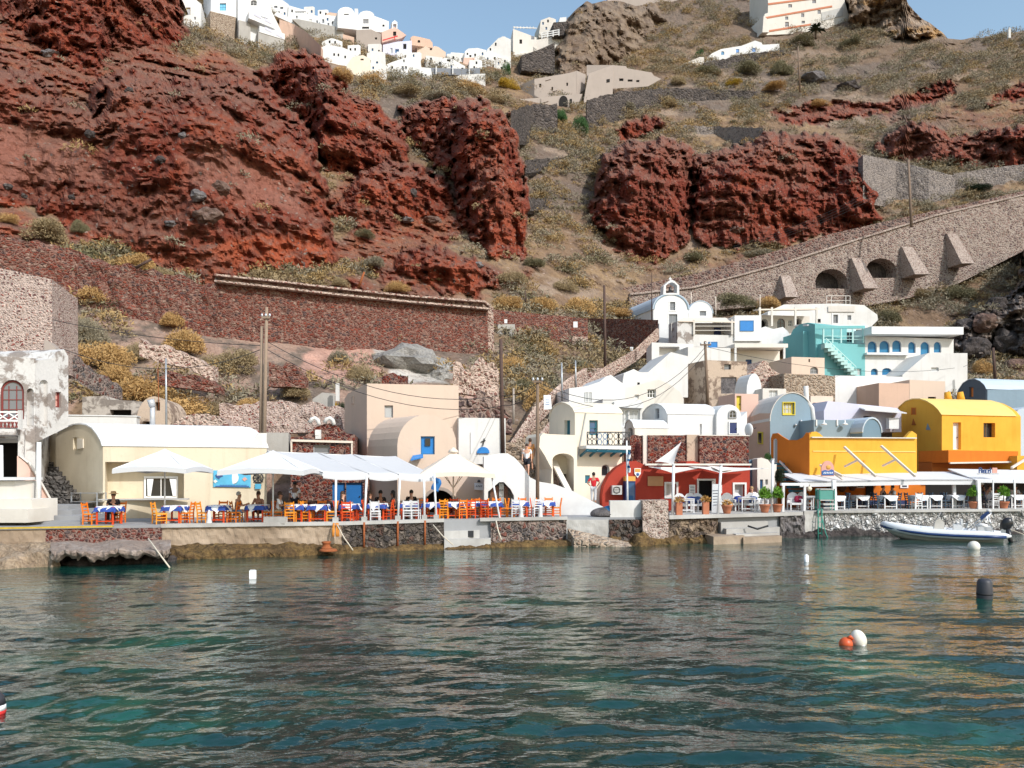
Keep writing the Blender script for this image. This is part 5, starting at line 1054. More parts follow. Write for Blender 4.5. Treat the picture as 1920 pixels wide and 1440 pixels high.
st = thing('side_stairs', 'dark worn stone steps climbing between the ruin and the cream gable', 'stairs', G(110, 37.5))
m = MB()
for i in range(15):
 py = 944 - i * 8.6; x0 = lerp(84, 48, i / 14); x1 = lerp(133, 92, i / 14); Y = 37.0 + i * .42
 a_, b_ = P(x0, py, Y), P(x1, py, Y); m.box((a_ + b_) / 2 + Vector((0, .5, -.4)), ((b_ - a_).length, 1.0, .8), 0, 'stone_step')
m.build('tread', st)
m = MB(); pts_ = [P(32, 855, 35.4), P(48, 868, 35.6), P(70, 905, 36.0), P(92, 944, 36.4)]
for a_, b_ in zip(pts_, pts_[1:]): m.prism([a_, b_, Vector((b_.x, b_.y, 1.1)), Vector((a_.x, a_.y, 1.1))], (0, .3, 0), 'pink')
m.build('side_wall', st)
m = MB()
for a_, b_ in zip(pts_, pts_[1:]): m.bar(a_ + Vector((0, .15, .03)), b_ + Vector((0, .15, .03)), .36, .08, 'white_warm')
m.build('coping', st)
m = MB()
for i, (px_, py_) in enumerate(((-60, 976), (-60, 965), (-60, 955), (-60, 946))):
 Y = 33.6 + i * .75; x1 = [164, 150, 135, 128][i]; a_ = G(-300, Y, 0); b_ = G(x1, Y, 0); m.box(Vector(((a_.x + b_.x) / 2, Y + 1.4, QZ + .11 + i * .2 - .3)), (b_.x - a_.x, 2.8, .62), 0, 'paving')
o = m.build('low_steps', None, loc=G(60, 33.6)); o['kind'] = 'structure'; o['label'] = 'wide shallow grey steps at the left of the quay'
wc = thing('white_counter', 'white plastered counter blocks at the left edge of the quay', 'counter', G(20, 33.5))
for a0, a1, y0, y1, Y in ((-120, 27, 902, 975, 33.8), (-120, 60, 936, 972, 33.2), (-120, 52, 955, 980, 32.6)):
 m = MB(); q0, q1 = P(a0, y1, Y), P(a1, y1, Y); zt = P(a1, y0, Y).z; m.prism([q0, q1, q1 + Vector((.15, 1.6, 0)), q0 + Vector((0, 1.6, 0))], (0, 0, zt - q0.z), 'white_warm'); m.build('block', wc)
m = MB(); q0 = P(-120, 900, 33.7); q1 = P(34, 900, 33.7); m.bar(q0 + Vector((0, .8, .05)), q1 + Vector((0, .8, .05)), 1.9, .12, 'white_clean'); m.build('counter_top', wc)
def shelf(name, label, xs, spec, mat, amp, seed, step=4):
 """rocky ledge: spec rows of (px, reach seaward, crest height, wall-side height)"""
 n = int((xs[1] - xs[0]) / step) + 1; rows = []
 K = 14
 for i in range(n):
  x = lerp(xs[0], xs[1], i / (n - 1)); r, zc, zw = (float(np.interp(x, [s[0] for s in spec], [s[k] for s in spec])) for k in (1, 2, 3))
  Y = quay_y(x) + .3; row = []
  for j in range(K + 1):
   t = j / K
   if t < .6: d = r * t / .6; z = lerp(zw, zc, (t / .6) ** .8)
   else: u = (t - .6) / .4; d = r + .25 * math.sin(u * PI) - .1 * u; z = lerp(zc, -.7, u)
   p = G(x, Y - d, z); q = p * 1.0
   e = sstep(0, .2, np.float64(t))
   p += Vector((0, jig(q, .9, amp * 1.2, seed) * e, jig(q, 1.3, amp, seed + 9) * e)); p += Vector((0, jig(q, 3.5, amp * .45, seed), jig(q, 4.0, amp * .4, seed + 4))) * float(e)
   row.append(p)
  rows.append(row)
 m = MB(); m.sheet([[r[j] for r in rows] for j in range(K + 1)], mat, False); ob = m.build(name, None, loc=rows[n // 2][0], recalc=False); ob['kind'] = 'structure'; ob['label'] = label
 bm = bmesh.new(); bm.from_mesh(ob.data); [f.normal_flip() for f in bm.faces if f.normal.z < -.3 or f.normal.y > .3]; bm.to_mesh(ob.data); bm.free(); return ob
shelf('shore_rock', 'ochre wet rock at the left end of the quay', (-450, 110), [(-450, 2.6, .5, .75), (0, 2.6, .5, .75), (95, 2.8, .5, .7), (110, 2.4, .4, .6)], 'shore_rock_tan', .26, 3)
shelf('shore_rock', 'dark undercut lava rock below the broken slab', (92, 330), [(92, 2.2, .25, .5), (200, 2.4, .15, .4), (330, 2.0, .1, .4)], 'rock_dark', .3, 13)
shelf('shore_rock', 'yellowish wet rock ledge along the water under the terrace', (318, 660), [(318, 1.5, .32, .5), (420, 1.5, .35, .5), (540, 1.15, .34, .5), (640, .7, .3, .4), (660, .5, .2, .3)], 'shore_rock_wet', .2, 23)
shelf('shore_rock', 'thin yellow waterline ledge under the lava stone wall', (655, 1150), [(655, .55, .16, .3), (830, .5, .14, .25), (1000, .7, .16, .3), (1080, 1.0, .2, .3), (1150, .6, .15, .3)], 'shore_rock_wet', .12, 33)
shelf('shore_rock', 'brown boulders along the waterline before the red cafe', (1140, 1350), [(1140, .9, .2, .4), (1200, 1.0, .28, .5), (1260, .7, .25, .5), (1350, .6, .15, .4)], 'shore_rock_wet', .3, 43)
shelf('shore_rock', 'dark foot of the whitewashed wall', (1455, 2350), [(1455, .6, .2, .5), (1510, .5, .1, .3), (1560, .55, .22, .35), (1680, .5, .18, .3), (1800, .45, .1, .3), (2350, .4, .1, .3)], 'rock_dark', .2, 53)
m = MB(); sl_ = []
for i in range(110):
 x = lerp(94, 320, i / 109); Y = quay_y(x); d = 2.9 + .35 * MN.noise(Vector((x * .03, 2, 0))) + .2 * MN.noise(Vector((x * .12, 5, 0))); zt = .64 + .1 * MN.noise(Vector((x * .02, 8, 0))); th = .32 + .2 * MN.noise(Vector((x * .06, 4, 1)))
 pr = [(-.2, zt + .06), (d * .5, zt + .03), (d * .8, zt), (d, zt - .05), (d + .08, zt - th * .3), (d + .06, zt - th * .65), (d - .12, zt - th), (d * .6, zt - th - .05), (0, zt - th - .1)]; row = []
 for k_, (dd, z) in enumerate(pr):
  q = G(x, Y - dd, z); e = 0 if k_ in (0, 8) else 1; row.append(q + Vector((jig(q, 3, .08, 2), jig(q, 2.5, .14, 5), jig(q, 2.2, .12, 9))) * e)
 sl_.append(row)
m.sheet([[r[j] for r in sl_] for j in range(9)], 'shore_rock_dry', False); o = m.build('broken_slab', None, loc=G(200, 31)); o['kind'] = 'structure'; o['label'] = 'broken concrete slab ledge overhanging the water'
rough_wall('red_stone_wall', 'rough red rubble wall climbing at the left under the cliff', seat_pts([(-160, 52, 418, 560), (5, 54, 441, 560), (140, 57, 470, 575), (200, 58.5, 497, 590), (300, 61, 510, 615), (408, 64, 538, 640)]), 'stone_redwall', 1.5, .5, 5, 10, freq=.7, top_amp=.5)
RW = seat_pts([(403, 64, 528, 636), (490, 66, 537, 648), (640, 70, 554, 662), (760, 74, 566, 666), (915, 79, 580, 668)])
wy = lambda x, d=0: float(np.interp(x, [p[0] for p in RW], [p[1] for p in RW])) + d
w_ = rough_wall('red_retaining_wall', 'long red masonry retaining wall with pale coping across the slope', RW, 'stone_redwall', 1.5, .25, 5, 12, freq=.8)
rough_wall('parapet', None, [(x, wy(x, .6), a, b) for x, a, b in ((403, 517, 531), (492, 526, 540), (640, 543, 557), (760, 556, 569), (905, 567, 582))], 'stone_rampred', .8, .1, 6, 3, parent=w_)
for o_, dy in ((0, 0), (1, 0)):
 m = MB(); L = [(x, wy(x, -.4), y) for x, y in ((403, 528), (490, 537), (640, 554), (760, 566), (917, 580))] if o_ == 0 else [(x, wy(x, .4), y) for x, y in ((403, 516.5), (492, 525.5), (640, 542.5), (760, 555.5), (907, 566.5), (918, 576), (920, 660))]
 for a_, b_ in zip(L, L[1:]): m.bar(P(a_[0], a_[2], a_[1]), P(b_[0], b_[2], b_[1]), .7, .16, 'stone_pinkpale')
 m.build('coping', w_)
w2 = rough_wall('red_stone_wall', 'red rubble wall with dark doorways right of the long coping', [(921, 84, 580, 690), (1000, 86, 588, 700), (1060, 87.5, 593, 710), (1102, 88.5, 598, 715)], 'stone_redwall', 1.5, .2, 5, 10, freq=.8)
fw = Face(G(921, 83.6), G(1102, 88.1))
for x0, x1, y0, y1, fr in ((938, 954, 617, 648, 'concrete'), (1077, 1090, 640, 682, 'stone_pinkpale')):
 m = MB(); m.prism([fw.pt(x, y, .30) for x, y in [(x0, y1), (x1, y1), (x1, y0), (x0, y0)]], fw.N(.05), 'interior_shade'); d_ = m.build('doorway', w2)  # uncut doorway: its inner shade is a near-black sheet on the wall
 m = MB(); [m.bar(fw.pt(x, y1, .38), fw.pt(x, y0 - 3, .38), .5, .25, fr) for x in (x0 - 3, x1 + 3)]; m.bar(fw.pt(x0 - 8, y0 - 3, .4), fw.pt(x1 + 8, y0 - 3, .4), .25, .5, fr); m.build('door_surround', d_)
rough_wall('red_stone_wall', 'shaded dark red rubble wall below the church', [(1099, 97, 597, 705), (1160, 92, 598, 690), (1234, 87, 600, 668)], 'stone_redwall', 1.5, .2, 4, 10, freq=.8)
for x, y, s_ in ((1075, 610, 9), (945, 604, 6), (1180, 656, 7)):
 m = MB(); m.bar(fw.pt(x, y + s_ * .6, .5), fw.pt(x, y - s_ * .6, .5), s_ * .05, .06, 'sign_white'); tag(m.build('wall_sign', None, loc=fw.pt(x, y + s_ * .6, .5)), {1075: 'small white notice on the red wall near the second doorway', 945: 'pale plaque above the left dark doorway', 1180: 'white notice on the pink stair parapet'}[x], 'sign')
SW = 'ruined terrace walls on the lower slope'
rough_wall('terrace_ruin', 'dark tumbled stone wall running down beside the white ruin', [(92, 46, 645, 690), (140, 47, 672, 712), (178, 48.5, 700, 735), (215, 50, 728, 752)], 'stone_mixed', 1.0, .4, 4, 6, group=SW, top_amp=.5)
rough_wall('terrace_ruin', 'broken red and pink rubble wall above the golden shrubs', [(262, 55, 640, 668), (300, 56, 655, 680), (352, 57, 668, 690), (400, 58, 690, 715)], 'stone_pinkpale', 1.0, .4, 4, 6, group=SW, top_amp=.6)
rough_wall('terrace_ruin', 'low red terrace wall left of the twin poles', [(300, 53, 703, 722), (360, 54, 706, 730), (412, 55, 716, 738)], 'stone_redwall', 1.0, .4, 4, 6, group=SW, top_amp=.5)
rough_wall('terrace_ruin', 'pink rubble wall behind the twin poles', [(412, 50, 757, 815), (480, 50.5, 755, 815), (600, 51, 757, 810), (640, 52, 765, 810)], 'stone_pink', 1.0, .25, 4, 8, group=SW, top_amp=.3)
rough_wall('terrace_ruin', 'ruined stone hut wall with a collapsed corner above the beige house', [(505, 58, 682, 725), (540, 58.5, 680, 725), (572, 59, 700, 728)], 'stone_redwall', 1.0, .3, 4, 6, group=SW, top_amp=.8)
rough_wall('terrace_ruin', 'dark red rubble face behind the white terrace house', [(858, 52, 745, 810), (900, 53, 735, 810), (960, 54, 770, 815)], 'stone_rampred', 1.2, .4, 4, 8, group=SW, top_amp=.6)
rough_wall('terrace_ruin', 'pale scree wall right of the beige house', [(850, 56, 690, 735), (890, 57, 686, 742), (935, 58, 700, 760)], 'stone_pinkpale', 1.0, .5, 4, 6, group=SW, top_amp=.9)
rough_wall('terrace_ruin', 'small red arch ruin on the pale tuff', [(716, 60, 707, 722), (738, 60, 700, 722), (762, 60, 708, 722)], 'stone_red', 1.0, .2, 3, 4, group=SW, top_amp=.2)
qb('grey_hut', 'grey concrete hut with a white post above the yellow bush', (586, 53), (628, 53.4), 770, 738, 3, mat='concrete', poly=[(586, 775), (628, 775), (628, 738), (604, 736), (586, 748)], cat='hut')
m = MB(); m.bar(P(633, 752, 52.5), P(633, 719, 52.5), .22, .22, 'white'); tag(m.build('white_post', None, loc=P(633, 752, 52.5)), 'white square post beside the grey hut', 'post')
rp = thing('ramp_wall', 'long pale stone ramp road wall with two dark arches and buttresses', 'wall', P(1500, 569, 106))
fr_ = rough_wall('wall', None, [(1180, 108, 553, 575), (1300, 110, 540, 585), (1450, 113, 500, 572), (1600, 116, 452, 578), (1700, 118, 420, 560), (1800, 120, 392, 530), (1920, 123, 366, 470), (2200, 129, 300, 360)], 'stone_ramp', 2.5, .25, 6, 10, parent=rp, freq=.5)
rough_wall('rear_wall', None, [(1163, 113, 541, 556), (1300, 115.5, 514, 560), (1450, 118.5, 472, 520), (1560, 121, 438, 480), (1707, 124, 405, 440), (1920, 129, 358, 396), (2200, 135, 290, 330)], 'stone_rampred', 1.2, .2, 6, 5, parent=rp, freq=.5)
m = MB(); L = [(1180, 108, 552), (1300, 110, 539), (1450, 113, 499), (1600, 116, 451), (1750, 119, 405), (1920, 123, 365), (2200, 129, 299)]
for a_, b_ in zip(L, L[1:]): m.bar(P(a_[0], a_[2], a_[1]) + Vector((0, .2, 0)), P(b_[0], b_[2], b_[1]) + Vector((0, .2, 0)), 1.0, .25, 'stone_pale')
m.build('coping', rp)
fA = Face(G(1450, 112.6), G(1750, 118.6)); mcut = MB()
for x0, x1, ys, yt in ((1532, 1592, 527, 503), (1626, 1684, 506, 483)): mcut.prism([fA.pt(x, y, 1.5) for x, y in [(x0, 540 if x0 < 1600 else 520), (x1, 540 if x0 < 1600 else 520)] + arcpts(x0, x1, ys, yt, 10)], fA.N(-6))
c_ = mcut.build('tmp_cutter', rp); md = fr_.modifiers.new('cut', 'BOOLEAN'); md.operation = 'DIFFERENCE'; md.solver = 'EXACT'; md.object = c_; CUTS.append((fr_, c_))
m = MB()
for x0, x1, ys, yt in ((1525, 1600, 545, 495), (1618, 1692, 520, 476)): m.prism([fA.pt(x, y, -2.55) for x, y in [(x0, ys), (x1, ys), (x1, yt), (x0, yt)]], fA.N(-.3), 'rock_dark')
m.build('arch_back', rp)
for xt, xb, w_, yt, yb in ((1472, 1466, 24, 517, 552), (1605, 1612, 26, 484, 536), (1700, 1706, 28, 463, 510), (1783, 1790, 24, 438, 490)):
 m = MB(); t0, t1, b0_, b1_ = fA.pt(xt - w_ * .35, yt, .1), fA.pt(xt + w_ * .35, yt, .1), fA.pt(xb - w_ * .5, yb + 12, 2.6), fA.pt(xb + w_ * .5, yb + 12, 2.6); k_ = fA.N(-2.6); m.prism([t0, t1, b1_, b0_], k_, 'stone_pale'); m.build('buttress', rp)
rough_wall('zigzag_wall', 'grey rubble wall zigzagging above the ramp at the right edge', seat_pts([(1618, 138, 290, 366), (1680, 139, 302, 378), (1740, 140, 317, 385), (1790, 141, 330, 372)]), 'stone_grey', 2, .3, 6, 8, freq=.5)
rough_wall('zigzag_wall', 'paler upper wall of the zigzag road at the right edge', seat_pts([(1788, 143, 326, 362), (1850, 144, 316, 355), (1900, 145, 310, 345), (1960, 146, 305, 340), (2200, 150, 280, 325)]), 'stone_grey', 2, .3, 6, 8, freq=.5)
for lb, pl, mt in (('dark dry stone terrace wall under the taupe hotel', [(958, 174, 208, 250), (1000, 175, 196, 252), (1045, 176, 195, 255)], 'stone_terrace'), ('long dark terrace wall right of the taupe hotel', [(1100, 180, 188, 250), (1160, 182, 172, 232), (1250, 185, 166, 195), (1340, 187, 168, 192), (1420, 188, 172, 188)], 'stone_terrace'),
                   ('grey retaining wall beneath the low white house', [(1320, 203, 118, 140), (1360, 203, 110, 132), (1400, 204, 100, 122), (1470, 205, 94, 108)], 'stone_terrace'), ('grey terrace wall above the right red cliff', [(1282, 168, 236, 252), (1340, 169, 238, 256), (1430, 170, 240, 254)], 'stone_grey'),
                   ('thin dark terrace wall in the middle scrub gully', [(985, 152, 302, 312), (1040, 153, 296, 304), (1110, 154, 294, 302)], 'stone_terrace'), ('lower dark terrace wall in the scrub gully', [(990, 135, 370, 382), (1030, 136, 372, 380), (1072, 137, 374, 382)], 'stone_terrace'),
                   ('long terrace wall beneath the rim houses', [(1010, 215, 150, 168), (1060, 216, 134, 150), (1130, 217, 124, 140)], 'stone_terrace')):
 rough_wall('terrace_wall', lb, seat_pts(pl), mt, 1.5, .4, 5, 5, freq=.5, group='dark terrace walls high on the slope', top_amp=.4)
def seat(x0, x1, pys):
 v = sorted(ter(lerp(x0, x1, u), pys) for u in (.1, .3, .5, .7, .9)); return .5 * v[-1] + .5 * v[2] + .2
def sA(A, B, pyb):
 s = seat(A[0], B[0], pyb) - .5 * (A[1] + B[1]); return (A[0], A[1] + s), (B[0], B[1] + s), s
def town(name, label, A, B, pyb, pyt, wins=(), mat='white_clean', depth=7, D=None, poly=None, side=(), slab=None, foot=10):
 ym = max(y for x, y in poly) if poly else pyb
 A, B, s_ = sA(A, B, ym - 2); depth = max(depth, 7)
 if poly: xm = [x for x, y in poly]; lo = min(xm); hi = max(xm); poly = [(x, y + (foot if y > ym - .35 * (ym - min(q[1] for q in poly)) else 0)) for x, y in poly]
 k_ = max(-3, min(3, B[1] - A[1])); md_ = .5 * (A[1] + B[1]); A, B = (A[0], md_ - k_ / 2), (B[0], md_ + k_ / 2)
 if poly and mat in ('white', 'white_clean', 'offwhite') and name == 'rim_house' and len(wins) < 4:
  rn = random.Random(int(A[0])); w0_ = list(wins); pu = [(x, y) for x, y in poly]; ax, ay = np.array(pu).min(0); bx, by = np.array(pu).max(0)
  for _ in range(60):
   x, y = rn.uniform(ax, bx), rn.uniform(ay, by - 9); i_, d_, _f = poly_eval(pu, np.array([x]), np.array([y]))
   if i_[0] and d_[0] > 4.5 and all(abs(x - .5 * (w[0] + w[2])) > 8 or abs(y - .5 * (w[1] + w[3])) > 8 for w in w0_): w0_.append((x - 1.6, y - 2.6, x + 1.6, y + 2.6, rn.choice(['o', 'bw', 'o', 'g'])))
   if len(w0_) >= len(wins) + 4: break
  wins = w0_
 global SH; SH = s_
 return qb(name, label, A, B, pyb, pyt, depth, D, mat, [(w[0], w[1], w[2], w[3], w[4] if len(w) > 4 else 'g', dict(grid=(1, 1), depth=.25, fw=.08)) for w in wins], poly, side, WT, 'house', slab)
town('rim_house', 'white flat house half hidden by the red cliff edge', (338, 128), (378, 129), 60, -40, [(349, 14, 357, 28, 'y')], 'white_clean', poly=[(330, 60), (376, 42), (378, 8), (366, -2), (330, -30)])
A1_, B1_, s_ = sA((396, 126), (446, 128), 72)
h = House('rim_house', 'tall white house on a brown stone base with bright blue window', 'house', A1_, B1_, 8, D=(382, 131 + s_), mat='white_clean', group=WT, pybase=70)
h.front([(396, 24), (446, 34), (452, -40), (396, -50)]); W_(h, 412, 6, 424, 20, 'bw', depth=.25, pane='sign_blue'); h.side([(396, 24), (382, 30), (382, -30), (396, -50)], vec=h.u * .02, off=.05); h.win(384, 2, 390, 13, face=h.s, frame='frame_white', pane='pane_grey', grid=(1, 1), cut=False)
h.front([(394, 80), (438, 92), (442, 34), (394, 22)], mat='stone_tan', name='stone_base', off=.3, vec=h.v * .5); h.done()
A1_, B1_, s_ = sA((458, 130), (528, 134), 92)
h = House('rim_house', 'stepped white house with two long lilac shaded balconies', 'house', A1_, B1_, 8, mat='white_clean', group=WT, pybase=90)
h.front([(446, 90), (470, 102), (528, 118), (528, 60), (510, 22), (500, -20), (446, -40)])
h.hole(h.f, [(466, 26), (502, 46), (502, 34), (466, 22)], 1.8); W_(h, 470, 0, 482, 10, 'a', depth=.2); h.done()
for x0, y0, x1, y1 in ((462, 36, 511, 62), (482, 62, 529, 82)):
 m = MB(); m.prism([h.f.pt(x, y, 1.8) for x, y in [(x0, y0 + 6), (x1, y1), (x1, y1 - 11), (x0, y0 - 6)]], -h.f.N(1.79), 'white_clean'); m.prism([h.f.pt(x, y, 1.83) for x, y in [(x0 + 10, y0 + 1), (x0 + 23, y0 + 7.5), (x0 + 23, y0 + 2), (x0 + 10, y0 - 4)]], h.f.N(.03), 'lilac'); m.prism([h.f.pt(x, y, 1.83) for x, y in [(x0 + 30, y0 + 11), (x0 + 43, y0 + 17.5), (x0 + 43, y0 + 12), (x0 + 30, y0 + 6)]], h.f.N(.03), 'lilac'); h.add('balcony', m)
m = MB(); m.prism([h.f.pt(x, y, 1.7) for x, y in [(480, 104), (528, 118), (528, 80), (480, 66)]], -h.f.N(3), 'concrete'); m.prism([h.f.pt(x, y, .6) for x, y in [(446, 92), (468, 98), (468, 46), (446, 40)]], -h.f.N(2), 'concrete'); h.add('base_wall', m)
rough_wall('rim_retaining_wall', 'curved peach retaining wall below the white parapet', seat_pts([(524, 0, 36, 80), (552, 0, 46, 90), (575, 0, 60, 98), (602, 0, 86, 112)]), 'peach', 1.5, .08, 4, 6, group=WT)
town('rim_terrace', 'white sloping parapet above the peach retaining wall', (512, 133.7), (585, 146.6), 60, 10, (), 'white_clean', 1, poly=[(512, 28), (530, 36), (552, 46), (575, 60), (583, 62), (570, 46), (545, 34), (520, 22)])
town('rim_house', 'white house with small windows at the sky edge left', (508, 150), (541, 152), 34, 6, [(514, 11, 520, 15), (525, 13, 531, 17)], poly=[(500, 34), (543, 38), (541, 8), (531, 1), (505, -6)])
town('rim_house', 'low white house with blue rails and antenna on the skyline', (540, 160), (608, 165), 58, 12, [(553, 21, 574, 24, 'p'), (580, 36, 585, 42), (593, 38, 597, 44)], poly=[(540, 34), (572, 40), (608, 50), (608, 32), (576, 26), (576, 20), (541, 10)])
town('rim_terrace', 'long grey stone retaining wall in shade under the skyline houses', (550, 158), (644, 172), 80, 40, (), 'concrete', 3, poly=[(548, 36), (590, 64), (644, 78), (644, 53), (600, 44), (560, 36)])
town('rim_house', 'white house with arched window left of the domed house', (606, 175), (644, 178), 52, 28, [(604, 36, 608, 43), (622, 39, 628, 46, 'oa'), (631, 44, 635, 48, 'o')], poly=[(600, 46), (644, 54), (642, 32), (612, 28), (600, 30)])
town('rim_house', 'small orange topped house beside the white domes', (610, 182), (636, 183), 35, 22, (), 'peach', poly=[(612, 33), (634, 35), (632, 25), (618, 23), (612, 26)])
h = House('rim_house', 'large white double domed house on the skyline', 'house', *sA((633, 192), (729, 197), 60)[:2], 9, mat='white_clean', group=WT, pybase=70)
h.front([(633, 52), (729, 62), (729, 40), (716, 35)] + arcpts(672, 702, 30, 20, 8) + [(671, 20)] + arcpts(633, 664, 24, 13, 8)); W_(h, 681, 36, 691, 44, 'g', depth=.2); W_(h, 679, 50, 692, 54, 'o', depth=.3); W_(h, 645, 26, 654, 28, 'o', depth=.2); W_(h, 717, 46, 721, 50, 'o', depth=.2); h.done()
m = MB(); m.bar(h.f.pt(672.5, 24, -2), h.f.pt(672.5, 9, -2), .7, .7, 'white_clean'); h.add('chimney', m)
town('rim_house', 'taupe square house in shade beneath the domed house', (668, 200), (712, 203), 88, 55, [(703, 70, 707, 74, 'o')], 'taupe', poly=[(668, 86), (714, 90), (714, 64), (696, 55), (668, 56)])
town('rim_house', 'peach layered balconies beside the taupe house', (643, 186), (664, 187), 84, 66, [(646, 75, 658, 79, 'o')], 'peach', poly=[(643, 86), (664, 88), (664, 70), (643, 64)])
h = House('rim_chapel', 'pink chapel with white bell arch and red railing', 'chapel', *sA((716, 205), (770, 208), 78)[:2], 8, mat='pink', group=WT, pybase=85)
h.front([(716, 80), (752, 72), (762, 66), (757, 62), (744, 53), (738, 50), (732, 54), (716, 60)]); W_(h, 737, 59, 743, 67, 'o', depth=.25); h.done()
m = MB(); m.prism([h.f.pt(x, y, .05) for x, y in [(735, 54), (735, 42), (740, 38), (745, 42), (745, 54), (743, 54), (743, 45), (737, 45), (737, 54)]], -h.f.N(1), 'white_clean'); h.add('bell_arch', m)
m = MB(); m.bar(h.f.pt(716, 78, .6), h.f.pt(744, 70, .6), .12, .2, 'swim_red'); m.bar(h.f.pt(738, 70, .6), h.f.pt(738, 78, .6), .15, .15, 'swim_red'); h.add('railing', m)
h = House('rim_house', 'orange barrel vaulted house on the skyline', 'house', *sA((774, 205), (812, 209), 90)[:2], 6, D=(768, 210 + sA((774, 205), (812, 209), 90)[2]), mat='yellow_pale', group=WT, pybase=90)
h.front([(770, 84), (812, 90), (811, 80), (806, 74), (790, 70), (775, 67), (770, 70)], mat='peach'); W_(h, 783, 75, 788, 80, 'oa', depth=.2); h.done()
town('rim_house', 'beige two step house under the orange vault', (780, 200), (836, 204), 120, 84, [(806, 90, 810, 94, 'o')], 'beige', poly=[(782, 108), (836, 108), (836, 98), (822, 88), (814, 86), (810, 92), (790, 84), (782, 82)])
town('rim_house', 'pale blue fronted house with glass below the pink chapel', (718, 198), (772, 201), 104, 78, [(732, 90, 736, 100, 'p'), (741, 92, 748, 99, 'bw'), (756, 82, 762, 92, 'o')], 'lilac', poly=[(718, 100), (772, 104), (772, 76), (745, 78), (718, 84)])
town('rim_house', 'round shouldered white house with bushes in front', (600, 170), (664, 174), 125, 86, (), 'white_clean', poly=[(600, 118), (664, 124), (668, 108), (660, 96), (640, 88), (612, 84), (600, 90)])
town('rim_house', 'white tent shaped roof terrace under the grey retaining wall', (602, 178), (642, 180), 92, 70, (), 'white_clean', poly=[(602, 88), (642, 92), (642, 78), (622, 71), (604, 78)])
town('rim_house', 'pale pink blank walled house above the brown shrubs', (648, 162), (696, 165), 145, 104, [(676, 110, 682, 113, 'o')], 'cream_pale', poly=[(648, 145), (698, 146), (694, 110), (680, 103), (660, 108), (650, 122)])
town('rim_house', 'shaded white house right of the pink blank wall', (695, 168), (722, 169), 150, 96, [(705, 115, 709, 119, 'bw')], 'white', poly=[(690, 140), (726, 150), (722, 98), (700, 95), (688, 100)])
h = town('rim_house', 'white stepped house with blue windows and steep white ramp', (722, 172), (766, 174), 150, 108, [(753, 124, 757, 132), (759, 124, 763, 130)], 'white_clean', poly=[(722, 145), (766, 148), (764, 100), (761, 108), (736, 116), (722, 122)])
town('rim_house', 'long low white house with three small dark windows above the shrubs', (766, 174), (812, 176), 152, 106, [(773, 138, 776, 142), (781, 137, 785, 143), (789, 137, 792, 143), (796, 139, 800, 143)], 'white_clean', poly=[(764, 148), (812, 146), (808, 128), (790, 126), (788, 110), (764, 105)])
town('rim_house', 'white square house with a grey window on the terrace', (798, 182), (828, 184), 130, 106, [(806, 108, 810, 114)], 'white', poly=[(798, 128), (828, 130), (830, 108), (798, 104)])
town('rim_house', 'white terraced house with dark slot windows near the gap in the skyline', (828, 186), (876, 190), 140, 108, [(838, 111, 845, 115, 'o'), (865, 127, 869, 130, 'o')], 'white_clean', poly=[(828, 140), (876, 142), (872, 124), (850, 112), (834, 108), (828, 112)])
h = town('rim_terrace', 'long white terrace with dark glass balustrade over the scrub', (806, 180), (905, 188), 160, 136, (), 'white', 5, poly=[(806, 146), (880, 156), (910, 152), (910, 138), (870, 140), (806, 138)])
m = MB(); m.prism([P(806, 139, 179.5 + SH), P(870, 141, 184.5 + SH), P(900, 139, 187 + SH), P(900, 127, 187 + SH), P(868, 129, 184.5 + SH), P(804, 127, 179.5 + SH)], (0, .2, 0), 'pane_grey'); m.build('glass_balustrade', h.root)
m = MB(); [m.bar(P(x, 140, y + SH), P(x, 125, y + SH), .25, .25, 'white_clean') for x, y in ((818, 180), (849, 182.5), (880, 185))]; m.build('balustrade_post', h.root)
town('rim_house', 'white house with tiny square windows just right of the sky gap', (874, 215), (912, 217), 125, 90, [(875, 99, 878, 103, 'o'), (880, 103, 884, 107, 'o')], 'white_clean', poly=[(868, 124), (912, 126), (912, 94), (896, 90), (878, 91), (872, 96)])
town('rim_house', 'pale pink small house under the white cluster by the gap', (866, 205), (890, 206), 124, 108, (), 'pink', poly=[(866, 122), (890, 124), (890, 108), (870, 108)])
town('rim_house', 'low pale house just at the bottom of the sky gap', (840, 212), (874, 214), 112, 98, (), 'white', poly=[(838, 110), (874, 112), (872, 100), (846, 98)])
h = House('rim_house', 'tall grey white house block with small windows and roof rail', 'house', *sA((962, 196), (1006, 200), 112)[:2], 9, D=(952, 206 + sA((962, 196), (1006, 200), 112)[2]), mat='offwhite', group=WT, pybase=110)
h.block(112, 54); W_(h, 974, 74, 979, 82, 'o', depth=.25); W_(h, 996, 67, 1002, 74, 'g', depth=.25); h.done()
m = MB(); [m.bar(h.f.pt(x, 54, 0), h.f.pt(x, 50, 0), .2, .2, 'white') for x in range(964, 1006, 6)]; m.bar(h.f.pt(962, 51, 0), h.f.pt(1006, 53, 0), .2, .2, 'white'); h.add('roof_rail', m)
town('rim_house', 'white houses climbing in steps left of the tall block', (912, 202), (958, 204), 130, 70, [(928, 80, 931, 86, 'o'), (918, 90, 921, 95, 'o')], 'white', poly=[(905, 128), (958, 130), (958, 74), (944, 68), (934, 72), (924, 82), (914, 92), (910, 105)])
town('rim_house', 'round white dome beside the tall block', (934, 199), (954, 200), 100, 68, (), 'white_clean', poly=[(934, 100), (954, 100)] + arcpts(934, 954, 82, 68, 8))
town('rim_house', 'shaded taupe house at the top of the right cluster', (1014, 214), (1044, 216), 70, 34, (), 'offwhite', poly=[(1010, 60), (1044, 62), (1042, 36), (1030, 32), (1014, 38)])
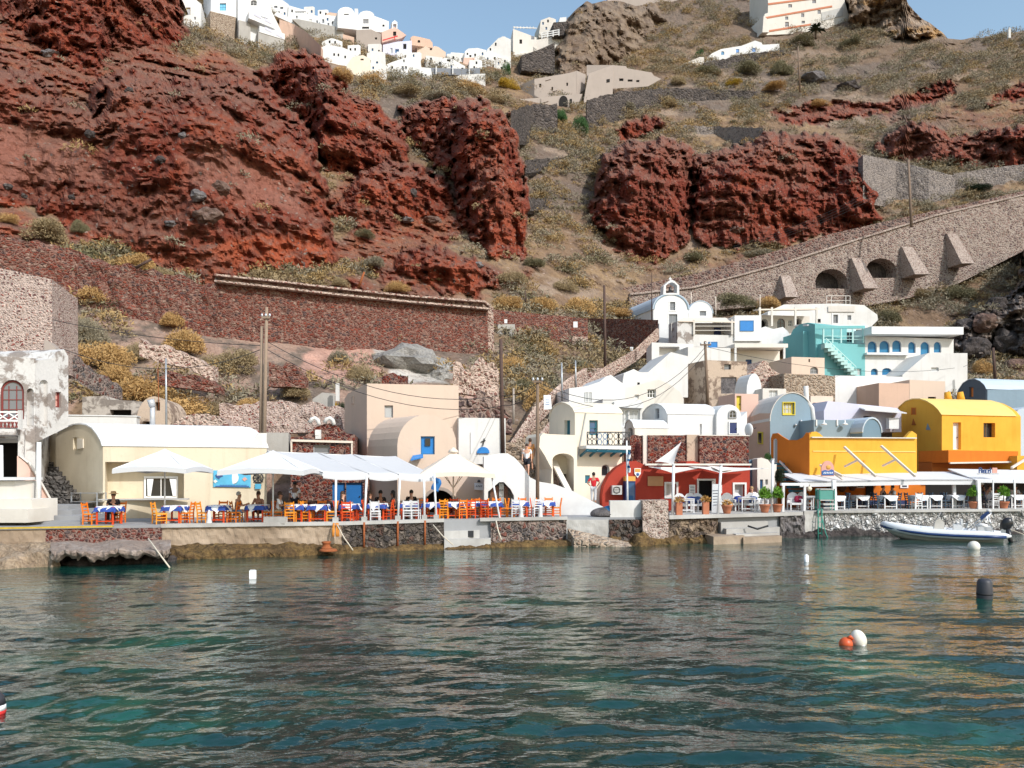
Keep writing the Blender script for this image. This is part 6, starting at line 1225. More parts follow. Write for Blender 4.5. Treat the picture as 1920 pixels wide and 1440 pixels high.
town('rim_house', 'white roof corner against the brown rock', (1044, 210), (1062, 211), 62, 30, (), 'white_clean', poly=[(1042, 58), (1062, 50), (1062, 32), (1050, 33)])
h = town('rim_terrace', 'grey roofed terrace house with white railings under the tall block', (966, 190), (1052, 196), 112, 62, [(994, 90, 1000, 94, 'o')], 'offwhite', 6, poly=[(960, 108), (1006, 102), (1052, 84), (1052, 66), (1010, 74), (980, 78)])
m = MB()
for x0, y0, x1, y1, Y in ((1016, 62, 1048, 56, 188 + SH), (976, 130, 1010, 124, 186 + SH)):
 for k in (0, 4, 8): m.bar(P(x0, y0 + k, Y), P(x1, y1 + k, Y), .2, .2, 'white_clean')
 for t in (0, .33, .66, 1): m.bar(P(lerp(x0, x1, t), lerp(y0, y1, t) - 1, Y), P(lerp(x0, x1, t), lerp(y0, y1, t) + 11, Y), .25, .25, 'white_clean')
m.build('railing', h.root)
m = MB(); [m.bar(P(x, 128, 187 + SH), P(x, 104, 187 + SH), .4, .4, 'white_clean') for x in (965, 988)]; m.prism([P(955, 110, 187 + SH), P(1006, 100, 187 + SH), P(1006, 96, 187 + SH), P(955, 104, 187 + SH)], (0, 6, 0), 'offwhite'); m.build('porch', h.root)
qb('brown_stone_wall', 'brown rubble retaining wall under the rim terrace', (1006, 189), (1040, 191), 140, 84, 5, mat='stone_terrace', cat='wall', poly=[(978, 132), (1040, 138), (1040, 80), (1008, 94), (978, 104)])
qb('brown_stone_wall', 'dark brown wall beside the top taupe house', (1038, 205), (1064, 206), 70, 38, 5, mat='stone_terrace', cat='wall', poly=[(1038, 66), (1062, 66), (1066, 40), (1038, 42)])
h = House('taupe_hotel', 'rambling taupe building stepping down the slope below the rim', 'hotel', (1081, 180), (1098, 182.5), D=(1002, 176.5), mat='taupe', pybase=200)
h.side([(1081, 205), (1081, 133), (1066, 137), (1002, 148), (1002, 200)], vec=h.f.N(-6));
for w in ((1011, 157, 1015, 164), (1034, 163, 1037, 170), (1062, 155, 1065, 161)): W_(h, *w, 'o', face=h.s, depth=.3)
h.done()
m = MB(); m.prism([h.f.pt(x, y, .05) for x, y in [(1081, 180), (1096, 168), (1098, 140), (1081, 132.5)]], -h.f.N(5), 'taupe'); h.add('lit_end_wall', m)
m = MB(); fs = Face(G(948, 171), G(1082, 176)); m.prism([fs.pt(x, y) for x, y in [(948, 216), (1080, 204), (1092, 176), (1081, 176), (1002, 184), (975, 186), (948, 188)]], (0, 4, 0), 'taupe'); h.add('lower_wing', m)
m = MB()
for pl in ([(971, 212), (989, 200), (971, 192)], [(1014, 194), (1028, 190), (1014, 185)], [(1022, 152), (1032, 149), (1022, 143)], [(1036, 172), (1044, 170), (1044, 162), (1037, 160)]): m.prism([fs.pt(x, y, .2) for x, y in pl], (0, .4, 0), 'taupe')
h.add('stair_flank', m)
m = MB(); m.prism([fs.pt(x, y, .12) for x, y in [(1048, 202), (1064, 200), (1064, 188)] + arcpts(1048, 1064, 190, 180, 8)], fs.N(.05), 'interior_shade'); m.prism([fs.pt(x, y, .12) for x, y in [(1068, 200), (1072, 200), (1072, 186), (1068, 186)]], fs.N(.05), 'interior_shade'); h.add('archway', m)  # near-black shapes on the wall paint the shade of uncut openings
h = House('taupe_annex', 'cream sided taupe annex with three small windows', 'hotel', (1149, 184), (1226, 188), D=(1100, 184), mat='taupe', pybase=175)
h.front([(1149, 166), (1215, 162), (1240, 148), (1226, 142), (1222, 136), (1176, 128), (1174, 124), (1149, 122)]);
for w in ((1161, 147, 1169, 152), (1177, 149, 1186, 153), (1193, 150, 1199, 154)): W_(h, *w, 'o', depth=.3)
h.done(); m = MB(); ft = Face(G(1100, 179), G(1149, 183.5)); m.prism([ft.pt(x, y) for x, y in [(1092, 205), (1149, 176), (1149, 122), (1104, 138), (1098, 168)]], (0, 5, 0), 'taupe'); m.prism([ft.pt(x, y, .02) for x, y in [(1137, 155), (1143, 154), (1143, 148), (1137, 149)]], ft.N(.05), 'interior_shade'); h.add('shaded_wall', m)
m = MB(); m.prism([ft.pt(x, y, -.5) for x, y in [(1103, 150), (1118, 142), (1103, 135)]], (0, .6, 0), 'taupe'); h.add('stair_flank', m)
h = qb('low_blue_white_house', 'low white house with blue windows and wavy roofline on the upper slope', *sA((1322, 204), (1463, 208), 112)[:2], 125, 88, 6, mat='white_clean', poly=[(1322, 128), (1400, 112), (1463, 106), (1461, 82), (1430, 84), (1428, 80), (1416, 76), (1390, 86), (1352, 92), (1335, 100), (1326, 108)], wins=[(1352, 96, 1358, 103, 'ba'), (1380, 92, 1386, 99, 'b'), (1410, 90, 1417, 97, 'b')])
qb('tan_wall_stub', 'tan sloping wall leading to the low white house', *sA((1266, 203), (1322, 204), 126)[:2], 140, 105, 2, mat='offwhite', poly=[(1266, 136), (1320, 132), (1320, 107), (1312, 107), (1280, 120)], cat='wall')
h = House('captains_house', 'large cream white three storey mansion with red windows at the top right', 'mansion', *sA((1438, 222), (1580, 228), 62)[:2], 10, mat='white_warm', pybase=70)
h.front([(1430, 66), (1520, 62), (1594, 48), (1592, 30), (1584, 4), (1580, -50), (1440, -50), (1440, 24), (1434, 26), (1432, 34)])
for w in ((1472, 31, 1478, 37), (1502, 25, 1508, 32), (1533, 19, 1539, 26), (1478, 8, 1485, 14), (1523, 0, 1530, 6), (1472, 41, 1479, 50), (1503, 39, 1509, 44)): W_(h, *w, 'r', depth=.2, grid=(1, 1))
h.done()
m = MB()
for a_, b_ in (((1434, 34), (1560, 12)), ((1432, 60), (1520, 46)), ((1440, 8), (1582, -10))): m.bar(h.f.pt(*a_, .06), h.f.pt(*b_, .06), .12, .5, 'terracotta_paint')
h.add('string_course', m)
m = MB(); m.prism([h.f.pt(x, y, .08) for x, y in [(1540, 40), (1580, 30), (1580, 14), (1540, 24)]], h.f.N(.05), 'concrete_white'); h.add('plaster_patch', m)
m = MB(); m.prism([h.f.pt(x, y, 1.6) for x, y in [(1424, 66), (1436, 66), (1436, 56), (1432, 40), (1426, 36)]], -h.f.N(3), 'white_warm'); h.add('side_stair', m)
m = MB(); a_ = P(1892, 72, 206); m.bar(a_, a_ + Vector((0, 0, 2.2)), .6, .6, 'white'); m.ball(a_ + Vector((0, 0, 2.4)), .35, 8, 6, 'white'); tag(m.build('white_shrine', None, loc=a_), 'small white shrine post on the right skyline', 'shrine')
m = MB(); m.bar(P(1140, 12, 252), P(1270, 2, 258), 1.0, 4.0, 'taupe'); tag(m.build('skyline_wall', None, loc=P(1200, 12, 255)), 'grey sloping wall along the skyline by the brown rock', 'wall')
for x0, x1, yt, yb, lb in ((452, 480, 2, 30, 'white cube house behind the balconies at the top edge'), (486, 512, 0, 26, 'second white cube behind the balconies'), (570, 590, 12, 36, 'white cube with flat roof behind the blue rails'), (596, 616, 18, 40, 'small white cube left of the domes'), (652, 676, 84, 108, 'white cube under the domed house'), (690, 716, 82, 104, 'white cube beneath the pink chapel'), (744, 768, 96, 118, 'white cube below the blue fronted house'), (768, 790, 98, 116, 'white cube under the orange vault'), (838, 862, 100, 122, 'white cube near the sky gap'), (880, 904, 112, 134, 'white cube right of the sky gap'), (908, 934, 100, 128, 'white cube on the climbing row'), (930, 952, 108, 132, 'white cube beside the porch')):
 town('rim_house', lb, (x0, 170), (x1, 171), yb, yt, (), 'white' if x0 % 4 else 'white_clean', poly=[(x0, yb), (x1, yb + 1), (x1, yt + 2), (x1 - 3, yt), (x0, yt + 1)])
def at(px, back=1.0, z=QZ): return G(px, quay_y(px) + back, z)
def make_chair(mat, seatmat, name='taverna_chair'):
 t = thing(name, 'chair', 'chair', (0, 0, 0))
 m = MB(); m.box((0, 0, .45), (.40, .40, .035), 0, seatmat)
 for y in (-.2, .2): m.bar((-.2, y, .43), (.2, y, .43), .035, .05, mat)
 for x in (-.2, .2): m.bar((x, -.2, .43), (x, .2, .43), .035, .05, mat)
 m.build('seat', t)
 for x, y in ((.19, -.19), (.19, .19)):
  m = MB(); m.bar((x, y, 0), (x, y, .45), .042, .042, mat); m.build('leg', t)
 for y in (-.19, .19):
  m = MB(); m.bar((-.20, y, 0), (-.19, y, .45), .042, .042, mat); m.bar((-.19, y, .45), (-.27, y, .92), .042, .042, mat); m.build('leg', t)
 m = MB()
 for z, w in ((.58, .05), (.70, .05), (.83, .09)): m.bar((-.19 - (z - .45) * .17, -.19, z), (-.19 - (z - .45) * .17, .19, z), .025, w, mat)
 m.build('backrest', t)
 m = MB()
 for z in (.16, .28):
  for y in (-.19, .19): m.bar((-.2, y, z), (.19, y, z), .025, .03, mat)
 for z in (.2, .32):
  for x in (-.2, .19): m.bar((x, -.19, z), (x, .19, z), .025, .03, mat)
 m.build('stretcher', t)
 return t, tree_of(t)
CH = {k: make_chair(k, s) for k, s in (('chair_orange', 'rush_seat'), ('chair_amber', 'rush_seat'), ('chair_red', 'rush_seat'))}
CH['chair_white'] = make_chair('chair_white', 'chair_white'); CH['chair_navy'] = make_chair('chair_navy', 'chair_navy')
def make_table(mat, w=.78):
 t = thing('taverna_table', 'table', 'table', (0, 0, 0)); h = w / 2 - .05
 m = MB(); m.box((0, 0, .735), (w, w, .03), 0, mat); m.box((0, 0, .68), (w - .08, w - .08, .08), 0, mat); m.build('tabletop', t)
 for x in (-h, h):
  for y in (-h, h):
   m = MB(); m.bar((x, y, 0), (x, y, .72), .06, .06, mat); m.build('leg', t)
 m = MB(); [m.bar((-h, y, .14), (h, y, .14), .03, .04, mat) for y in (-h, h)]; m.bar((0, -h, .14), (0, h, .14), .03, .04, mat); m.build('stretcher', t)
 return t, tree_of(t)
TB = {'red': make_table('table_red'), 'white': make_table('chair_white')}
def cloth_mesh(w, drop, rot, z0, amp, mat, seed):
 """square cloth laid over the table top: flat on top, hanging folds beyond the edge"""
 rnd = random.Random(seed); n = 14; tw = .40; rows = []
 for j in range(n + 1):
  row = []
  for i in range(n + 1):
   a, b_ = lerp(-w, w, i / n), lerp(-w, w, j / n); x = a * math.cos(rot) - b_ * math.sin(rot); y = a * math.sin(rot) + b_ * math.cos(rot)
   ex, ey = max(0, abs(x) - tw), max(0, abs(y) - tw); e = math.hypot(ex, ey)
   f_ = .12 * math.sin(9 * (x + y) + seed) + .1 * math.sin(13 * (x - y) + seed * 2)
   px_ = math.copysign(min(abs(x), tw) + min(ex, .012 + ex * .18) + (f_ * amp * e if ex else 0), x); py_ = math.copysign(min(abs(y), tw) + min(ey, .012 + ey * .18) + (f_ * amp * e if ey else 0), y)
   row.append(Vector((px_, py_, z0 - min(e * .97, drop) + .004 * math.sin(20 * x + seed))))
  rows.append(row)
 m = MB(); m.sheet(rows, mat, True); return m
def make_cloth(seed):
 t = thing('tablecloth', 'cloth', 'tablecloth', (0, 0, 0))
 cloth_mesh(.62, .40, 0, .757, 1.0, 'cloth_blue', seed).build('undercloth', t, recalc=False); cloth_mesh(.52, .45, PI / 4 + .15 * (seed % 3 - 1), .764, 1.4, 'cloth_white', seed + 5).build('overcloth', t, recalc=False)
 return t, tree_of(t)
CL = [make_cloth(s) for s in range(4)]
def make_wcloth(seed):
 t = thing('tablecloth', 'cloth', 'tablecloth', (0, 0, 0)); cloth_mesh(.60, .30, .08 * seed, .757, 1.2, 'cloth_white', seed).build('overcloth', t, recalc=False); return t, tree_of(t)
CW = make_wcloth(11)
def chair(px, back, rz, col, label): return put(CH['chair_' + col], at(px, back), math.radians(rz) + random.uniform(-.12, .12), label, 'wooden chairs of the quay taverna')
def table(px, back, label, k, rz=0, col='red'):
 p = at(px, back); put(TB[col], p, math.radians(rz), ('red legged' if col == 'red' else 'white') + ' taverna table ' + label, 'taverna tables on the quay')
 c = put(CL[k % 4], p, math.radians(rz), 'white over blue tablecloth on the table ' + label, 'blue and white tablecloths')
TBL = [(205, 1.2, 'nearest the cream gable', [(169, 1.2, 0, 'orange'), (222, 2.0, -100, 'orange')]), (329, 1.3, 'in front of the serving hatch', [(298, 1.3, 0, 'amber'), (351, 1.3, 180, 'orange'), (303, .8, 30, 'amber')]),
       (410, 1.2, 'left of the woman in the red top', [(382, 1.2, 0, 'amber'), (437, 1.3, 180, 'orange'), (414, 2.1, -90, 'orange')]), (484, 1.5, 'by the bare shouldered woman', [(503, 1.4, 180, 'orange'), (444, 1.5, 0, 'amber')]),
       (556, 1.4, 'by the man in the white shirt', [(523, 1.4, 0, 'orange'), (545, .75, 90, 'amber'), (566, 2.2, -90, 'amber')]), (598, 1.2, 'left of the first pergola post', [(577, 1.2, 0, 'amber'), (622, 1.2, 180, 'amber'), (600, 2.0, -90, 'orange')]),
       (656, 1.4, 'before the blue doors', [(638, 1.5, 0, 'red'), (675, 1.6, 180, 'red'), (652, .8, 90, 'red')]), (708, 1.4, 'with a white chair right of the blue doors', [(690, 1.6, 0, 'red'), (727, 1.6, 180, 'red'), (704, .8, 90, 'white')]),
       (768, 1.5, 'with two white chairs under the pergola', [(748, 1.6, 0, 'red'), (765, .8, 90, 'white'), (779, .75, 90, 'white'), (790, 1.6, 180, 'red'), (770, 2.4, -90, 'orange')]), (808, 1.4, 'at the right end of the pergola', [(796, 2.3, -70, 'orange'), (824, 1.3, 180, 'amber')]),
       (853, 1.3, 'before the low dark arch', [(833, 1.1, 90, 'amber'), (850, 2.1, -90, 'red'), (874, 1.3, 180, 'amber'), (864, .9, 120, 'orange')]), (893, 1.5, 'under the lit wall sign', [(884, .9, 90, 'red'), (906, 1.5, 180, 'amber'), (892, 2.3, -90, 'orange')]),
       (925, 1.4, 'at the white slanting strut', [(912, .9, 70, 'red'), (944, 1.4, 180, 'orange'), (930, 2.2, -90, 'orange')]), (975, 1.4, 'in front of the white archway', [(957, 1.4, 0, 'amber'), (968, .8, 90, 'white'), (996, 1.5, 180, 'orange'), (978, 2.2, -90, 'orange')]),
       (1024, 1.2, 'at the right end of the taverna terrace', [(1007, .8, 100, 'white'), (1043, 1.2, 180, 'orange'), (1030, 2.0, -90, 'orange'), (1004, 1.4, 0, 'red')])]
CN = {'orange': 'orange', 'amber': 'amber', 'red': 'red', 'white': 'white'}
for i, (px, bk, lb, chs) in enumerate(TBL):
 table(px, bk, lb, i, random.uniform(-6, 6))
 for cx, cb, rz, c in chs:
  side = 'left of' if (abs(rz) < 40) else 'right of' if rz > 140 else 'in front of' if rz > 0 else 'behind'
  chair(cx, cb, rz, c, CN[c] + ' chair ' + side + ' the table ' + lb)
WTL = [(1567, 1.6, 'beside the green cabinet'), (1612, 2.4, 'second right of the green cabinet'), (1664, 1.6, 'in front of the diner in pale shirt'), (1722, 1.7, 'left of the middle veranda post'), (1748, 1.8, 'just left of the inner dark post'), (1790, 1.8, 'right of the middle veranda post'), (1866, 1.8, 'right of the thick front post'), (1900, 2.0, 'at the right edge of the veranda')]
def white_set(px, bk, lb):
 p = at(px, bk, QZ + .10); put(TB['white'], p, .05, 'white table ' + lb, 'white tables in the yellow tavern'); put(CW, p, .05, 'white tablecloth on the table ' + lb, 'white tablecloths in the yellow tavern')
 for dx, rz, s in ((-15, 0, 'left of'), (15, 180, 'right of')) + (((-3, 90, 'in front of'),) if int(px) % 3 == 0 else ()):
  put(CH['chair_white' if rz == 90 else 'chair_navy'], at(px + dx, bk - (.75 if rz == 90 else 0), QZ + .10), math.radians(rz), ('white' if rz == 90 else 'dark navy') + ' chair ' + s + ' the white table ' + lb, 'chairs in the yellow tavern')
for a_ in WTL: white_set(*a_)
def parasol(name, label, px, back, apex, half, rimz, mat, polemat, rot=PI / 4, vent=False, branch=False):
 p = at(px, back); t = thing(name, label, 'parasol', p)
 az_ = HC + (YH - apex) / F * p.y - p.z; rz_ = rimz; m = MB(); N = 8; rows = [[], []]; base = []
 for k in range(4): base.append(Vector((math.cos(rot + k * PI / 2), math.sin(rot + k * PI / 2), 0)) * half)
 ring = []
 for k in range(4):
  a, b_ = base[k], base[(k + 1) % 4]
  for i in range(N):
   u = i / N; q = a.lerp(b_, u); q.z = rz_ + .10 * math.sin(PI * u); ring.append(q)
 top = Vector((0, 0, az_)); n = len(ring); vs = [p + top]
 for r in (.35, .7, 1.0):
  for q in ring: vs.append(p + Vector((q.x * r, q.y * r, lerp(az_, q.z, r) - .06 * math.sin(PI * r))))
 for q in ring: vs.append(p + Vector((q.x * 1.005, q.y * 1.005, q.z - .2)))
 fs = [(0, 1 + i, 1 + (i + 1) % n) for i in range(n)]
 for j in range(3): fs += [(1 + j * n + i, 1 + (j + 1) * n + i, 1 + (j + 1) * n + (i + 1) % n, 1 + j * n + (i + 1) % n) for i in range(n)]
 m.add(vs, fs, mat); m.build('canopy', t)
 m = MB(); m.tube([p, p + Vector((0, 0, az_ - .03))], .035, 8, polemat); m.build('pole', t)
 for k in range(4):
  m = MB(); m.bar(p + Vector((0, 0, az_ - .05)), p + Vector((base[k].x * .98, base[k].y * .98, rz_ + .0)), .03, .03, polemat); m.build('rib', t)
  m = MB(); m.bar(p + Vector((0, 0, rz_ - .15 if not branch else rz_ - .7)), p + Vector((base[k].x * .45, base[k].y * .45, lerp(az_, rz_, .45) - .1)), .03, .03, polemat); m.build('strut', t)
 m = MB(); m.box(p + Vector((0, 0, .06)), (.6, .6, .12), 0, 'concrete_white'); m.build('base', t)
 if vent: m = MB(); m.lathe(p + Vector((0, 0, az_ - .02)), [(.28, -.05), (.2, .08), (.1, .14), (.05, .2)], 10, mat); m.build('vent_cap', t)
 return t
parasol('parasol', 'white square parasol before the serving hatch', 309, 1.6, 841, 2.15, 2.33, 'canvas_white', 'metal_white')
parasol('parasol', 'white square parasol overlapping the pergola roof', 512, .7, 844, 2.5, 2.25, 'canvas_white', 'metal_white')
parasol('parasol', 'beige parasol with branched pole by the stair wall', 850, 2.4, 846, 2.5, 2.1, 'canvas_beige', 'canvas_beige', PI / 4 + .2, True, True)
pg = thing('pergola', 'white canvas roofed pergola on slim white posts', 'pergola', at(700, .6))
def roofpt(u, v): # u along the front, v front to back
 fl, fr, br, bl = P(606, 886, 35.2), P(816, 891, 37.0), P(742, 855, 41.2), P(497, 844, 40.4)
 return fl.lerp(fr, u).lerp(bl.lerp(br, u), v)
for a0, a1 in ((0, .39), (.4, .655), (.665, 1.0)):
 m = MB(); rows = [[roofpt(lerp(a0, a1, i / 6), v / 6) - Vector((0, 0, .07 * math.sin(PI * i / 6) + .05 * math.sin(PI * v / 6))) for i in range(7)] for v in range(7)]
 rows = [[q - Vector((0, .02, .22)) for q in rows[0]]] + rows; m.sheet(rows, 'canvas_grey', True); m.sheet([[q - Vector((0, 0, .03)) for q in r] for r in rows], 'canvas_grey', True); m.build('canopy_panel', pg, recalc=False)
m = MB()
for u in (0, .395, .66, 1.0): m.bar(roofpt(u, 0) - Vector((0, 0, .1)), roofpt(u, 1) - Vector((0, 0, .1)), .08, .1, 'metal_white')
m.bar(roofpt(0, 0) - Vector((0, -.05, .12)), roofpt(1, 0) - Vector((0, -.05, .12)), .08, .12, 'metal_white'); m.bar(roofpt(0, 1) - Vector((0, 0, .1)), roofpt(1, 1) - Vector((0, 0, .1)), .08, .1, 'metal_white'); m.build('frame', pg)
for x0, x1 in ((629, 630), (683, 688), (746, 750), (796, 795), (818, 814)):
 a_ = at(x0, .15); b_ = P(x1, 888, a_.y); m = MB(); m.tube([a_, b_], .05, 8, 'metal_white'); m.build('post', pg)
 m = MB(); m.box(a_ + Vector((0, 0, .12)), (.22, .2, .24), 0, 'concrete_white'); m.build('post_base', pg)
for x0 in (683, 746, 797):
 a_ = at(x0, .06); m = MB(); m.tube([a_ + Vector((0, -.05, 0)), a_ + Vector((0, -.08, -1.1))], .05, 6, 'rust'); m.build('rusty_bracket', pg)
a_ = at(937, .1); m = MB(); m.tube([a_, P(921, 886, a_.y + .6)], .045, 8, 'metal_white'); tag(m.build('slanting_strut', None, loc=a_), 'white slanting pole holding the beige parasol edge', 'pole')
a_ = at(508, .3); m = MB(); m.box(a_ + Vector((.2, 0, .14)), (.9, .45, .28), 0, 'concrete_white'); tag(m.build('white_plinth', None, loc=a_), 'low white plinth at the foot of the middle parasol', 'plinth')
for px_, lb in ((392, 'beside the third table'), (977, 'before the white archway'), (1013, 'near the right end of the terrace')):
 a_ = at(px_, .35); m = MB(); m.lathe(a_, [(.13, 0), (.13, .05), (.08, .3), (.1, .36), (.05, .55), (.03, .6)], 10, 'white_clean'); tag(m.build('white_lamp', None, loc=a_), 'small white lantern post ' + lb, 'lantern', 'white lanterns along the quay')
fT = Face(G(193, 37.5), G(500, 40.2))
sg = thing('banner_sign', 'pale blue seaside banner on the cream taverna wall', 'sign', fT.pt(434, 913, .1))
m = MB(); m.prism([fT.pt(x, y, .03) for x, y in [(400, 913), (470, 914), (470, 882), (400, 882)]], fT.N(.04), 'sign_blue'); m.build('board', sg)
m = MB(); m.ball(fT.pt(437, 896, .075), (.27, .015, .30), 18, 10, 'sign_white'); m.build('white_disc', sg)
m = MB(); m.bar(fT.pt(404, 911.5, .08), fT.pt(467, 912, .08), .02, .05, 'ink_blue'); [m.bar(fT.pt(x, 909.5, .08), fT.pt(x + 2.2, 909.5, .08), .01, .03, 'ink_blue') for x in range(412, 462, 3)]; m.build('lettering', sg)
m = MB(); [m.prism([fT.pt(x + dx * s_, y + dy * s_, .08) for dx, dy in ((0, -4), (4, 0), (1, 1), (0, 3), (-3, 1), (-4, -1))], fT.N(.02), c_) for x, y, s_, c_ in ((411, 893, 1.9, 'cushion_navy'), (458, 888, .8, 'ink_blue'), (459, 899, 1.2, 'sign_pink'), (404, 903, 1.0, 'buoy_white'))]; m.build('fish_picture', sg)
wh = thing('ship_wheel', 'dark wooden ship wheel hung on the taverna wall', 'ship wheel', fT.pt(484, 900, .1)); c_ = fT.pt(484, 896, .1)
m = MB(); R_ = .24; m.tube([c_ + Vector((R_ * math.cos(k * PI / 8), 0, R_ * math.sin(k * PI / 8))) for k in range(17)], .035, 6, 'metal_dark'); m.build('rim', wh)
for k in range(4):
 d_ = Vector((math.cos(k * PI / 4), 0, math.sin(k * PI / 4))); m = MB(); m.bar(c_ - d_ * .34, c_ + d_ * .34, .03, .03, 'metal_dark'); m.build('spoke', wh)
m = MB(); m.bar(c_ - Vector((0, .03, .3)), c_ - Vector((0, .03, .55)), .3, .04, 'sign_blue', up=Vector((0, 1, 0))); m.build('plate', wh)
rk = thing('serving_rack', 'grey metal serving rack standing by the cream gable', 'rack', P(160, 955, 36.6))
a_ = G(134, 37.2); b_ = G(182, 37.0); a_.z = b_.z = QZ + .2
for q in (a_, b_, a_ + Vector((.1, .6, 0)), b_ + Vector((.1, .6, 0))): m = MB(); m.bar(q, q + Vector((0, 0, 1.05)), .05, .05, 'metal_grey'); m.build('leg', rk)
for z in (.25, .62, 1.02): m = MB(); m.box((a_ + b_) / 2 + Vector((.05, .3, z)), ((b_ - a_).length + .06, .66, .035), 0, 'steel'); m.build('rack_shelf', rk)
fA2 = Face(G(745, 42.0), G(912, 42.6))
ws = thing('wall_sign', 'small white lamp lit sign on the beige annex wall', 'sign', fA2.pt(897, 918, .1)); m = MB(); m.prism([fA2.pt(x, y, .05) for x, y in [(889, 918), (905, 919), (905, 907), (889, 905)]], fA2.N(.1), 'sign_white'); m.build('board', ws)
m = MB(); [m.bar(fA2.pt(x, 913, .155), fA2.pt(x + 2, 910, .155), .01, .03, 'ink') for x in (892, 895, 898, 901)]; m.build('lettering', ws)
m = MB(); m.bar(fA2.pt(897, 902, .02), fA2.pt(897, 901, .35), .04, .04, 'metal_dark'); m.lathe(fA2.pt(897, 904, .35), [(.1, 0), (.06, .1), (.02, .14)], 8, 'metal_dark'); m.build('lamp', ws)
a_ = at(815, .3); m = MB(); rows = [[P(811 + 14 * u + 3 * math.sin(5 * v), 893 + 24 * v + 5 * u, a_.y + .1 + .1 * math.sin(7 * u)) for u in (0, .33, .66, 1)] for v in np.linspace(0, 1, 7)]; m.sheet(rows, 'blue_door'); tag(m.build('blue_flag', None, loc=a_, recalc=False), 'limp blue flag hanging at the pergola corner', 'flag')
def pole(name, label, pts, r, mat, cat='pole', arms=(), group=None):
 q = [P(*p) for p in pts]; t = thing(name, label, cat, q[0], 0, group); m = MB(); m.tube(q, [r, r * .75] if len(q) == 2 else [r] * len(q), 9, mat); m.build('shaft', t)
 for py, w in arms:
  u = (py - pts[0][1]) / (pts[-1][1] - pts[0][1]); c = q[0].lerp(q[-1], u); m = MB(); m.bar(c - Vector((w, .1, 0)), c + Vector((w, -.1, 0)), .08, .1, mat); m.build('crossarm', t)
  for s in (-.9, 0, .9): m = MB(); m.lathe(c + Vector((s * w, -.1, .05)), [(.05, 0), (.07, .06), (.03, .16)], 8, 'fridge_grey'); m.build('insulator', t)
 return t
UP = 'utility poles of the village'
pole('utility_pole', 'left weathered pole of the twin utility poles behind the parasol', [(489, 842, 41.5), (491, 612, 41.5)], .105, 'wood_pole_pale', group=UP)
pole('utility_pole', 'taller right pole of the twin utility poles', [(495, 842, 41.3), (500, 576, 41.3)], .105, 'wood_pole_pale', arms=((596, .22),), group=UP)
pole('utility_pole', 'dark leaning pole beside the white terrace house', [(943, 850, 47), (939, 636, 47)], .13, 'wood_pole_dark', group=UP)
pole('utility_pole', 'brown pole rising from the white stair wall', [(1008, 968, 40.2), (1008, 712, 40.2)], .1, 'wood_pole', arms=((716, .25),), group=UP)
pole('utility_pole', 'dark tall pole in front of the shaded red wall', [(1135, 700, 78), (1133, 535, 78)], .15, 'wood_pole_dark', group=UP)
pole('utility_pole', 'brown pole standing before the tan ruin', [(1327, 762, 60), (1322, 640, 60)], .13, 'wood_pole', arms=((647, .4),), group=UP)
pole('utility_pole', 'grey pole on the ramp road under the right cliff', [(1709, 425, 110), (1703, 300, 112)], .2, 'wood_pole', group=UP)
pole('utility_pole', 'far grey pole on the upper scrub slope', [(1500, 172, 190), (1496, 88, 190)], .22, 'wood_pole', group=UP)
pole('utility_pole', 'dark pole with stay beside the lava rocks at the right edge', [(1866, 712, 80), (1862, 652, 80)], .16, 'wood_pole_dark', group=UP)
pole('utility_pole', 'small grey pole behind the white terrace house', [(963, 795, 52), (963, 728, 52)], .08, 'concrete_pole', group=UP)
pole('utility_pole', 'thin grey pole left of the steps sign', [(1054, 752, 58), (1053, 680, 58)], .08, 'metal_grey', group=UP)
pole('utility_pole', 'thin grey pole at the stair bend', [(1080, 730, 66), (1079, 676, 66)], .08, 'metal_grey', group=UP)
pole('metal_mast', 'slim grey metal mast beside the flue', [(312, 805, 43), (311, 672, 43)], .06, 'metal_grey')
pole('metal_mast', 'thin red rod left of the metal mast', [(298, 770, 43.3), (296, 690, 43.3)], .025, 'rust')
pole('metal_mast', 'thin dark antenna mast at the church', [(1222, 600, 97), (1222, 512, 97)], .06, 'wood_pole_dark')
pole('rusty_post', 'short leaning rusty post above the long coping', [(672, 540, 75), (683, 510, 75)], .12, 'rust')
pole('rusty_post', 'thin wooden stake on the slope above the red wall', [(986, 572, 92), (985, 545, 92)], .08, 'wood_pole_dark')
pole('wooden_stake', 'leaning stake in the red scree at the left', [(255, 502, 60), (284, 486, 60)], .12, 'wood_pole_dark')
pole('white_column', 'tall white column at the left end of the quay', [(72, 948, 34.8), (73, 829, 34.8)], .12, 'white_clean', 'column')
pole('white_column', 'white column cut by the left picture edge', [(2, 915, 34.0), (2, 835, 34.0)], .10, 'white_clean', 'column')
for x, y0, y1, Y in ((1047 + 295, 590, 556, 94), (1425, 575, 552, 98), (1296, 575, 548, 101)):
 pole('roof_post', {1342: 'thin pale frame post left of the pergola villa', 1425: 'reddish post behind the pergola villa', 1296: 'thin pale post beside the chapel roof'}[x], [(x, y0, Y), (x, y1, Y)], .06, 'canvas_beige')
def cable(label, a, b_, sag, r=.018, group='overhead cables'):
 a, b_ = P(*a), P(*b_); m = MB(); m.tube([a.lerp(b_, i / 14) - Vector((0, 0, sag * 4 * (i / 14) * (1 - i / 14))) for i in range(15)], r, 5, 'cable', caps=False); o = m.build('overhead_cable', None, loc=a); tag(o, label, 'cable', group)
cable('cable dropping from the left picture edge to the twin poles', (-60, 560, 44), (490, 648, 41.5), .5)
cable('lower cable from the white ruin to the twin poles', (120, 655, 40), (490, 655, 41.5), 1.0)
cable('upper cable across the beige house front', (500, 640, 41.3), (940, 742, 47), 1.2)
cable('lower cable across the beige house front', (500, 655, 41.3), (940, 762, 47), 1.2)
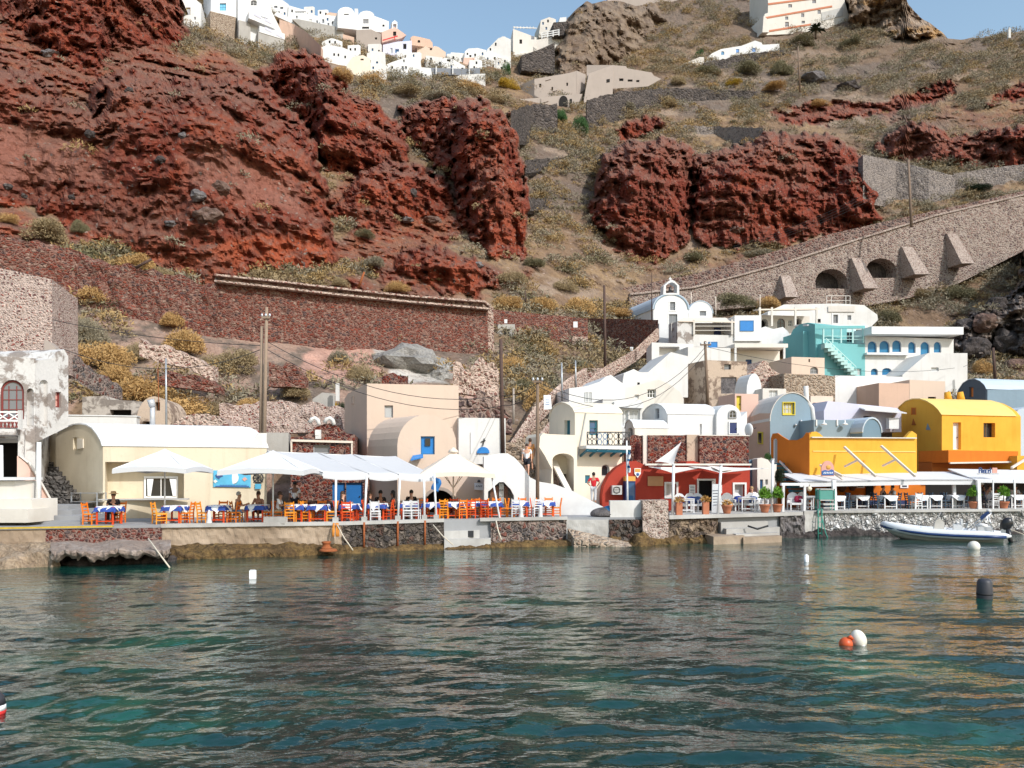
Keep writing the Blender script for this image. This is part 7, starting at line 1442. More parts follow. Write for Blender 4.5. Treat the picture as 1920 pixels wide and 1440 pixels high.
cable('cable from the dark leaning pole to the stair pole', (940, 742, 47), (1008, 718, 40.2), .2)
cable('second cable from the leaning pole to the stair pole', (940, 760, 47), (1008, 728, 40.2), .3)
cable('cable swooping over the white gable houses', (1008, 716, 40.2), (1323, 650, 60), 2.2)
cable('lower cable swooping over the white gable houses', (1008, 724, 40.2), (1323, 660, 60), 2.4)
cable('cable from the tan ruin pole over the turquoise house', (1323, 650, 60), (1790, 690, 82), 1.0)
for i, dy in enumerate((0, 6, 12, 18)): cable(['topmost', 'second', 'third', 'lowest'][i] + ' of the four cables in front of the right red cliff', (1375, 462 + dy * .6, 108), (1704, 318 + dy, 112), 1.0, .017)
cable('stay wire of the pole at the right edge', (1863, 655, 80), (1806, 688, 79), .1)
flg = pole('flagpole', 'white flagpole with a furled blue and white flag', [(1177, 962, 40.0), (1175, 826, 40.0)], .05, 'metal_white', 'flagpole')
m = MB(); rows = [[P(1175 + (2 + 4 * u) * (1 + .3 * math.sin(v * 9)), 848 + 38 * v, 39.93 + .12 * math.sin(u * 6 + v * 8)) for u in (0, .35, .7, 1)] for v in np.linspace(0, 1, 10)]
for j in range(9): m.sheet(rows[j:j + 2], 'cloth_white' if j % 3 else 'frame_blue')
tag(m.build('furled_flag', None, loc=P(1176, 886, 40), recalc=False), 'striped blue and white flag hanging limp on the flagpole', 'flag')
sp = []
for x0, x1, y1, lb in ((1261, 1263, 872, 'left white sail post before the red cafe'), (1346, 1352, 873, 'right white sail post before the cafe door'), (1447, 1449, 862, 'tall white sail post between the topiary pots')):
 a_ = at(x0, .5, QZ + .06); b_ = P(x1, y1, a_.y); t = thing('sail_post', lb, 'post', a_, 0, 'white sail posts'); m = MB(); m.tube([a_, b_], .07, 9, 'metal_white'); m.build('shaft', t); m = MB(); m.tube([b_, b_ + Vector((0, 0, .05))], .09, 9, 'metal_white'); m.build('cap', t)
def sail(label, A_, B_, C_, mat='canvas_sail'):
 A_, B_, C_ = P(*A_), P(*B_), P(*C_); m = MB(); n = 8; vs = []; fs = []; ix = {}; cen = (A_ + B_ + C_) / 3
 for i in range(n + 1):
  for j in range(n + 1 - i):
   u, v = i / n, j / n; w = 1 - u - v; q = A_ * w + B_ * u + C_ * v; k = 27 * u * v * w; e = max(u * v, v * w, u * w)
   q = q.lerp(cen, .14 * e * 4 * (1 - k * .6)) - Vector((0, 0, .12 * k)); ix[i, j] = len(vs); vs.append(q)
 for i in range(n):
  for j in range(n - i):
   fs.append((ix[i, j], ix[i + 1, j], ix[i, j + 1]))
   if i + j < n - 1: fs.append((ix[i + 1, j], ix[i + 1, j + 1], ix[i, j + 1]))
 m.add(vs, fs, mat, True); tag(m.build('shade_sail', None, loc=A_, recalc=False), label, 'shade sail', 'beige shade sails of the red cafe')
sail('raised triangular shade sail against the stone wall', (1228, 866, 42.0), (1278, 828, 44.5), (1263, 872, 40.5))
sail('left flat shade sail stretched over the cafe', (1215, 875, 44.0), (1263, 888, 40.6), (1325, 876, 44.4))
sail('right flat shade sail stretched over the cafe door', (1290, 874, 44.2), (1351, 887, 41.6), (1447, 878, 43.0))
sail('short inner shade sail behind the right post', (1325, 873, 44.3), (1351, 884, 41.8), (1402, 878, 44.5))
def armchair(px, bk, rz, label):
 p = at(px, bk, QZ + .06); t = thing('armchair', label, 'armchair', p, math.radians(rz), 'white cafe seats'); o = Vector(p)
 def L(x, y, z): return o + Vector((x, y, z))
 m = MB(); m.box(L(0, 0, .36), (.6, .6, .1), 0, 'chair_white'); m.build('seat', t)
 m = MB(); m.prism([L(-.32, -.3, .3), L(-.32, .3, .3), L(-.36, .3, .8), L(-.37, .16, .95), L(-.38, 0, 1.0), L(-.37, -.16, .95), L(-.36, -.3, .8)], (.05, 0, 0), 'chair_white'); m.build('backrest', t)
 for y in (-.31, .31):
  m = MB(); m.bar(L(-.3, y, .62), L(.3, y, .6), .07, .05, 'chair_white'); m.build('armrest', t)
  for x in (-.27, .27): m = MB(); m.bar(L(x, y, 0), L(x, y, .6), .06, .06, 'chair_white'); m.build('leg', t)
 return t
for px_, bk, rz, lb in ((1276, 3.2, -90, 'white armchair under the left cafe window'), (1296, 3.4, -90, 'white armchair under the menu plate'), (1308, 3.2, -100, 'white armchair left of the cafe door'), (1366, 3.2, -90, 'white round backed armchair right of the cafe door'), (1384, 3.3, -80, 'white armchair under the right cafe window'), (1408, 2.6, -110, 'tall white armchair near the alley'), (1425, 2.2, -70, 'white armchair behind the left topiary'), (1490, 2.2, -90, 'white armchair beside the white table by the yellow tavern'), (1508, 2.6, -90, 'white armchair left of the green cabinet')): armchair(px_, bk, rz, lb)
def cushion(px, bk, dz, mat, label, w=.5):
 p = at(px, bk, QZ + .06 + dz); m = MB(); m.ball(p + Vector((0, 0, .2)), (w / 2, .1, .2), 10, 8, mat, fn=lambda q: 1.12 if abs(q.x) > .5 and abs(q.z) > .4 else 1); tag(m.build('cushion', None, loc=p), label, 'cushion', 'cushions on the cafe seats')
for a_ in ((1276, 3.25, .42, 'cushion_blue', 'dark blue cushion on the armchair under the left window'), (1296, 3.4, .42, 'cushion_blue', 'dark blue cushion on the armchair under the menu plate'), (1308, 3.25, .42, 'cushion_navy', 'navy cushion left of the cafe door'), (1384, 3.3, .42, 'cushion_blue', 'bright blue cushion under the right cafe window'), (1412, 2.6, .42, 'cushion_navy', 'faded blue cushion on the armchair near the alley'), (1497, 2.2, .42, 'cushion_red', 'dark red cushion beside the yellow tavern')): cushion(*a_)
put(TB['white'], at(1286, 2.3, QZ + .06), 0, 'low white table under the left cafe window', 'white tables by the red cafe'); put(TB['white'], at(1400, 2.4, QZ + .06), 0, 'white table near the alley', 'white tables by the red cafe'); put(TB['white'], at(1518, 1.8, QZ + .1), 0, 'white table left of the green cabinet', 'white tables by the red cafe')
bd = thing('menu_board', 'leaning A frame menu board beside the right sail post', 'menu board', at(1345, 1.5, QZ + .06)); p = at(1345, 1.5, QZ + .06)
m = MB(); m.prism([p + Vector(v) for v in ((-.3, 0, 0), (.3, 0, 0), (.2, .25, 1.5), (-.2, .25, 1.5))], (0, .04, 0), 'fridge_grey'); m.build('board', bd)
m = MB(); m.prism([p + Vector(v) for v in ((.34, .7, 0), (.4, .7, 0), (.2, .3, 1.5), (.14, .3, 1.5))], (0, .04, 0), 'slate'); m.build('rear_leg', bd)
m = MB(); [m.bar(p + Vector((-.2, -.02 + .17 * z, z)), p + Vector((.18, -.02 + .17 * z, z + .02)), .01, .03, 'ink') for z in (.4, .55, .7, .85, 1.0, 1.15)]; m.build('lettering', bd)
def planter(px, bk, kind, label, h=.62):
 p = at(px, bk, QZ + .06); t = thing('planter', label, 'planter', p, 0, 'planters along the cafe edge')
 m = MB()
 if kind == 'square': m.prism([p + Vector((x * .15, y * .15, 0)) for x, y in ((-1, -1), (1, -1), (1, 1), (-1, 1))], (0, 0, h), 'terracotta')
 else: m.lathe(p, [(.17, 0), (.2, .1), (.27, .36), (.3, .38), (.3, .44), (.25, .44), (.22, .38)], 14, 'terracotta')
 m.build('pot', t); top = p + Vector((0, 0, h if kind == 'square' else .42)); rng = np.random.RandomState(int(px))
 m = MB()
 if kind == 'topiary':
  o = np.array([top.x, top.y, top.z + .35]); V_ = blades(o, .34, 420, rng, 1.7, .08, .14); m.tube([top - Vector((0, 0, .1)), top + Vector((0, 0, .5))], .03, 6, 'twig'); mat = 'topiary'
 else: V_ = blades(np.array([top.x, top.y, top.z + .02]), .28, 160, rng, 1.1, .06, .14); mat = 'dry_leaf'
 m.add([Vector(v) for v in V_], [(4 * i, 4 * i + 1, 4 * i + 2, 4 * i + 3) for i in range(len(V_) // 4)], mat); m.build('foliage', t, recalc=False)
planter(1273, .25, 'square', 'tall terracotta planter with dry plant right of the stone pillar'); planter(1323, .25, 'square', 'tall terracotta planter with dry plant before the cafe door'); planter(1363, .3, 'round', 'round terracotta pot with grassy plant near the menu board')
planter(1434, .35, 'topiary', 'bright green clipped bush in terracotta pot left of the tall post'); planter(1457, .35, 'topiary', 'bright green clipped bush in terracotta pot right of the tall post')
for px_, lb in ((1826, 'dark potted shrub behind the middle front post'), (1882, 'dark potted shrub at the right of the veranda')): planter(px_, .8, 'topiary', lb)
bt = thing('upturned_skiff', 'small grey skiff under a bright blue cover on the quay', 'boat', G(1138, 39.2)); p = G(1140, 39.3, QZ + .02)
m = MB(); m.ball(p + Vector((-.1, 0, .12)), (.78, .4, .34), 16, 8, 'rock_bluegrey', z0=-.3); m.build('hull', bt); m = MB(); m.ball(p + Vector((.16, .05, .2)), (.58, .42, .34), 16, 8, 'tarp_blue', z0=-.1); m.build('cover', bt)
gc = thing('display_cabinet', 'green framed glass fish cabinet on the quay edge', 'cabinet', at(1547, .2, QZ + .1)); p = at(1547, .35, QZ + .1)
m = MB(); m.box(p + Vector((0, 0, .95 - .1)), (.74, .5, .5), 0, 'aqua_glass'); m.build('glass_case', gc)
m = MB()
for x in (-.4, .4):
 for y in (-.27, .27): m.bar(p + Vector((x, y, 0)), p + Vector((x, y, 1.18)), .05, .05, 'net_green')
for z in (.56, 1.16): m.bar(p + Vector((-.42, -.27, z)), p + Vector((.42, -.27, z)), .05, .05, 'fridge_grey'); m.bar(p + Vector((-.42, .27, z)), p + Vector((.42, .27, z)), .05, .05, 'fridge_grey')
m.build('frame', gc); m = MB(); m.box(p + Vector((.1, -.05, .34)), (.6, .5, .1), 0, 'fridge_grey'); m.box(p + Vector((.1, -.05, .14)), (.6, .5, .06), 0, 'fridge_grey'); m.build('tray', gc)
ld = thing('boarding_ladder', 'green rope draped ladder hanging into the water', 'ladder', at(1538, -.2, 0))
for x in (1534, 1541): m = MB(); m.tube([at(x, -.1, 1.5), at(x, -.25, 1.2), at(x, -.4, -.4)], .035, 7, 'net_green'); m.build('rail', ld)
for z in (.2, .5, .8, 1.1): m = MB(); m.bar(at(1534, -.33, z), at(1541, -.33, z), .04, .04, 'net_green'); m.build('rung', ld)
m = MB(); m.tube([at(1541, -.2, 1.1), at(1545, -.45, .5), at(1549, -.6, .15), at(1553, -.7, -.1)], .03, 6, 'net_green'); tag(m.build('green_rope', None, loc=at(1545, -.4, 0)), 'loose green rope curling beside the ladder', 'rope')
vr = thing('veranda_roof', 'long white veranda roof of the yellow tavern', 'veranda roof', at(1640, .6, QZ));
m = MB(); q = [P(1500, 903, 44.6), P(1720, 899, 45.6), P(1845, 899, 46.6)]
for a_, b_ in zip(q, q[1:]): m.prism([a_, b_, b_ + Vector((0, 3.0, .45)), a_ + Vector((0, 3.0, .45))], (0, 0, -.1), 'canvas_white'); m.prism([a_, b_, b_ - Vector((0, 0, .3)), a_ - Vector((0, 0, .3))], (0, .08, 0), 'canvas_white')
m.build('roof_sheet', vr)
m = MB(); q = [P(1838, 903, 45.8), P(1990, 905, 47.0)]; m.prism([q[0], q[1], q[1] + Vector((0, 3.4, .75)), q[0] + Vector((0, 3.4, .75))], (0, 0, -.06), 'canvas_white'); m.build('awning', vr)
for x0, x1, w_ in ((1566, 1563, .2), (1790, 1788, .16), (1836, 1834, .18), (1903, 1902, .08), (1862, 1862, .06)):
 a_ = at(x0, .5 if x0 != 1790 else 2.0, QZ + .1); m = MB(); m.bar(a_, P(x1, 900, a_.y), w_, w_, 'metal_white'); m.build('post', vr)
for x0, y0, x1, y1 in ((1583, 838, 1642, 893), (1652, 836, 1716, 893), (1538, 872, 1580, 893)):
 m = MB(); a_, b_ = P(x0, y0, 46.9), P(x1, y1, 44.9); m.bar(a_, b_, .12, .12, 'canvas_beige'); m.build('strut', vr)
 c_ = a_.lerp(b_, .45); m = MB(); m.bar(c_, P(lerp(x0, x1, .45) - 26, lerp(y0, y1, .45) + 12, 46.95), .1, .1, 'canvas_beige') if x0 > 1540 else m.bar(a_, b_ - Vector((0, 0, .2)), .05, .05, 'canvas_beige'); m.build('brace', vr)
m = MB(); a_, b_ = P(1897, 877, 50), P(1925, 860, 51.5); m.bar(a_, b_, .12, .12, 'canvas_beige'); m.build('strut', vr)
rs = thing('round_top_sign', 'round topped painted sign with a red sunset over a blue sea', 'sign', P(1551, 893, 44.4)); fr2 = Face(G(1535, 44.4), G(1570, 44.5))
m = MB(); m.prism([fr2.pt(x, y) for x, y in [(1540, 893), (1564, 893)] + arcpts(1540, 1564, 880, 864, 12)], -fr2.N(.08), 'sign_pink'); m.build('board', rs)
m = MB(); m.prism([fr2.pt(x, y, .004) for x, y in [(1541, 891), (1563, 891), (1563, 882), (1559, 880), (1553, 883), (1547, 881), (1541, 883)]], fr2.N(.02), 'ink_blue'); m.build('sea_band', rs)
m = MB(); m.ball(fr2.pt(1553, 876, .01), (.14, .03, .12), 10, 6, 'sign_amber'); m.build('sun_disc', rs)
m = MB(); [m.bar(fr2.pt(x, 888, .03), fr2.pt(x + 1.5, 885, .03), .01, .04, 'sign_white') for x in (1544, 1547, 1550, 1553, 1556, 1559)]; m.build('lettering', rs)
ls = thing('letter_sign', 'blue cut out letters standing on the veranda roof', 'sign', P(1850, 888, 46.4)); fr3 = Face(G(1830, 46.4), G(1875, 46.6))
m = MB(); x_ = 1836
for ch in ((0, 0, 0, 1, .5, 1, 1, .8, .5, .5, 0, .5), (0, 0, 0, .6, .5, .6, .5, 0), (0, .1, .1, .6, .6, .6, .6, 0, 0, 0), (.5, .6, 0, .6, 0, 0, .5, 0), (.5, 0, 0, 0, 0, .6, .5, .5, 0, .3), (0, 0, 0, 1)):
 for i in range(0, len(ch) - 2, 2): m.bar(fr3.pt(x_ + ch[i] * 5, 887 - ch[i + 1] * 10), fr3.pt(x_ + ch[i + 2] * 5, 887 - ch[i + 3] * 10), .05, .04, 'cushion_navy')
 x_ += 4.2
m.build('lettering', ls); m = MB(); m.prism([fr3.pt(x, y) for x, y in [(1860, 887), (1869, 887), (1869, 877), (1860, 877)]], fr3.N(.04), 'sign_pink'); m.build('plate', ls); m = MB(); m.bar(fr3.pt(1832, 888.5), fr3.pt(1872, 888.5), .05, .05, 'metal_grey'); m.build('rail', ls)
gl = thing('globe_lamp', 'pale round globe lamp hanging left of the tavern sign', 'lamp', P(1518, 921, 44.6)); m = MB(); m.ball(P(1518, 916.5, 44.6), .13, 12, 8, 'lamp_glass'); m.build('globe', gl); m = MB(); m.tube([P(1518, 912, 44.6), P(1518, 908, 44.7), P(1530, 911, 45)], .015, 5, 'cable'); m.build('cord', gl)
pf = thing('white_gate_frame', 'white frame of a small gate pergola beside the yellow tavern', 'gate frame', at(1490, .6, QZ + .06))
for x in (1468, 1508): a_ = at(x, .8, QZ + .06); m = MB(); m.bar(a_, P(x + 1, 910, a_.y), .12, .12, 'chair_white'); m.build('post', pf)
m = MB(); m.bar(P(1464, 908, quay_y(1464) + .8), P(1514, 908, quay_y(1514) + .8), .12, .14, 'chair_white'); m.build('crossbar', pf)
m = MB(); [m.bar(P(x, 908, 44), P(x + 6, 895, 46), .08, .08, 'frame_blue') for x in ()];
bs = thing('blue_stairs', 'blue painted stairs against the orange tavern wall', 'stairs', P(1490, 945, 47))
for i in range(10): a_ = P(1503 - i * 4.2, 935 - i * 7.2, 46.5 + i * .35); m = MB(); m.box(a_, (.9, .4, .16), .3, 'teal_paint'); m.build('tread', bs)
m = MB(); m.bar(P(1500, 905, 46.4), P(1462, 865, 49.2), .08, .1, 'fridge_grey'); m.build('handrail', bs)
BA = math.atan2(.42, -.91); bo = P(1768, 1008, 41.2); bo.z = 0.0
rb = thing('inflatable_boat', 'grey inflatable motor boat with navy stripe moored by the white wall', 'boat', bo, BA); rb.scale = (.87, .87, .87); CT = bo
def BL(x, y, z): return CT + Vector((x, y, z))
def tubepath(off, z): return [BL(x, y, zz) for x, y, zz in [(-3.1, -off, .40 + z), (-2, -off, .40 + z), (-.5, -off, .41 + z), (.8, -off, .46 + z), (1.7, -off * .9, .55 + z), (2.4, -off * .68, .66 + z), (2.9, -off * .36, .76 + z), (3.15, 0, .82 + z), (2.9, off * .36, .76 + z), (2.4, off * .68, .66 + z), (1.7, off * .9, .55 + z), (.8, off, .46 + z), (-.5, off, .41 + z), (-2, off, .40 + z), (-3.1, off, .40 + z)]]
m = MB(); pt = tubepath(.95, 0); R_ = [.16, .27, .27, .27, .26, .25, .23, .22, .23, .25, .26, .27, .27, .27, .16]; m.tube([BL(-3.35, -.95, .4)] + pt + [BL(-3.35, .95, .4)], [.05] + R_ + [.05], 14, 'rib_grey'); m.build('tube', rb)
for s in (-1, 1):
 m = MB(); pts_ = [q + Vector((0, 0, -.03)) for q in (tubepath(1.19, 0)[:8] if s < 0 else tubepath(1.19, 0)[7:])]; pts_ = [BL(q.x - CT.x + (.16 if abs(q.y - CT.y) < .5 else .02), q.y - CT.y, q.z - .02) for q in pts_]; m.tube(pts_, .085, 8, 'rib_navy'); m.build('stripe', rb)
m = MB(); prof = [(-3.0, .75, .25, -.25), (-1, .8, .28, -.3), (.8, .78, .32, -.28), (1.9, .6, .45, -.12), (2.6, .32, .58, .15), (3.0, .03, .74, .5)]
m.sheet([[BL(x, -w, z1) for x, w, z1, z0 in prof], [BL(x, -w * .8, lerp(z1, z0, .5)) for x, w, z1, z0 in prof], [BL(x, 0, z0) for x, w, z1, z0 in prof], [BL(x, w * .8, lerp(z1, z0, .5)) for x, w, z1, z0 in prof], [BL(x, w, z1) for x, w, z1, z0 in prof]], 'rib_hull', True); m.build('hull', rb)
m = MB(); m.prism([BL(-2.9, -.75, .34), BL(1.8, -.7, .42), BL(2.5, -.3, .55), BL(2.5, .3, .55), BL(1.8, .7, .42), BL(-2.9, .75, .34)], (0, 0, -.06), 'offwhite'); m.build('deck', rb)
cs = MB(); cs.prism([BL(.55, -.35, .4), BL(-.05, -.35, .4), BL(-.05, -.35, 1.05), BL(.1, -.35, 1.22), BL(.4, -.35, 1.15)], (0, .7, 0), 'white_warm'); cso = cs.build('console', rb)
m = MB(); m.prism([BL(.38, -.34, 1.16), BL(.38, .34, 1.16), BL(.12, .30, 1.62), BL(.12, -.30, 1.62)], (-.02, 0, .01), 'pane_pale'); m.build('windscreen', cso)
m = MB(); m.tube([BL(-.12, .17 * math.cos(k * PI / 6), 1.05 + .17 * math.sin(k * PI / 6)) for k in range(13)], .018, 5, 'rubber'); m.build('steering_wheel', cso)
m = MB(); m.box(BL(-.75, 0, .68), (.45, .7, .55), 0, 'white_clean'); m.box(BL(-.95, 0, 1.08), (.1, .7, .35), 0, 'white_clean'); m.build('helm_seat', rb)
m = MB(); m.box(BL(-2.1, 0, .62), (.7, 1.2, .5), 0, 'white_clean'); m.ball(BL(-1.95, .1, .9), (.35, .5, .16), 10, 6, 'white_clean'); m.build('stern_bench', rb)
m = MB()
for y in (-.72, .72): m.tube([BL(-1.3, y, .6), BL(-2.35, y, 1.62)], .03, 7, 'steel'); m.tube([BL(-2.5, y, .6), BL(-2.25, y, 1.52)], .025, 7, 'steel')
m.tube([BL(-2.35, -.72, 1.62), BL(-2.42, -.4, 1.7), BL(-2.42, .4, 1.7), BL(-2.35, .72, 1.62)], .03, 7, 'steel'); m.tube([BL(-.2, -.6, .6), BL(-.9, -.6, 1.0), BL(-1.3, -.6, .95)], .02, 6, 'steel'); m.build('roll_bar', rb)
m = MB(); m.ball(BL(-2.3, .45, 1.78), (.14, .14, .1), 8, 6, 'white_clean'); m.build('stern_light', rb)
m = MB(); m.prism([BL(-1.9, .5, 1.5), BL(-2.25, .5, 1.8), BL(-2.3, .75, 1.72), BL(-1.95, .75, 1.35)], (.05, .05, -.1), 'cushion_navy'); m.build('bimini_cover', rb)
en = MB(); Re = Matrix.Rotation(-.42, 3, 'Y'); c_ = BL(-3.2, 0, .98); en.ball(c_, (.30, .22, .42), 14, 10, 'engine_black', rot=Re, fn=lambda q: 1.1 if q.z > .2 else 1); en.tube([BL(-3.25, 0, .8), BL(-3.42, 0, .1), BL(-3.5, 0, -.3)], [.16, .12, .09], 9, 'engine_black'); en.bar(BL(-3.45, 0, .02), BL(-3.75, 0, .05), .26, .03, 'engine_black'); eo = en.build('outboard_engine', rb)
m = MB(); m.box(BL(-3.06, 0, .6), (.22, .3, .3), 0, 'metal_grey'); m.build('bracket', eo)
for x in (1.5, -2.2):
 m = MB(); m.box(BL(x, -1.14 if x < 0 else -1.09, .58 if x < 0 else .68), (.3, .05, .07), 0, 'rubber'); m.build('carry_handle', rb)
m = MB(); [m.box(BL(-1.05 - .1 * k, -1.17, .5), (.06, .05, .09 if k % 2 else .06), 0, 'cushion_navy') for k in range(6)]; m.build('lettering', rb)
m = MB(); m.tube([BL(2.95, 0, .75), BL(4.2, .2, .3), BL(5.2, .3, -.2)], .018, 5, 'rope'); tag(m.build('mooring_rope', None, loc=bo), 'thin rope from the inflatable boat into the water', 'rope')
def wl(px, py): Y = F * HC / (py - YH); return G(px, Y, 0)
def buoy(name, label, px, py, kind):
 p = wl(px, py); t = thing(name, label, 'buoy', p)
 m = MB()
 if kind == 'ball': m.ball(p + Vector((0, 0, .12)), .26, 16, 10, 'buoy_white'); m.build('float', t); m = MB(); m.tube([p + Vector((0, 0, -.15)), p + Vector((-.2, 0, .0))], .03, 6, 'buoy_dark'); m.build('rope_eye', t)
 if kind == 'small': m.tube([p + Vector((0, 0, -.2)), p + Vector((0, 0, .22))], .085, 12, 'sign_white'); m.ball(p + Vector((0, 0, .22)), .085, 12, 6, 'sign_white'); m.build('float', t)
 if kind == 'box': m.box(p + Vector((0, 0, .08)), (.22, .2, .34), .3, 'sign_white'); m.build('float', t); m = MB(); m.box(p + Vector((0, 0, .265)), (.16, .14, .03), .3, 'fridge_grey'); m.build('cap', t)
 if kind == 'barrel': m.lathe(p + Vector((0, 0, -.35)), [(.16, 0), (.19, .1), (.205, .5), (.19, .8), (.15, .88), (.06, .9)], 18, 'buoy_dark'); m.build('float', t); m = MB(); m.lathe(p + Vector((0, 0, .1)), [(.204, 0), (.21, .03), (.204, .06)], 18, 'rubber'); m.build('band', t)
 if kind == 'egg': R0 = Matrix.Rotation(-.35, 3, 'Y'); m.ball(p + Vector((0, 0, .12)), (.15, .15, .2), 16, 10, 'buoy_white', rot=R0); m.build('float', t); m = MB(); m.tube([p + Vector((.02, -.12, .02)), p + Vector((.05, -.16, -.06))], .05, 8, 'buoy_white'); m.build('rope_eye', t)
 if kind == 'orange': m.ball(p + Vector((0, 0, .05)), .135, 16, 10, 'buoy_orange'); m.build('float', t); m = MB(); m.tube([p + Vector((.03, -.03, .17)), p + Vector((.07, -.05, .21)), p + Vector((.12, -.02, .15))], .035, 7, 'buoy_orange'); m.build('rope_eye', t)
 if kind == 'tri': m.lathe(p + Vector((0, 0, -.1)), [(.10, 0), (.16, .05)], 16, 'swim_red'); m.lathe(p + Vector((0, 0, -.05)), [(.16, 0), (.17, .07)], 16, 'swim_red'); m.lathe(p + Vector((0, 0, .02)), [(.17, 0), (.165, .08)], 16, 'sign_white'); m.build('float', t); m = MB(); m.lathe(p + Vector((0, 0, .10)), [(.165, 0), (.14, .12), (.06, .2), (.02, .21)], 16, 'buoy_dark'); m.build('cap', t)
buoy('buoy', 'dirty white ball buoy just in front of the inflatable boat', 1826, 1030, 'ball'); buoy('buoy', 'tiny white stick float left of the orange reflection', 1512, 1054, 'small'); buoy('buoy', 'white plastic canister float near the left shore', 474, 1084, 'box')
buoy('buoy', 'dark grey barrel buoy on the yellow reflection', 1846, 1122, 'barrel'); buoy('buoy', 'white egg shaped buoy touching the orange one', 1610, 1210, 'egg'); buoy('buoy', 'small orange buoy beside the white egg shaped one', 1586, 1212, 'orange'); buoy('buoy', 'black buoy with white and red bands at the left picture edge', -13, 1334, 'tri')
p = G(612, 33.5, .3); bl = thing('bollard', 'rusty iron mooring bollard on the wet rock', 'bollard', p); m = MB(); m.lathe(p, [(.24, 0), (.2, .05), (.16, .08), (.16, .2), (.2, .23), (.2, .28), (.14, .3)], 16, 'rust'); m.build('post', bl); m = MB(); m.lathe(p + Vector((.1, -.1, -.1)), [(.4, 0), (.34, .08), (.24, .1)], 12, 'rust'); m.build('foot', bl)
for lb, pts_, r, mt in (('pale rope hanging from the broken slab into the water', [(278, 1010, 30.4), (300, 1040, 29.9), (318, 1064, 29.2)], .03, 'rope'), ('white rope slanting down beside the orange net bundle', [(632, 984, 34.2), (645, 1008, 34.0), (662, 1032, 33.8)], .025, 'rope'), ('white rope slanting from the last pergola post', [(812, 984, 36.2), (830, 1005, 36.0), (850, 1022, 35.8)], .025, 'rope'), ('pair of ropes hanging below the slanting strut', [(930, 976, 37.4), (934, 995, 37.2), (940, 1012, 37.0)], .035, 'rope'), ('black ring rope at the small landing steps', [(1402, 986, 40.2), (1420, 992, 40.0), (1440, 986, 40.2)], .05, 'rubber')):
 m = MB(); m.tube([P(*q) for q in pts_], r, 6, mt); tag(m.build('mooring_rope', None, loc=P(*pts_[-1])), lb, 'rope')
m = MB(); rnd = random.Random(4)
for k in range(9): x = 624 + rnd.random() * 10; m.tube([P(x, 981, 34.3), P(x + rnd.uniform(-2, 2), 995, 34.15), P(x + rnd.uniform(-3, 3), 1006, 34.1)], .035, 5, 'rope_orange')
tag(m.build('net_bundle', None, loc=P(629, 1006, 34.2)), 'orange fishing net bundle hanging on the quay wall', 'net')
for x, y, lb in ((946, 1016, 'short black mooring stub at the waterline below the tables'), (1067, 1016, 'short black mooring stub by the slipway')):
 p = wl(x, y); p.y += .5; t = thing('mooring_stub', lb, 'bollard', p); m = MB(); m.lathe(p - Vector((0, 0, .1)), [(.13, 0), (.12, .35), (.15, .38), (.15, .44)], 12, 'rubber'); m.build('post', t); m = MB(); m.tube([p + Vector((.14 * math.cos(k * PI / 5), .14 * math.sin(k * PI / 5), .2)) for k in range(11)], .02, 5, 'rope'); m.build('rope_ring', t)
p = P(1016, 800, 47); vs_ = thing('hanging_notice', 'white hanging notice board beside the upper stairs', 'sign', P(1027, 765, 47)); fN = Face(G(1015, 47), G(1040, 47.2)); m = MB(); m.prism([fN.pt(x, y) for x, y in [(1020, 768), (1034, 767), (1032, 741), (1019, 741)]], fN.N(.05), 'sign_white'); m.build('board', vs_); m = MB(); [m.bar(fN.pt(1022, y, .06), fN.pt(1030, y, .06), .01, .04, 'ink_blue') for y in (750, 754, 758)]; m.build('lettering', vs_)
dsh = thing('satellite_dish', 'white satellite dish at the pink house corner', 'satellite dish', P(1405, 812, 49)); m = MB(); m.ball(P(1404, 806, 49), (.12, .35, .42), 12, 6, 'white_clean', rot=Matrix.Rotation(.5, 3, 'Z'), z0=-.99); m.build('dish', dsh); m = MB(); m.bar(P(1404, 808, 49), P(1418, 802, 48.7), .03, .03, 'metal_dark'); m.build('arm', dsh)
SKINS = []
def chain_mesh(name, verts, edges, radii, mat, parent, root=0, sub=1):
 o = Vector(parent.location); me = bpy.data.meshes.new(name); me.from_pydata([Vector(v) for v in verts], edges, []); me.materials.append(MATS[mat]); ob = bpy.data.objects.new(name, me); COL.objects.link(ob); ob.parent = parent
 md = ob.modifiers.new('skin', 'SKIN'); sv = me.skin_vertices[0].data
 for i, r in enumerate(radii): sv[i].radius = (r, r) if isinstance(r, (int, float)) else r
 sv[root].use_root = True; s = ob.modifiers.new('sub', 'SUBSURF'); s.levels = s.render_levels = sub; md.use_smooth_shade = True
 SKINS.append(ob); return ob
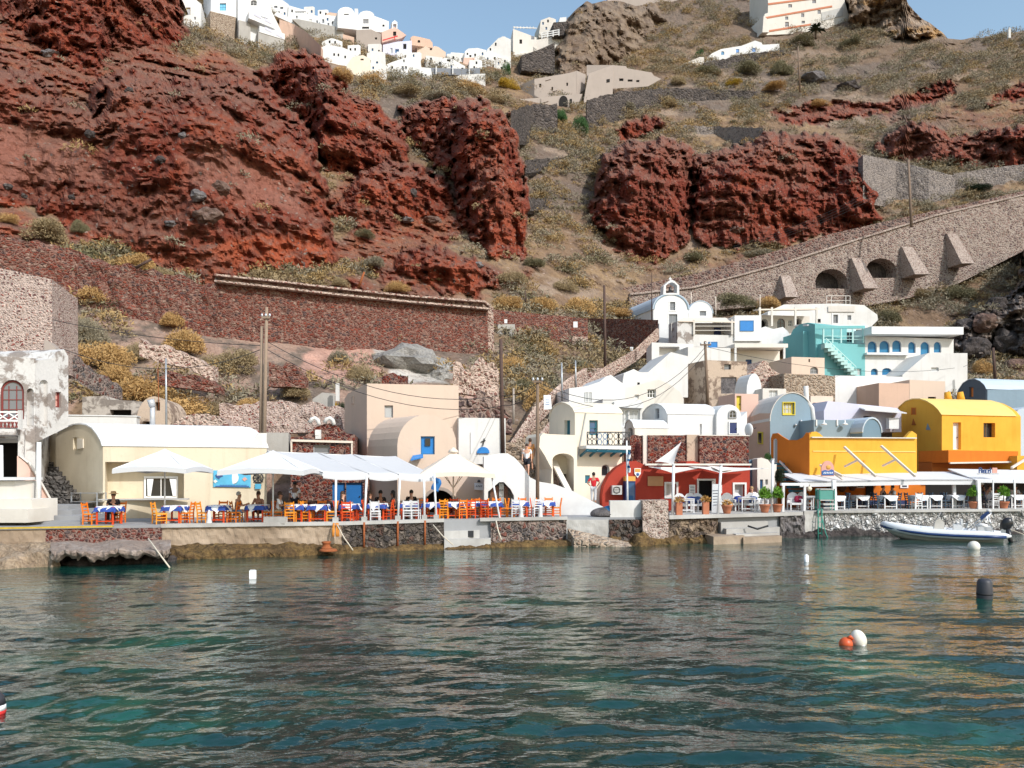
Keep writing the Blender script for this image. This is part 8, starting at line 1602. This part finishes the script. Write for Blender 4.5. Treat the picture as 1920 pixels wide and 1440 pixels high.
def person(loc, rz, pose, label, top, legs, skin='skin_tan', hair='hair_dark', longhair=False, short=True, sleeves=True, hat=None, h=1.0, arms='down'):
 t = thing('person', label, 'person', loc, rz, None); t.scale = (h, h, h)
 sit = pose == 'sit'; hz = .50 if sit else .92; lean = .06 if sit else .02
 if pose == 'bend': lean = .25
 V = {}; V['pel'] = (0, 0, hz); V['bel'] = (lean * .3, 0, hz + .16); V['che'] = (lean, 0, hz + .36); V['nec'] = (lean * 1.3, 0, hz + .53); V['hdl'] = (lean * 1.4 + .01, 0, hz + .62); V['hdu'] = (lean * 1.4 + .02, 0, hz + .73)
 V['nose'] = (lean * 1.4 + .125, 0, hz + .655)
 for s, k in ((1, 'l'), (-1, 'r')):
  V['ear' + k] = (lean * 1.4, s * .088, hz + .67)
  V['sho' + k] = (lean, s * .19, hz + .46)
  if arms == 'down': e, w = (lean - .02, s * .25, hz + .19), (lean + .06, s * .25, hz - .04)
  elif arms == 'table': e, w = (lean + .10, s * .25, hz + .20), (lean + .36, s * .15, hz + .28)
  elif arms == 'hips': e, w = (lean - .10, s * .36, hz + .24), (lean + .02, s * .21, hz + .06)
  V['elb' + k] = e; V['wri' + k] = w
  d = (Vector(w) - Vector(e)).normalized(); side_ = Vector((0, s, 0)); nrm_ = d.cross(side_).normalized(); pal = Vector(w) + d * .06; V['pal' + k] = pal
  for f in range(4): b_ = pal + nrm_ * (.03 - f * .02) + d * .02; V['f%d%s' % (f, k)] = b_; V['g%d%s' % (f, k)] = b_ + d * (.065 - abs(f - 1) * .01) - side_ * .02
  V['th' + k] = pal + nrm_ * .045 + d * .005; V['tg' + k] = V['th' + k] + d * .03 + nrm_ * .02
  V['hip' + k] = (0.0, s * .09, hz - .05)
  if sit: kn, an = (.42, s * .12, hz), (.40, s * .12, .08)
  elif pose == 'walk': kn, an = (.14 * s + .03, s * .09, .48), (.22 * s - .04, s * .09, .09)
  else: kn, an = (.02, s * .1, .48), (-.01, s * .1, .08)
  V['kne' + k] = kn; V['ank' + k] = an; V['toe' + k] = (an[0] + .17, an[1] + s * .02, .03)
 R = dict(pel=.125, bel=.115, che=.135, nec=.052, hdl=.075, hdu=.088, nose=.018);
 for k in 'lr': R.update({'ear' + k: .018, 'sho' + k: .065, 'elb' + k: .043, 'wri' + k: .030, 'pal' + k: (.036, .018), 'hip' + k: .10, 'kne' + k: .062, 'ank' + k: .042, 'toe' + k: .033, 'th' + k: .010, 'tg' + k: .009}); R.update({a + str(f) + k: .009 for f in range(4) for a in 'fg'})
 E = [('pel', 'bel'), ('bel', 'che'), ('che', 'nec'), ('nec', 'hdl'), ('hdl', 'hdu'), ('hdl', 'nose')]
 for k in 'lr': E += [('hdu', 'ear' + k), ('che', 'sho' + k), ('sho' + k, 'elb' + k), ('elb' + k, 'wri' + k), ('wri' + k, 'pal' + k), ('pel', 'hip' + k), ('hip' + k, 'kne' + k), ('kne' + k, 'ank' + k), ('ank' + k, 'toe' + k), ('pal' + k, 'th' + k), ('th' + k, 'tg' + k)] + [('pal' + k, 'f%d%s' % (f, k)) for f in range(4)] + [('f%d%s' % (f, k), 'g%d%s' % (f, k)) for f in range(4)]
 nm = list(V); ix = {n: i for i, n in enumerate(nm)}
 chain_mesh('body', [V[n] for n in nm], [(ix[a], ix[b_]) for a, b_ in E], [R[n] for n in nm], skin, t, ix['pel'])
 def cloth(name, keys, edges, grow, mat, root, ext=()):
  vv = [Vector(V[k]) for k in keys]; rr = [(R[k] if not isinstance(R[k], tuple) else R[k][0]) + grow for k in keys]; ee = [(keys.index(a), keys.index(b_)) for a, b_ in edges]
  for a, b_, u in ext: vv.append(Vector(V[a]).lerp(Vector(V[b_]), u)); rr.append(lerp(R[a] if not isinstance(R[a], tuple) else R[a][0], R[b_], u) + grow + .004); ee.append((keys.index(a), len(vv) - 1))
  chain_mesh(name, vv, ee, rr, mat, t, keys.index(root))
 if top:
  ks = ['pel', 'bel', 'che'] + (['shol', 'shor'] if sleeves else []); es = [('pel', 'bel'), ('bel', 'che')] + ([('che', 'shol'), ('che', 'shor')] if sleeves else [])
  cloth('shirt', ks, es, .018, top, 'bel', [('shol', 'elbl', .75), ('shor', 'elbr', .75)] if sleeves else [])
 ks = ['pel', 'hipl', 'hipr', 'knel', 'kner']; es = [('pel', 'hipl'), ('pel', 'hipr'), ('hipl', 'knel'), ('hipr', 'kner')]
 if short: ks = ['pel', 'hipl', 'hipr']; es = es[:2]; cloth('shorts', ks, es, .016, legs, 'pel', [('hipl', 'knel', .8), ('hipr', 'kner', .8)])
 else: cloth('trousers', ks, es, .016, legs, 'pel', [('knel', 'ankl', .9), ('kner', 'ankr', .9)])
 hc = Vector(V['hdu']); L0 = Vector(loc)
 m = MB(); m.ball(L0 + hc + Vector((-.025, 0, .01)), (.108, .1, .115), 14, 8, hair, z0=-.55 if not longhair else -.95, fn=lambda q: .86 if q.x > .55 and q.z < .35 else 1)
 if longhair: m.ball(L0 + hc + Vector((-.075, 0, -.12)), (.06, .095, .2), 10, 8, hair)
 m.build('hair', t)
 for s in (-1, 1): m = MB(); m.ball(L0 + Vector((V['nose'][0] - .022, s * .034, V['nose'][2] + .045)), .013, 6, 4, 'hair_dark'); m.build('eye', t)
 m = MB(); m.bar(L0 + Vector((V['nose'][0] - .024, -.022, V['nose'][2] - .048)), L0 + Vector((V['nose'][0] - .024, .022, V['nose'][2] - .048)), .012, .01, 'swim_red'); m.build('mouth', t)
 if hat: m = MB(); m.lathe(L0 + hc + Vector((-.01, 0, .02)), [(.22, 0), (.2, .015), (.115, .03), (.105, .11), (.06, .13)], 16, hat); m.build('hat', t)
 return t
D = math.radians
person(at(214, 2.2), D(-80), 'sit', 'seated person in straw hat and dark top behind the first table', 'shirt_black', 'trousers_dark', hat='straw', short=False, arms='table')
person(at(444, 1.5), D(0), 'sit', 'woman with tied fair hair in a red top seated at the table', 'swim_red', 'denim', 'skin_tan', 'hair_grey', sleeves=False, arms='table')
person(at(486, 2.3), D(-95), 'sit', 'bare shouldered woman with brown hair seated beyond the table', 'shirt_black', 'trousers_dark', 'skin_tan', 'hair_brown', sleeves=False, arms='table')
person(at(521, 1.4), D(5), 'sit', 'man in a white shirt and khaki shorts seated in profile', 'shirt_white', 'shorts_khaki', 'skin_tan', 'hair_brown', arms='table')
person(at(553, 4.2), D(-90), 'stand', 'man in a white shirt standing in the shade at the taverna doorway', 'shirt_white', 'trousers_dark', 'skin_dark', 'hair_dark', short=False, arms='down')
person(at(639, 1.6), D(0), 'sit', 'dark clothed diner seated before the blue doors', 'shirt_black', 'trousers_dark', 'skin_light', 'hair_brown', short=False, arms='table', longhair=True)
person(at(690, 1.7), D(10), 'sit', 'diner in black leaning to the table right of the blue doors', 'shirt_black', 'denim', 'skin_tan', 'hair_brown', arms='table', longhair=True)
person(at(714, 2.5), D(-90), 'sit', 'dark haired diner facing out beyond the white chair', 'shirt_black', 'trousers_dark', 'skin_tan', 'hair_dark', short=False, arms='table')
person(at(740, 1.8), D(180), 'sit', 'curly haired diner in black seated under the pergola', 'shirt_black', 'trousers_dark', 'skin_dark', 'hair_dark', short=False, arms='table', longhair=True)
person(at(772, 2.5), D(-95), 'sit', 'young man in black shirt seated against the beige wall', 'shirt_black', 'trousers_dark', 'skin_light', 'hair_dark', short=False, arms='table')
person(G(1113, 42.3, 1.32 + .55), D(78), 'stand', 'person in a red shirt and pale trousers seen from behind by the cream wall', 'shirt_red', 'trousers_grey', 'skin_tan', 'hair_dark', short=False, arms='hips', h=.92)
person(P(988, 892, 42.8), D(-95), 'walk', 'person in a white shirt and black shorts walking down the stairs', 'shirt_white', 'trousers_dark', 'skin_light', 'hair_brown', h=.98)
person(P(994, 882, 43.8), D(95), 'walk', 'person in orange clothes climbing the stairs', 'shirt_orange', 'shirt_orange', 'skin_tan', 'hair_brown', h=1.0)
person(G(1409, quay_y(1409) + 3.4, QZ + .06), D(-100), 'sit', 'fair haired person in white seated near the alley', 'shirt_white', 'shorts_khaki', 'skin_light', 'hair_blond', longhair=True)
person(at(1653, 2.2, QZ + .1), D(0), 'sit', 'diner in black seated left in the orange veranda', 'shirt_black', 'trousers_dark', 'skin_light', 'hair_brown', short=False, arms='table')
person(at(1676, 2.4, QZ + .1), D(190), 'sit', 'diner in a pale shirt seated in the orange veranda', 'shirt_white', 'denim', 'skin_tan', 'hair_dark', arms='table')
person(at(1852, 2.4, QZ + .1), D(0), 'sit', 'diner in a white shirt behind the thick front post', 'shirt_white', 'trousers_dark', 'skin_light', 'hair_brown', arms='table')
person(at(1876, 2.6, QZ + .1), D(200), 'sit', 'long haired diner facing left at the right veranda', 'shirt_orange', 'trousers_dark', 'skin_light', 'hair_brown', longhair=True, arms='table')
person(at(1902, 2.9, QZ + .1), D(-90), 'sit', 'diner in a grey top at the right picture edge', 'trousers_grey', 'trousers_dark', 'skin_tan', 'hair_dark', arms='table')
person(at(1838, 3.2, QZ + .1), D(-80), 'stand', 'waiter in black standing in the shaded veranda', 'shirt_black', 'trousers_dark', 'skin_tan', 'hair_dark', short=False)
dg = bpy.context.evaluated_depsgraph_get(); dg.update()
_r = [(o, bpy.data.meshes.new_from_object(o.evaluated_get(dg), depsgraph=dg)) for o in SKINS]
for o, me in _r:
 o.modifiers.clear(); o.data = me
 me.polygons.foreach_set('use_smooth', np.ones(len(me.polygons), bool))
def bush_mesh(mat, seed, lobes=7, n=6000):
 rng = np.random.RandomState(seed); V = [blades(np.array([0, 0, 0.]), .75, n // 3, rng, .95, .013, .026)]
 for k in range(lobes):
  a = rng.uniform(0, 6.28); r = rng.uniform(.3, .62); V.append(blades(np.array([math.cos(a) * r, math.sin(a) * r * .8, rng.uniform(0, .28)]), rng.uniform(.3, .5), n // lobes, rng, .95, .024, .045))
 V = np.concatenate(V); me = np_mesh('foliage', V, np.arange(len(V)).reshape(-1, 4)); me.materials.append(MATS[mat]); return me
BM = {}
def bush(px, py, w, h, mat, label, name='dry_shrub', cat='shrub', group='shrubs on the slopes', Y=None):
 d = Y or ter(px, py) - .2; p = P(px, py, d); rnd = random.Random(int(px * 7 + py)); k = (mat, rnd.randrange(3))
 if k not in BM: BM[k] = bush_mesh(mat, hash(mat) % 97 + k[1] if False else sum(map(ord, mat)) + k[1])
 t = thing(name, label, cat, p, rnd.uniform(0, 6.28), group)
 o = bpy.data.objects.new('foliage', BM[k]); COL.objects.link(o); o.parent = t; s = w / F * d * .5; o.scale = (s, s * .8, h / F * d * 1.05); o.location = (0, 0, -.05 * s)
 return t
for a_ in [(85, 452, 140, 60, 'leaf_tan', 'large grey tan dome shrub on the left skyline of the red wall'), (12, 418, 70, 28, 'leaf_gold', 'golden shrub at the left edge above the wall'), (148, 436, 44, 34, 'leaf_olive', 'olive bush beside the large dome shrub'),
           (255, 512, 130, 56, 'leaf_gold', 'golden shrub spilling over the left end of the red wall'), (300, 524, 70, 34, 'leaf_tan', 'tan shrub at the foot of the golden wall shrub'), (185, 570, 95, 40, 'leaf_gold', 'golden shrub beside the top of the pink rubble wall'), (122, 628, 74, 62, 'leaf_olive', 'dark olive shrub right of the pink rubble wall'),
           (168, 640, 66, 52, 'leaf_grey', 'grey green shrub next to the dark olive one'), (188, 688, 120, 58, 'leaf_gold', 'wide golden shrub on the steep slope behind the ruin'), (256, 674, 60, 40, 'leaf_tan', 'tan shrub above the golden slope'), (324, 612, 64, 34, 'leaf_gold', 'golden shrub just below the red wall'), (345, 662, 105, 58, 'leaf_gold', 'long golden tan shrub left of the twin poles'),
           (215, 722, 100, 52, 'leaf_gold', 'golden shrub above the grey slab ruin'), (262, 752, 160, 60, 'leaf_gold', 'broad golden shrub behind the flue'), (345, 784, 170, 64, 'leaf_gold', 'largest golden olive shrub behind the rubble vault'), (402, 788, 80, 40, 'leaf_tan', 'tan end of the shrub row beside the pink wall'),
           (440, 700, 95, 58, 'leaf_tan', 'brown tan shrub left of the twin poles above the pink wall'), (395, 690, 60, 34, 'leaf_tan', 'low tan shrub on the broken red terrace'), (555, 745, 80, 34, 'leaf_tan', 'thin brown shrub right of the twin poles'), (470, 770, 50, 30, 'leaf_gold', 'small golden shrub on the pink wall'),
           (616, 790, 62, 52, 'leaf_yellow', 'bright yellow bush behind the red stone vault', 'shrub'), (638, 792, 36, 44, 'leaf_dark', 'dark green bush beside the beige house'), (676, 712, 54, 40, 'leaf_tan', 'tan bush above the beige house roof'), (636, 678, 54, 32, 'leaf_grey', 'grey bush below the long red wall'),
           (682, 446, 62, 28, 'leaf_olive', 'olive shrub in the hollow between the red cliffs'), (742, 546, 70, 30, 'leaf_gold', 'golden shrub just above the coping'), (640, 538, 60, 26, 'leaf_tan', 'tan shrub behind the coping left of the rusty post'), (700, 500, 70, 30, 'leaf_grey', 'grey shrub under the lower red outcrop'),
           (1012, 772, 90, 84, 'leaf_gold', 'tall golden brown shrub above the stairs'), (985, 740, 70, 44, 'leaf_olive', 'dark olive shrub left of the tall golden one'), (962, 690, 70, 34, 'leaf_gold', 'golden shrub under the right dark doorway'), (1010, 660, 60, 24, 'leaf_tan', 'tan shrub on the bank below the red wall'), (1010, 584, 90, 40, 'leaf_gold', 'golden shrub behind the red wall right of the coping'),
           (1090, 586, 80, 44, 'leaf_gold', 'large golden shrub behind the dark tall pole'), (948, 578, 80, 38, 'leaf_gold', 'golden shrub above the left dark doorway'), (1150, 592, 80, 26, 'leaf_gold', 'flat golden shrub left of the church'), (1060, 545, 70, 34, 'leaf_tan', 'tan shrub on the slope above the red wall'), (960, 530, 80, 34, 'leaf_tan', 'pale tan shrub right of the lowest red outcrop'), (1000, 500, 60, 26, 'leaf_olive', 'olive tan shrub at the cliff foot gully'),
           (1385, 574, 100, 34, 'leaf_olive', 'olive shrub above the pergola villa'), (1440, 573, 80, 26, 'leaf_gold', 'golden olive shrub right behind the pergola villa'), (1495, 545, 50, 34, 'leaf_grey', 'grey shrub beside the left buttress'), (1668, 606, 70, 40, 'leaf_olive', 'olive shrub right of the long white villa'), (1720, 560, 60, 30, 'leaf_tan', 'tan shrub under the ramp'), (1560, 535, 60, 22, 'leaf_tan', 'low shrub in front of the first arch'),
           (1610, 560, 60, 22, 'leaf_grey', 'grey shrub below the buttresses'), (1800, 560, 80, 40, 'leaf_olive', 'olive shrub on the right slope'), (1830, 365, 80, 26, 'leaf_dark', 'dark bush beside the zigzag wall'), (1300, 490, 60, 26, 'leaf_olive', 'olive shrub at the foot of the right red cliff'), (1420, 482, 80, 24, 'leaf_grey', 'grey green shrub row at the ramp edge'), (1840, 700, 60, 40, 'leaf_gold', 'dry golden grass clump above the slate vault'),
           (700, 160, 90, 36, 'leaf_gold', 'golden brown shrub under the pale pink rim house'), (760, 180, 90, 30, 'leaf_tan', 'tan shrub mound below the rim houses'), (640, 150, 70, 36, 'leaf_gold', 'brown gold shrub beside the scoria bank'), (820, 185, 80, 24, 'leaf_grey', 'grey shrub below the long white rim house'), (880, 172, 90, 30, 'leaf_gold', 'golden shrub under the white rim terrace'), (955, 166, 60, 28, 'leaf_yellow', 'bright ochre shrub left of the taupe hotel'), (925, 190, 60, 22, 'leaf_tan', 'tan shrub beside the hotel wing'),
           (1330, 142, 60, 28, 'leaf_olive', 'olive shrub below the low white house left part'), (1400, 140, 80, 38, 'leaf_olive', 'tall dark olive shrub below the low white house'), (1462, 140, 60, 34, 'leaf_olive', 'olive tan shrub left of the far grey pole'), (1372, 162, 44, 22, 'leaf_yellow', 'ochre shrub in the terrace below the white house'), (1338, 166, 36, 16, 'leaf_gold', 'orange brown shrub on the terrace'), (1272, 158, 46, 28, 'leaf_tan', 'pinkish tan shrub at the end of the taupe annex'),
           (1450, 170, 80, 18, 'leaf_gold', 'flat golden shrub along the dark terrace wall'), (1255, 200, 50, 26, 'leaf_tan', 'tan shrub under the dark terrace wall'), (1170, 210, 60, 28, 'leaf_grey', 'grey shrub left of the small red outcrop'), (1590, 92, 60, 26, 'leaf_olive', 'olive shrub right of the mansion'), (1500, 86, 90, 26, 'leaf_olive', 'olive hedge under the mansion'), (1540, 200, 60, 18, 'leaf_gold', 'golden shrub above the red scar')]:
 f_ = 1.22 if a_[0] < 700 and a_[1] > 540 else 1.0; bush(a_[0], a_[1], a_[2] * f_, a_[3] * f_, a_[4], a_[5], Y=106.5 if a_[0] in (1385, 1440) else None)
bush(1086, 252, 54, 52, 'leaf_green', 'bright green leafy tree below the taupe hotel', 'green_tree', 'tree'); bush(1052, 230, 44, 38, 'leaf_green', 'smaller green tree beside the hotel archway', 'green_tree', 'tree'); bush(950, 140, 26, 36, 'leaf_green', 'green tree in front of the rim terrace railing', 'green_tree', 'tree'); bush(928, 150, 40, 20, 'leaf_olive', 'low olive bush left of the green rim tree'); bush(1310, 108, 26, 20, 'leaf_green', 'small green bush left of the low white house')
bush(1462, 905, 26, 44, 'leaf_dark', 'dark leafy climber in the shade of the orange wall', 'climber', 'climber', 'climbers', quay_y(1462) + 3.6); bush(1440, 862, 20, 20, 'leaf_green', 'green pot plant on the alley parapet', 'shrub', 'shrub', 'climbers', 47.5)
bush(1195, 862, 22, 50, 'vine_red', 'dark red creeper hanging beside the left stone wall', 'climber', 'climber', 'climbers', 45.6)
pt_ = thing('palm_tree', 'small dark palm in front of the mansion', 'palm', P(1530, 66, ter(1530, 66) - 3)); p = P(1530, 66, ter(1530, 66) - 3)
m = MB(); m.tube([p - Vector((0, 0, 1)), p + Vector((0, 0, 1.6))], .3, 8, 'twig'); m.build('trunk', pt_)
m = MB()
for k in range(26):
 a = k * 2.4; el = .2 + (k % 5) * .28; d = Vector((math.cos(a) * math.cos(el), math.sin(a) * math.cos(el), math.sin(el))); q = [p + Vector((0, 0, 1.5)) + d * (3.4 * u) - Vector((0, 0, 1.6 * u * u)) for u in (0, .35, .7, 1)]; s_ = d.cross(Vector((0, 0, 1))).normalized() * .35; m.sheet([[v - s_ * w_ for v, w_ in zip(q, (.3, 1, .8, .1))], [v + s_ * w_ for v, w_ in zip(q, (.3, 1, .8, .1))]], 'leaf_dark')
m.build('crown', pt_, recalc=False)
def boulder(px, py, w, h, mat, label):
 d = ter(px, py); p = P(px, py, d + (1.4 if mat == 'rock_tuff' else -.2)); s = w / F * d * .5; rnd = Vector((px, py, 3)); bm = bmesh.new(); bmesh.ops.create_icosphere(bm, subdivisions=3, radius=1)
 for v in bm.verts:
  n_ = MN.noise(v.co * 1.3 + rnd) * .5 + MN.noise(v.co * 3.2 + rnd) * .22; v.co *= 1 + n_; v.co = Vector((v.co.x * s, v.co.y * s * .8, v.co.z * h / F * d * .55))
 me = bpy.data.meshes.new('boulder'); bm.to_mesh(me); bm.free(); me.materials.append(MATS[mat]); o = bpy.data.objects.new('boulder', me); COL.objects.link(o); o.location = p; tag(o, label, 'boulder', 'boulders on the slopes')
boulder(772, 690, 150, 74, 'rock_tuff', 'rugged pale grey tuff outcrop above the beige house'); boulder(815, 712, 70, 36, 'rock_tuff', 'lower pale tuff block beside the beige house roof')
for a_ in ((371, 368, 30, 18, 'rock_bluegrey', 'grey boulder resting on the big red cliff'), (410, 352, 38, 24, 'rock_brown', 'dark angular boulder above the grey one'), (388, 405, 50, 26, 'rock_brown', 'brown boulder near the foot of the big red cliff'), (345, 256, 18, 14, 'rock_bluegrey', 'pale small boulder in the middle of the big cliff'), (92, 102, 30, 14, 'rock_bluegrey', 'grey boulder on the upper left ledge'),
           (168, 252, 18, 14, 'rock_dark', 'dark boulder in the left cliff face'), (300, 300, 20, 14, 'rock_dark', 'dark stone below the pale boulder'), (43, 368, 16, 10, 'rock_dark', 'small black stone low on the left cliff'), (16, 350, 16, 10, 'rock_dark', 'small black stone at the far left of the cliff'), (135, 370, 12, 9, 'rock_dark', 'tiny dark stone in the red scree'), (243, 170, 16, 10, 'rock_dark', 'dark stone near the top of the big cliff'),
           (320, 420, 22, 10, 'rock_bluegrey', 'pale flat stone at the cliff foot'), (764, 412, 22, 9, 'rock_bluegrey', 'pale slab between the middle outcrops'), (896, 497, 20, 12, 'rock_bluegrey', 'pale stone on the lowest red outcrop'), (775, 362, 14, 14, 'rock_dark', 'dark stone on the middle outcrop'), (812, 414, 30, 14, 'rock_brown', 'brown slab in the hollow'), (1805, 620, 36, 36, 'rock_dark', 'jagged dark lava block right of the arch villa'), (1846, 604, 40, 30, 'rock_brown', 'brown faced lava block at the right edge'),
           (1888, 640, 46, 40, 'rock_dark', 'large black lava mass at the right edge'), (1830, 655, 50, 36, 'rock_dark', 'low lava block above the annex'), (1870, 575, 40, 30, 'rock_dark', 'upper dark lava block'), (1905, 690, 50, 26, 'rock_brown', 'brown rock above the slate vault'), (1720, 515, 46, 36, 'rock_bluegrey', 'grey boulder at the foot of the buttress'), (1380, 432, 26, 10, 'rock_brown', 'brown slab right of the red cliff'), (1590, 165, 40, 18, 'rock_dark', 'dark rock above the red scar'), (1530, 150, 50, 20, 'rock_bluegrey', 'pale jagged rock by the far grey pole')):
 boulder(*a_)
apply_cuts()
sun_dir = Vector((.52, -.60, .64)).normalized()          # towards the sun: right of and behind the camera
el = math.asin(sun_dir.z); az = math.atan2(sun_dir.x, sun_dir.y)
w = bpy.data.worlds.new('World'); SC.world = w; w.use_nodes = True; nt = w.node_tree
sky = nd(nt, 'ShaderNodeTexSky', sky_type='NISHITA', sun_disc=False); sky.sun_elevation = el; sky.sun_rotation = az
sky.air_density = 1.8; sky.dust_density = 1.6; sky.ozone_density = 2.5
bg = nt.nodes['Background']; nt.links.new(sky.outputs[0], bg.inputs[0]); bg.inputs[1].default_value = .15
sl = bpy.data.lights.new('sun', 'SUN'); sl.energy = 2.8; sl.angle = math.radians(.55); sl.color = (1, .97, .92)
so = bpy.data.objects.new('sun', sl); COL.objects.link(so); so.rotation_euler = (-sun_dir).to_track_quat('-Z', 'Y').to_euler(); so.location = (40, -40, 80)
cam = bpy.data.cameras.new('camera'); co = bpy.data.objects.new('camera', cam); COL.objects.link(co); SC.camera = co
co.location = (0, 0, HC); co.rotation_euler = (PI / 2, 0, 0); cam.sensor_width = 36; cam.lens = 36 * F / 1920; cam.shift_y = (YH - 720) / 1920; cam.clip_end = 2000
SC.view_settings.view_transform = 'Standard'; SC.view_settings.look = 'None'; SC.view_settings.exposure = 0.36; SC.view_settings.gamma = 1
SC.cycles.use_denoising = True; SC.cycles.max_bounces = 6; SC.cycles.transparent_max_bounces = 4
SC.cycles.sample_clamp_indirect = 6
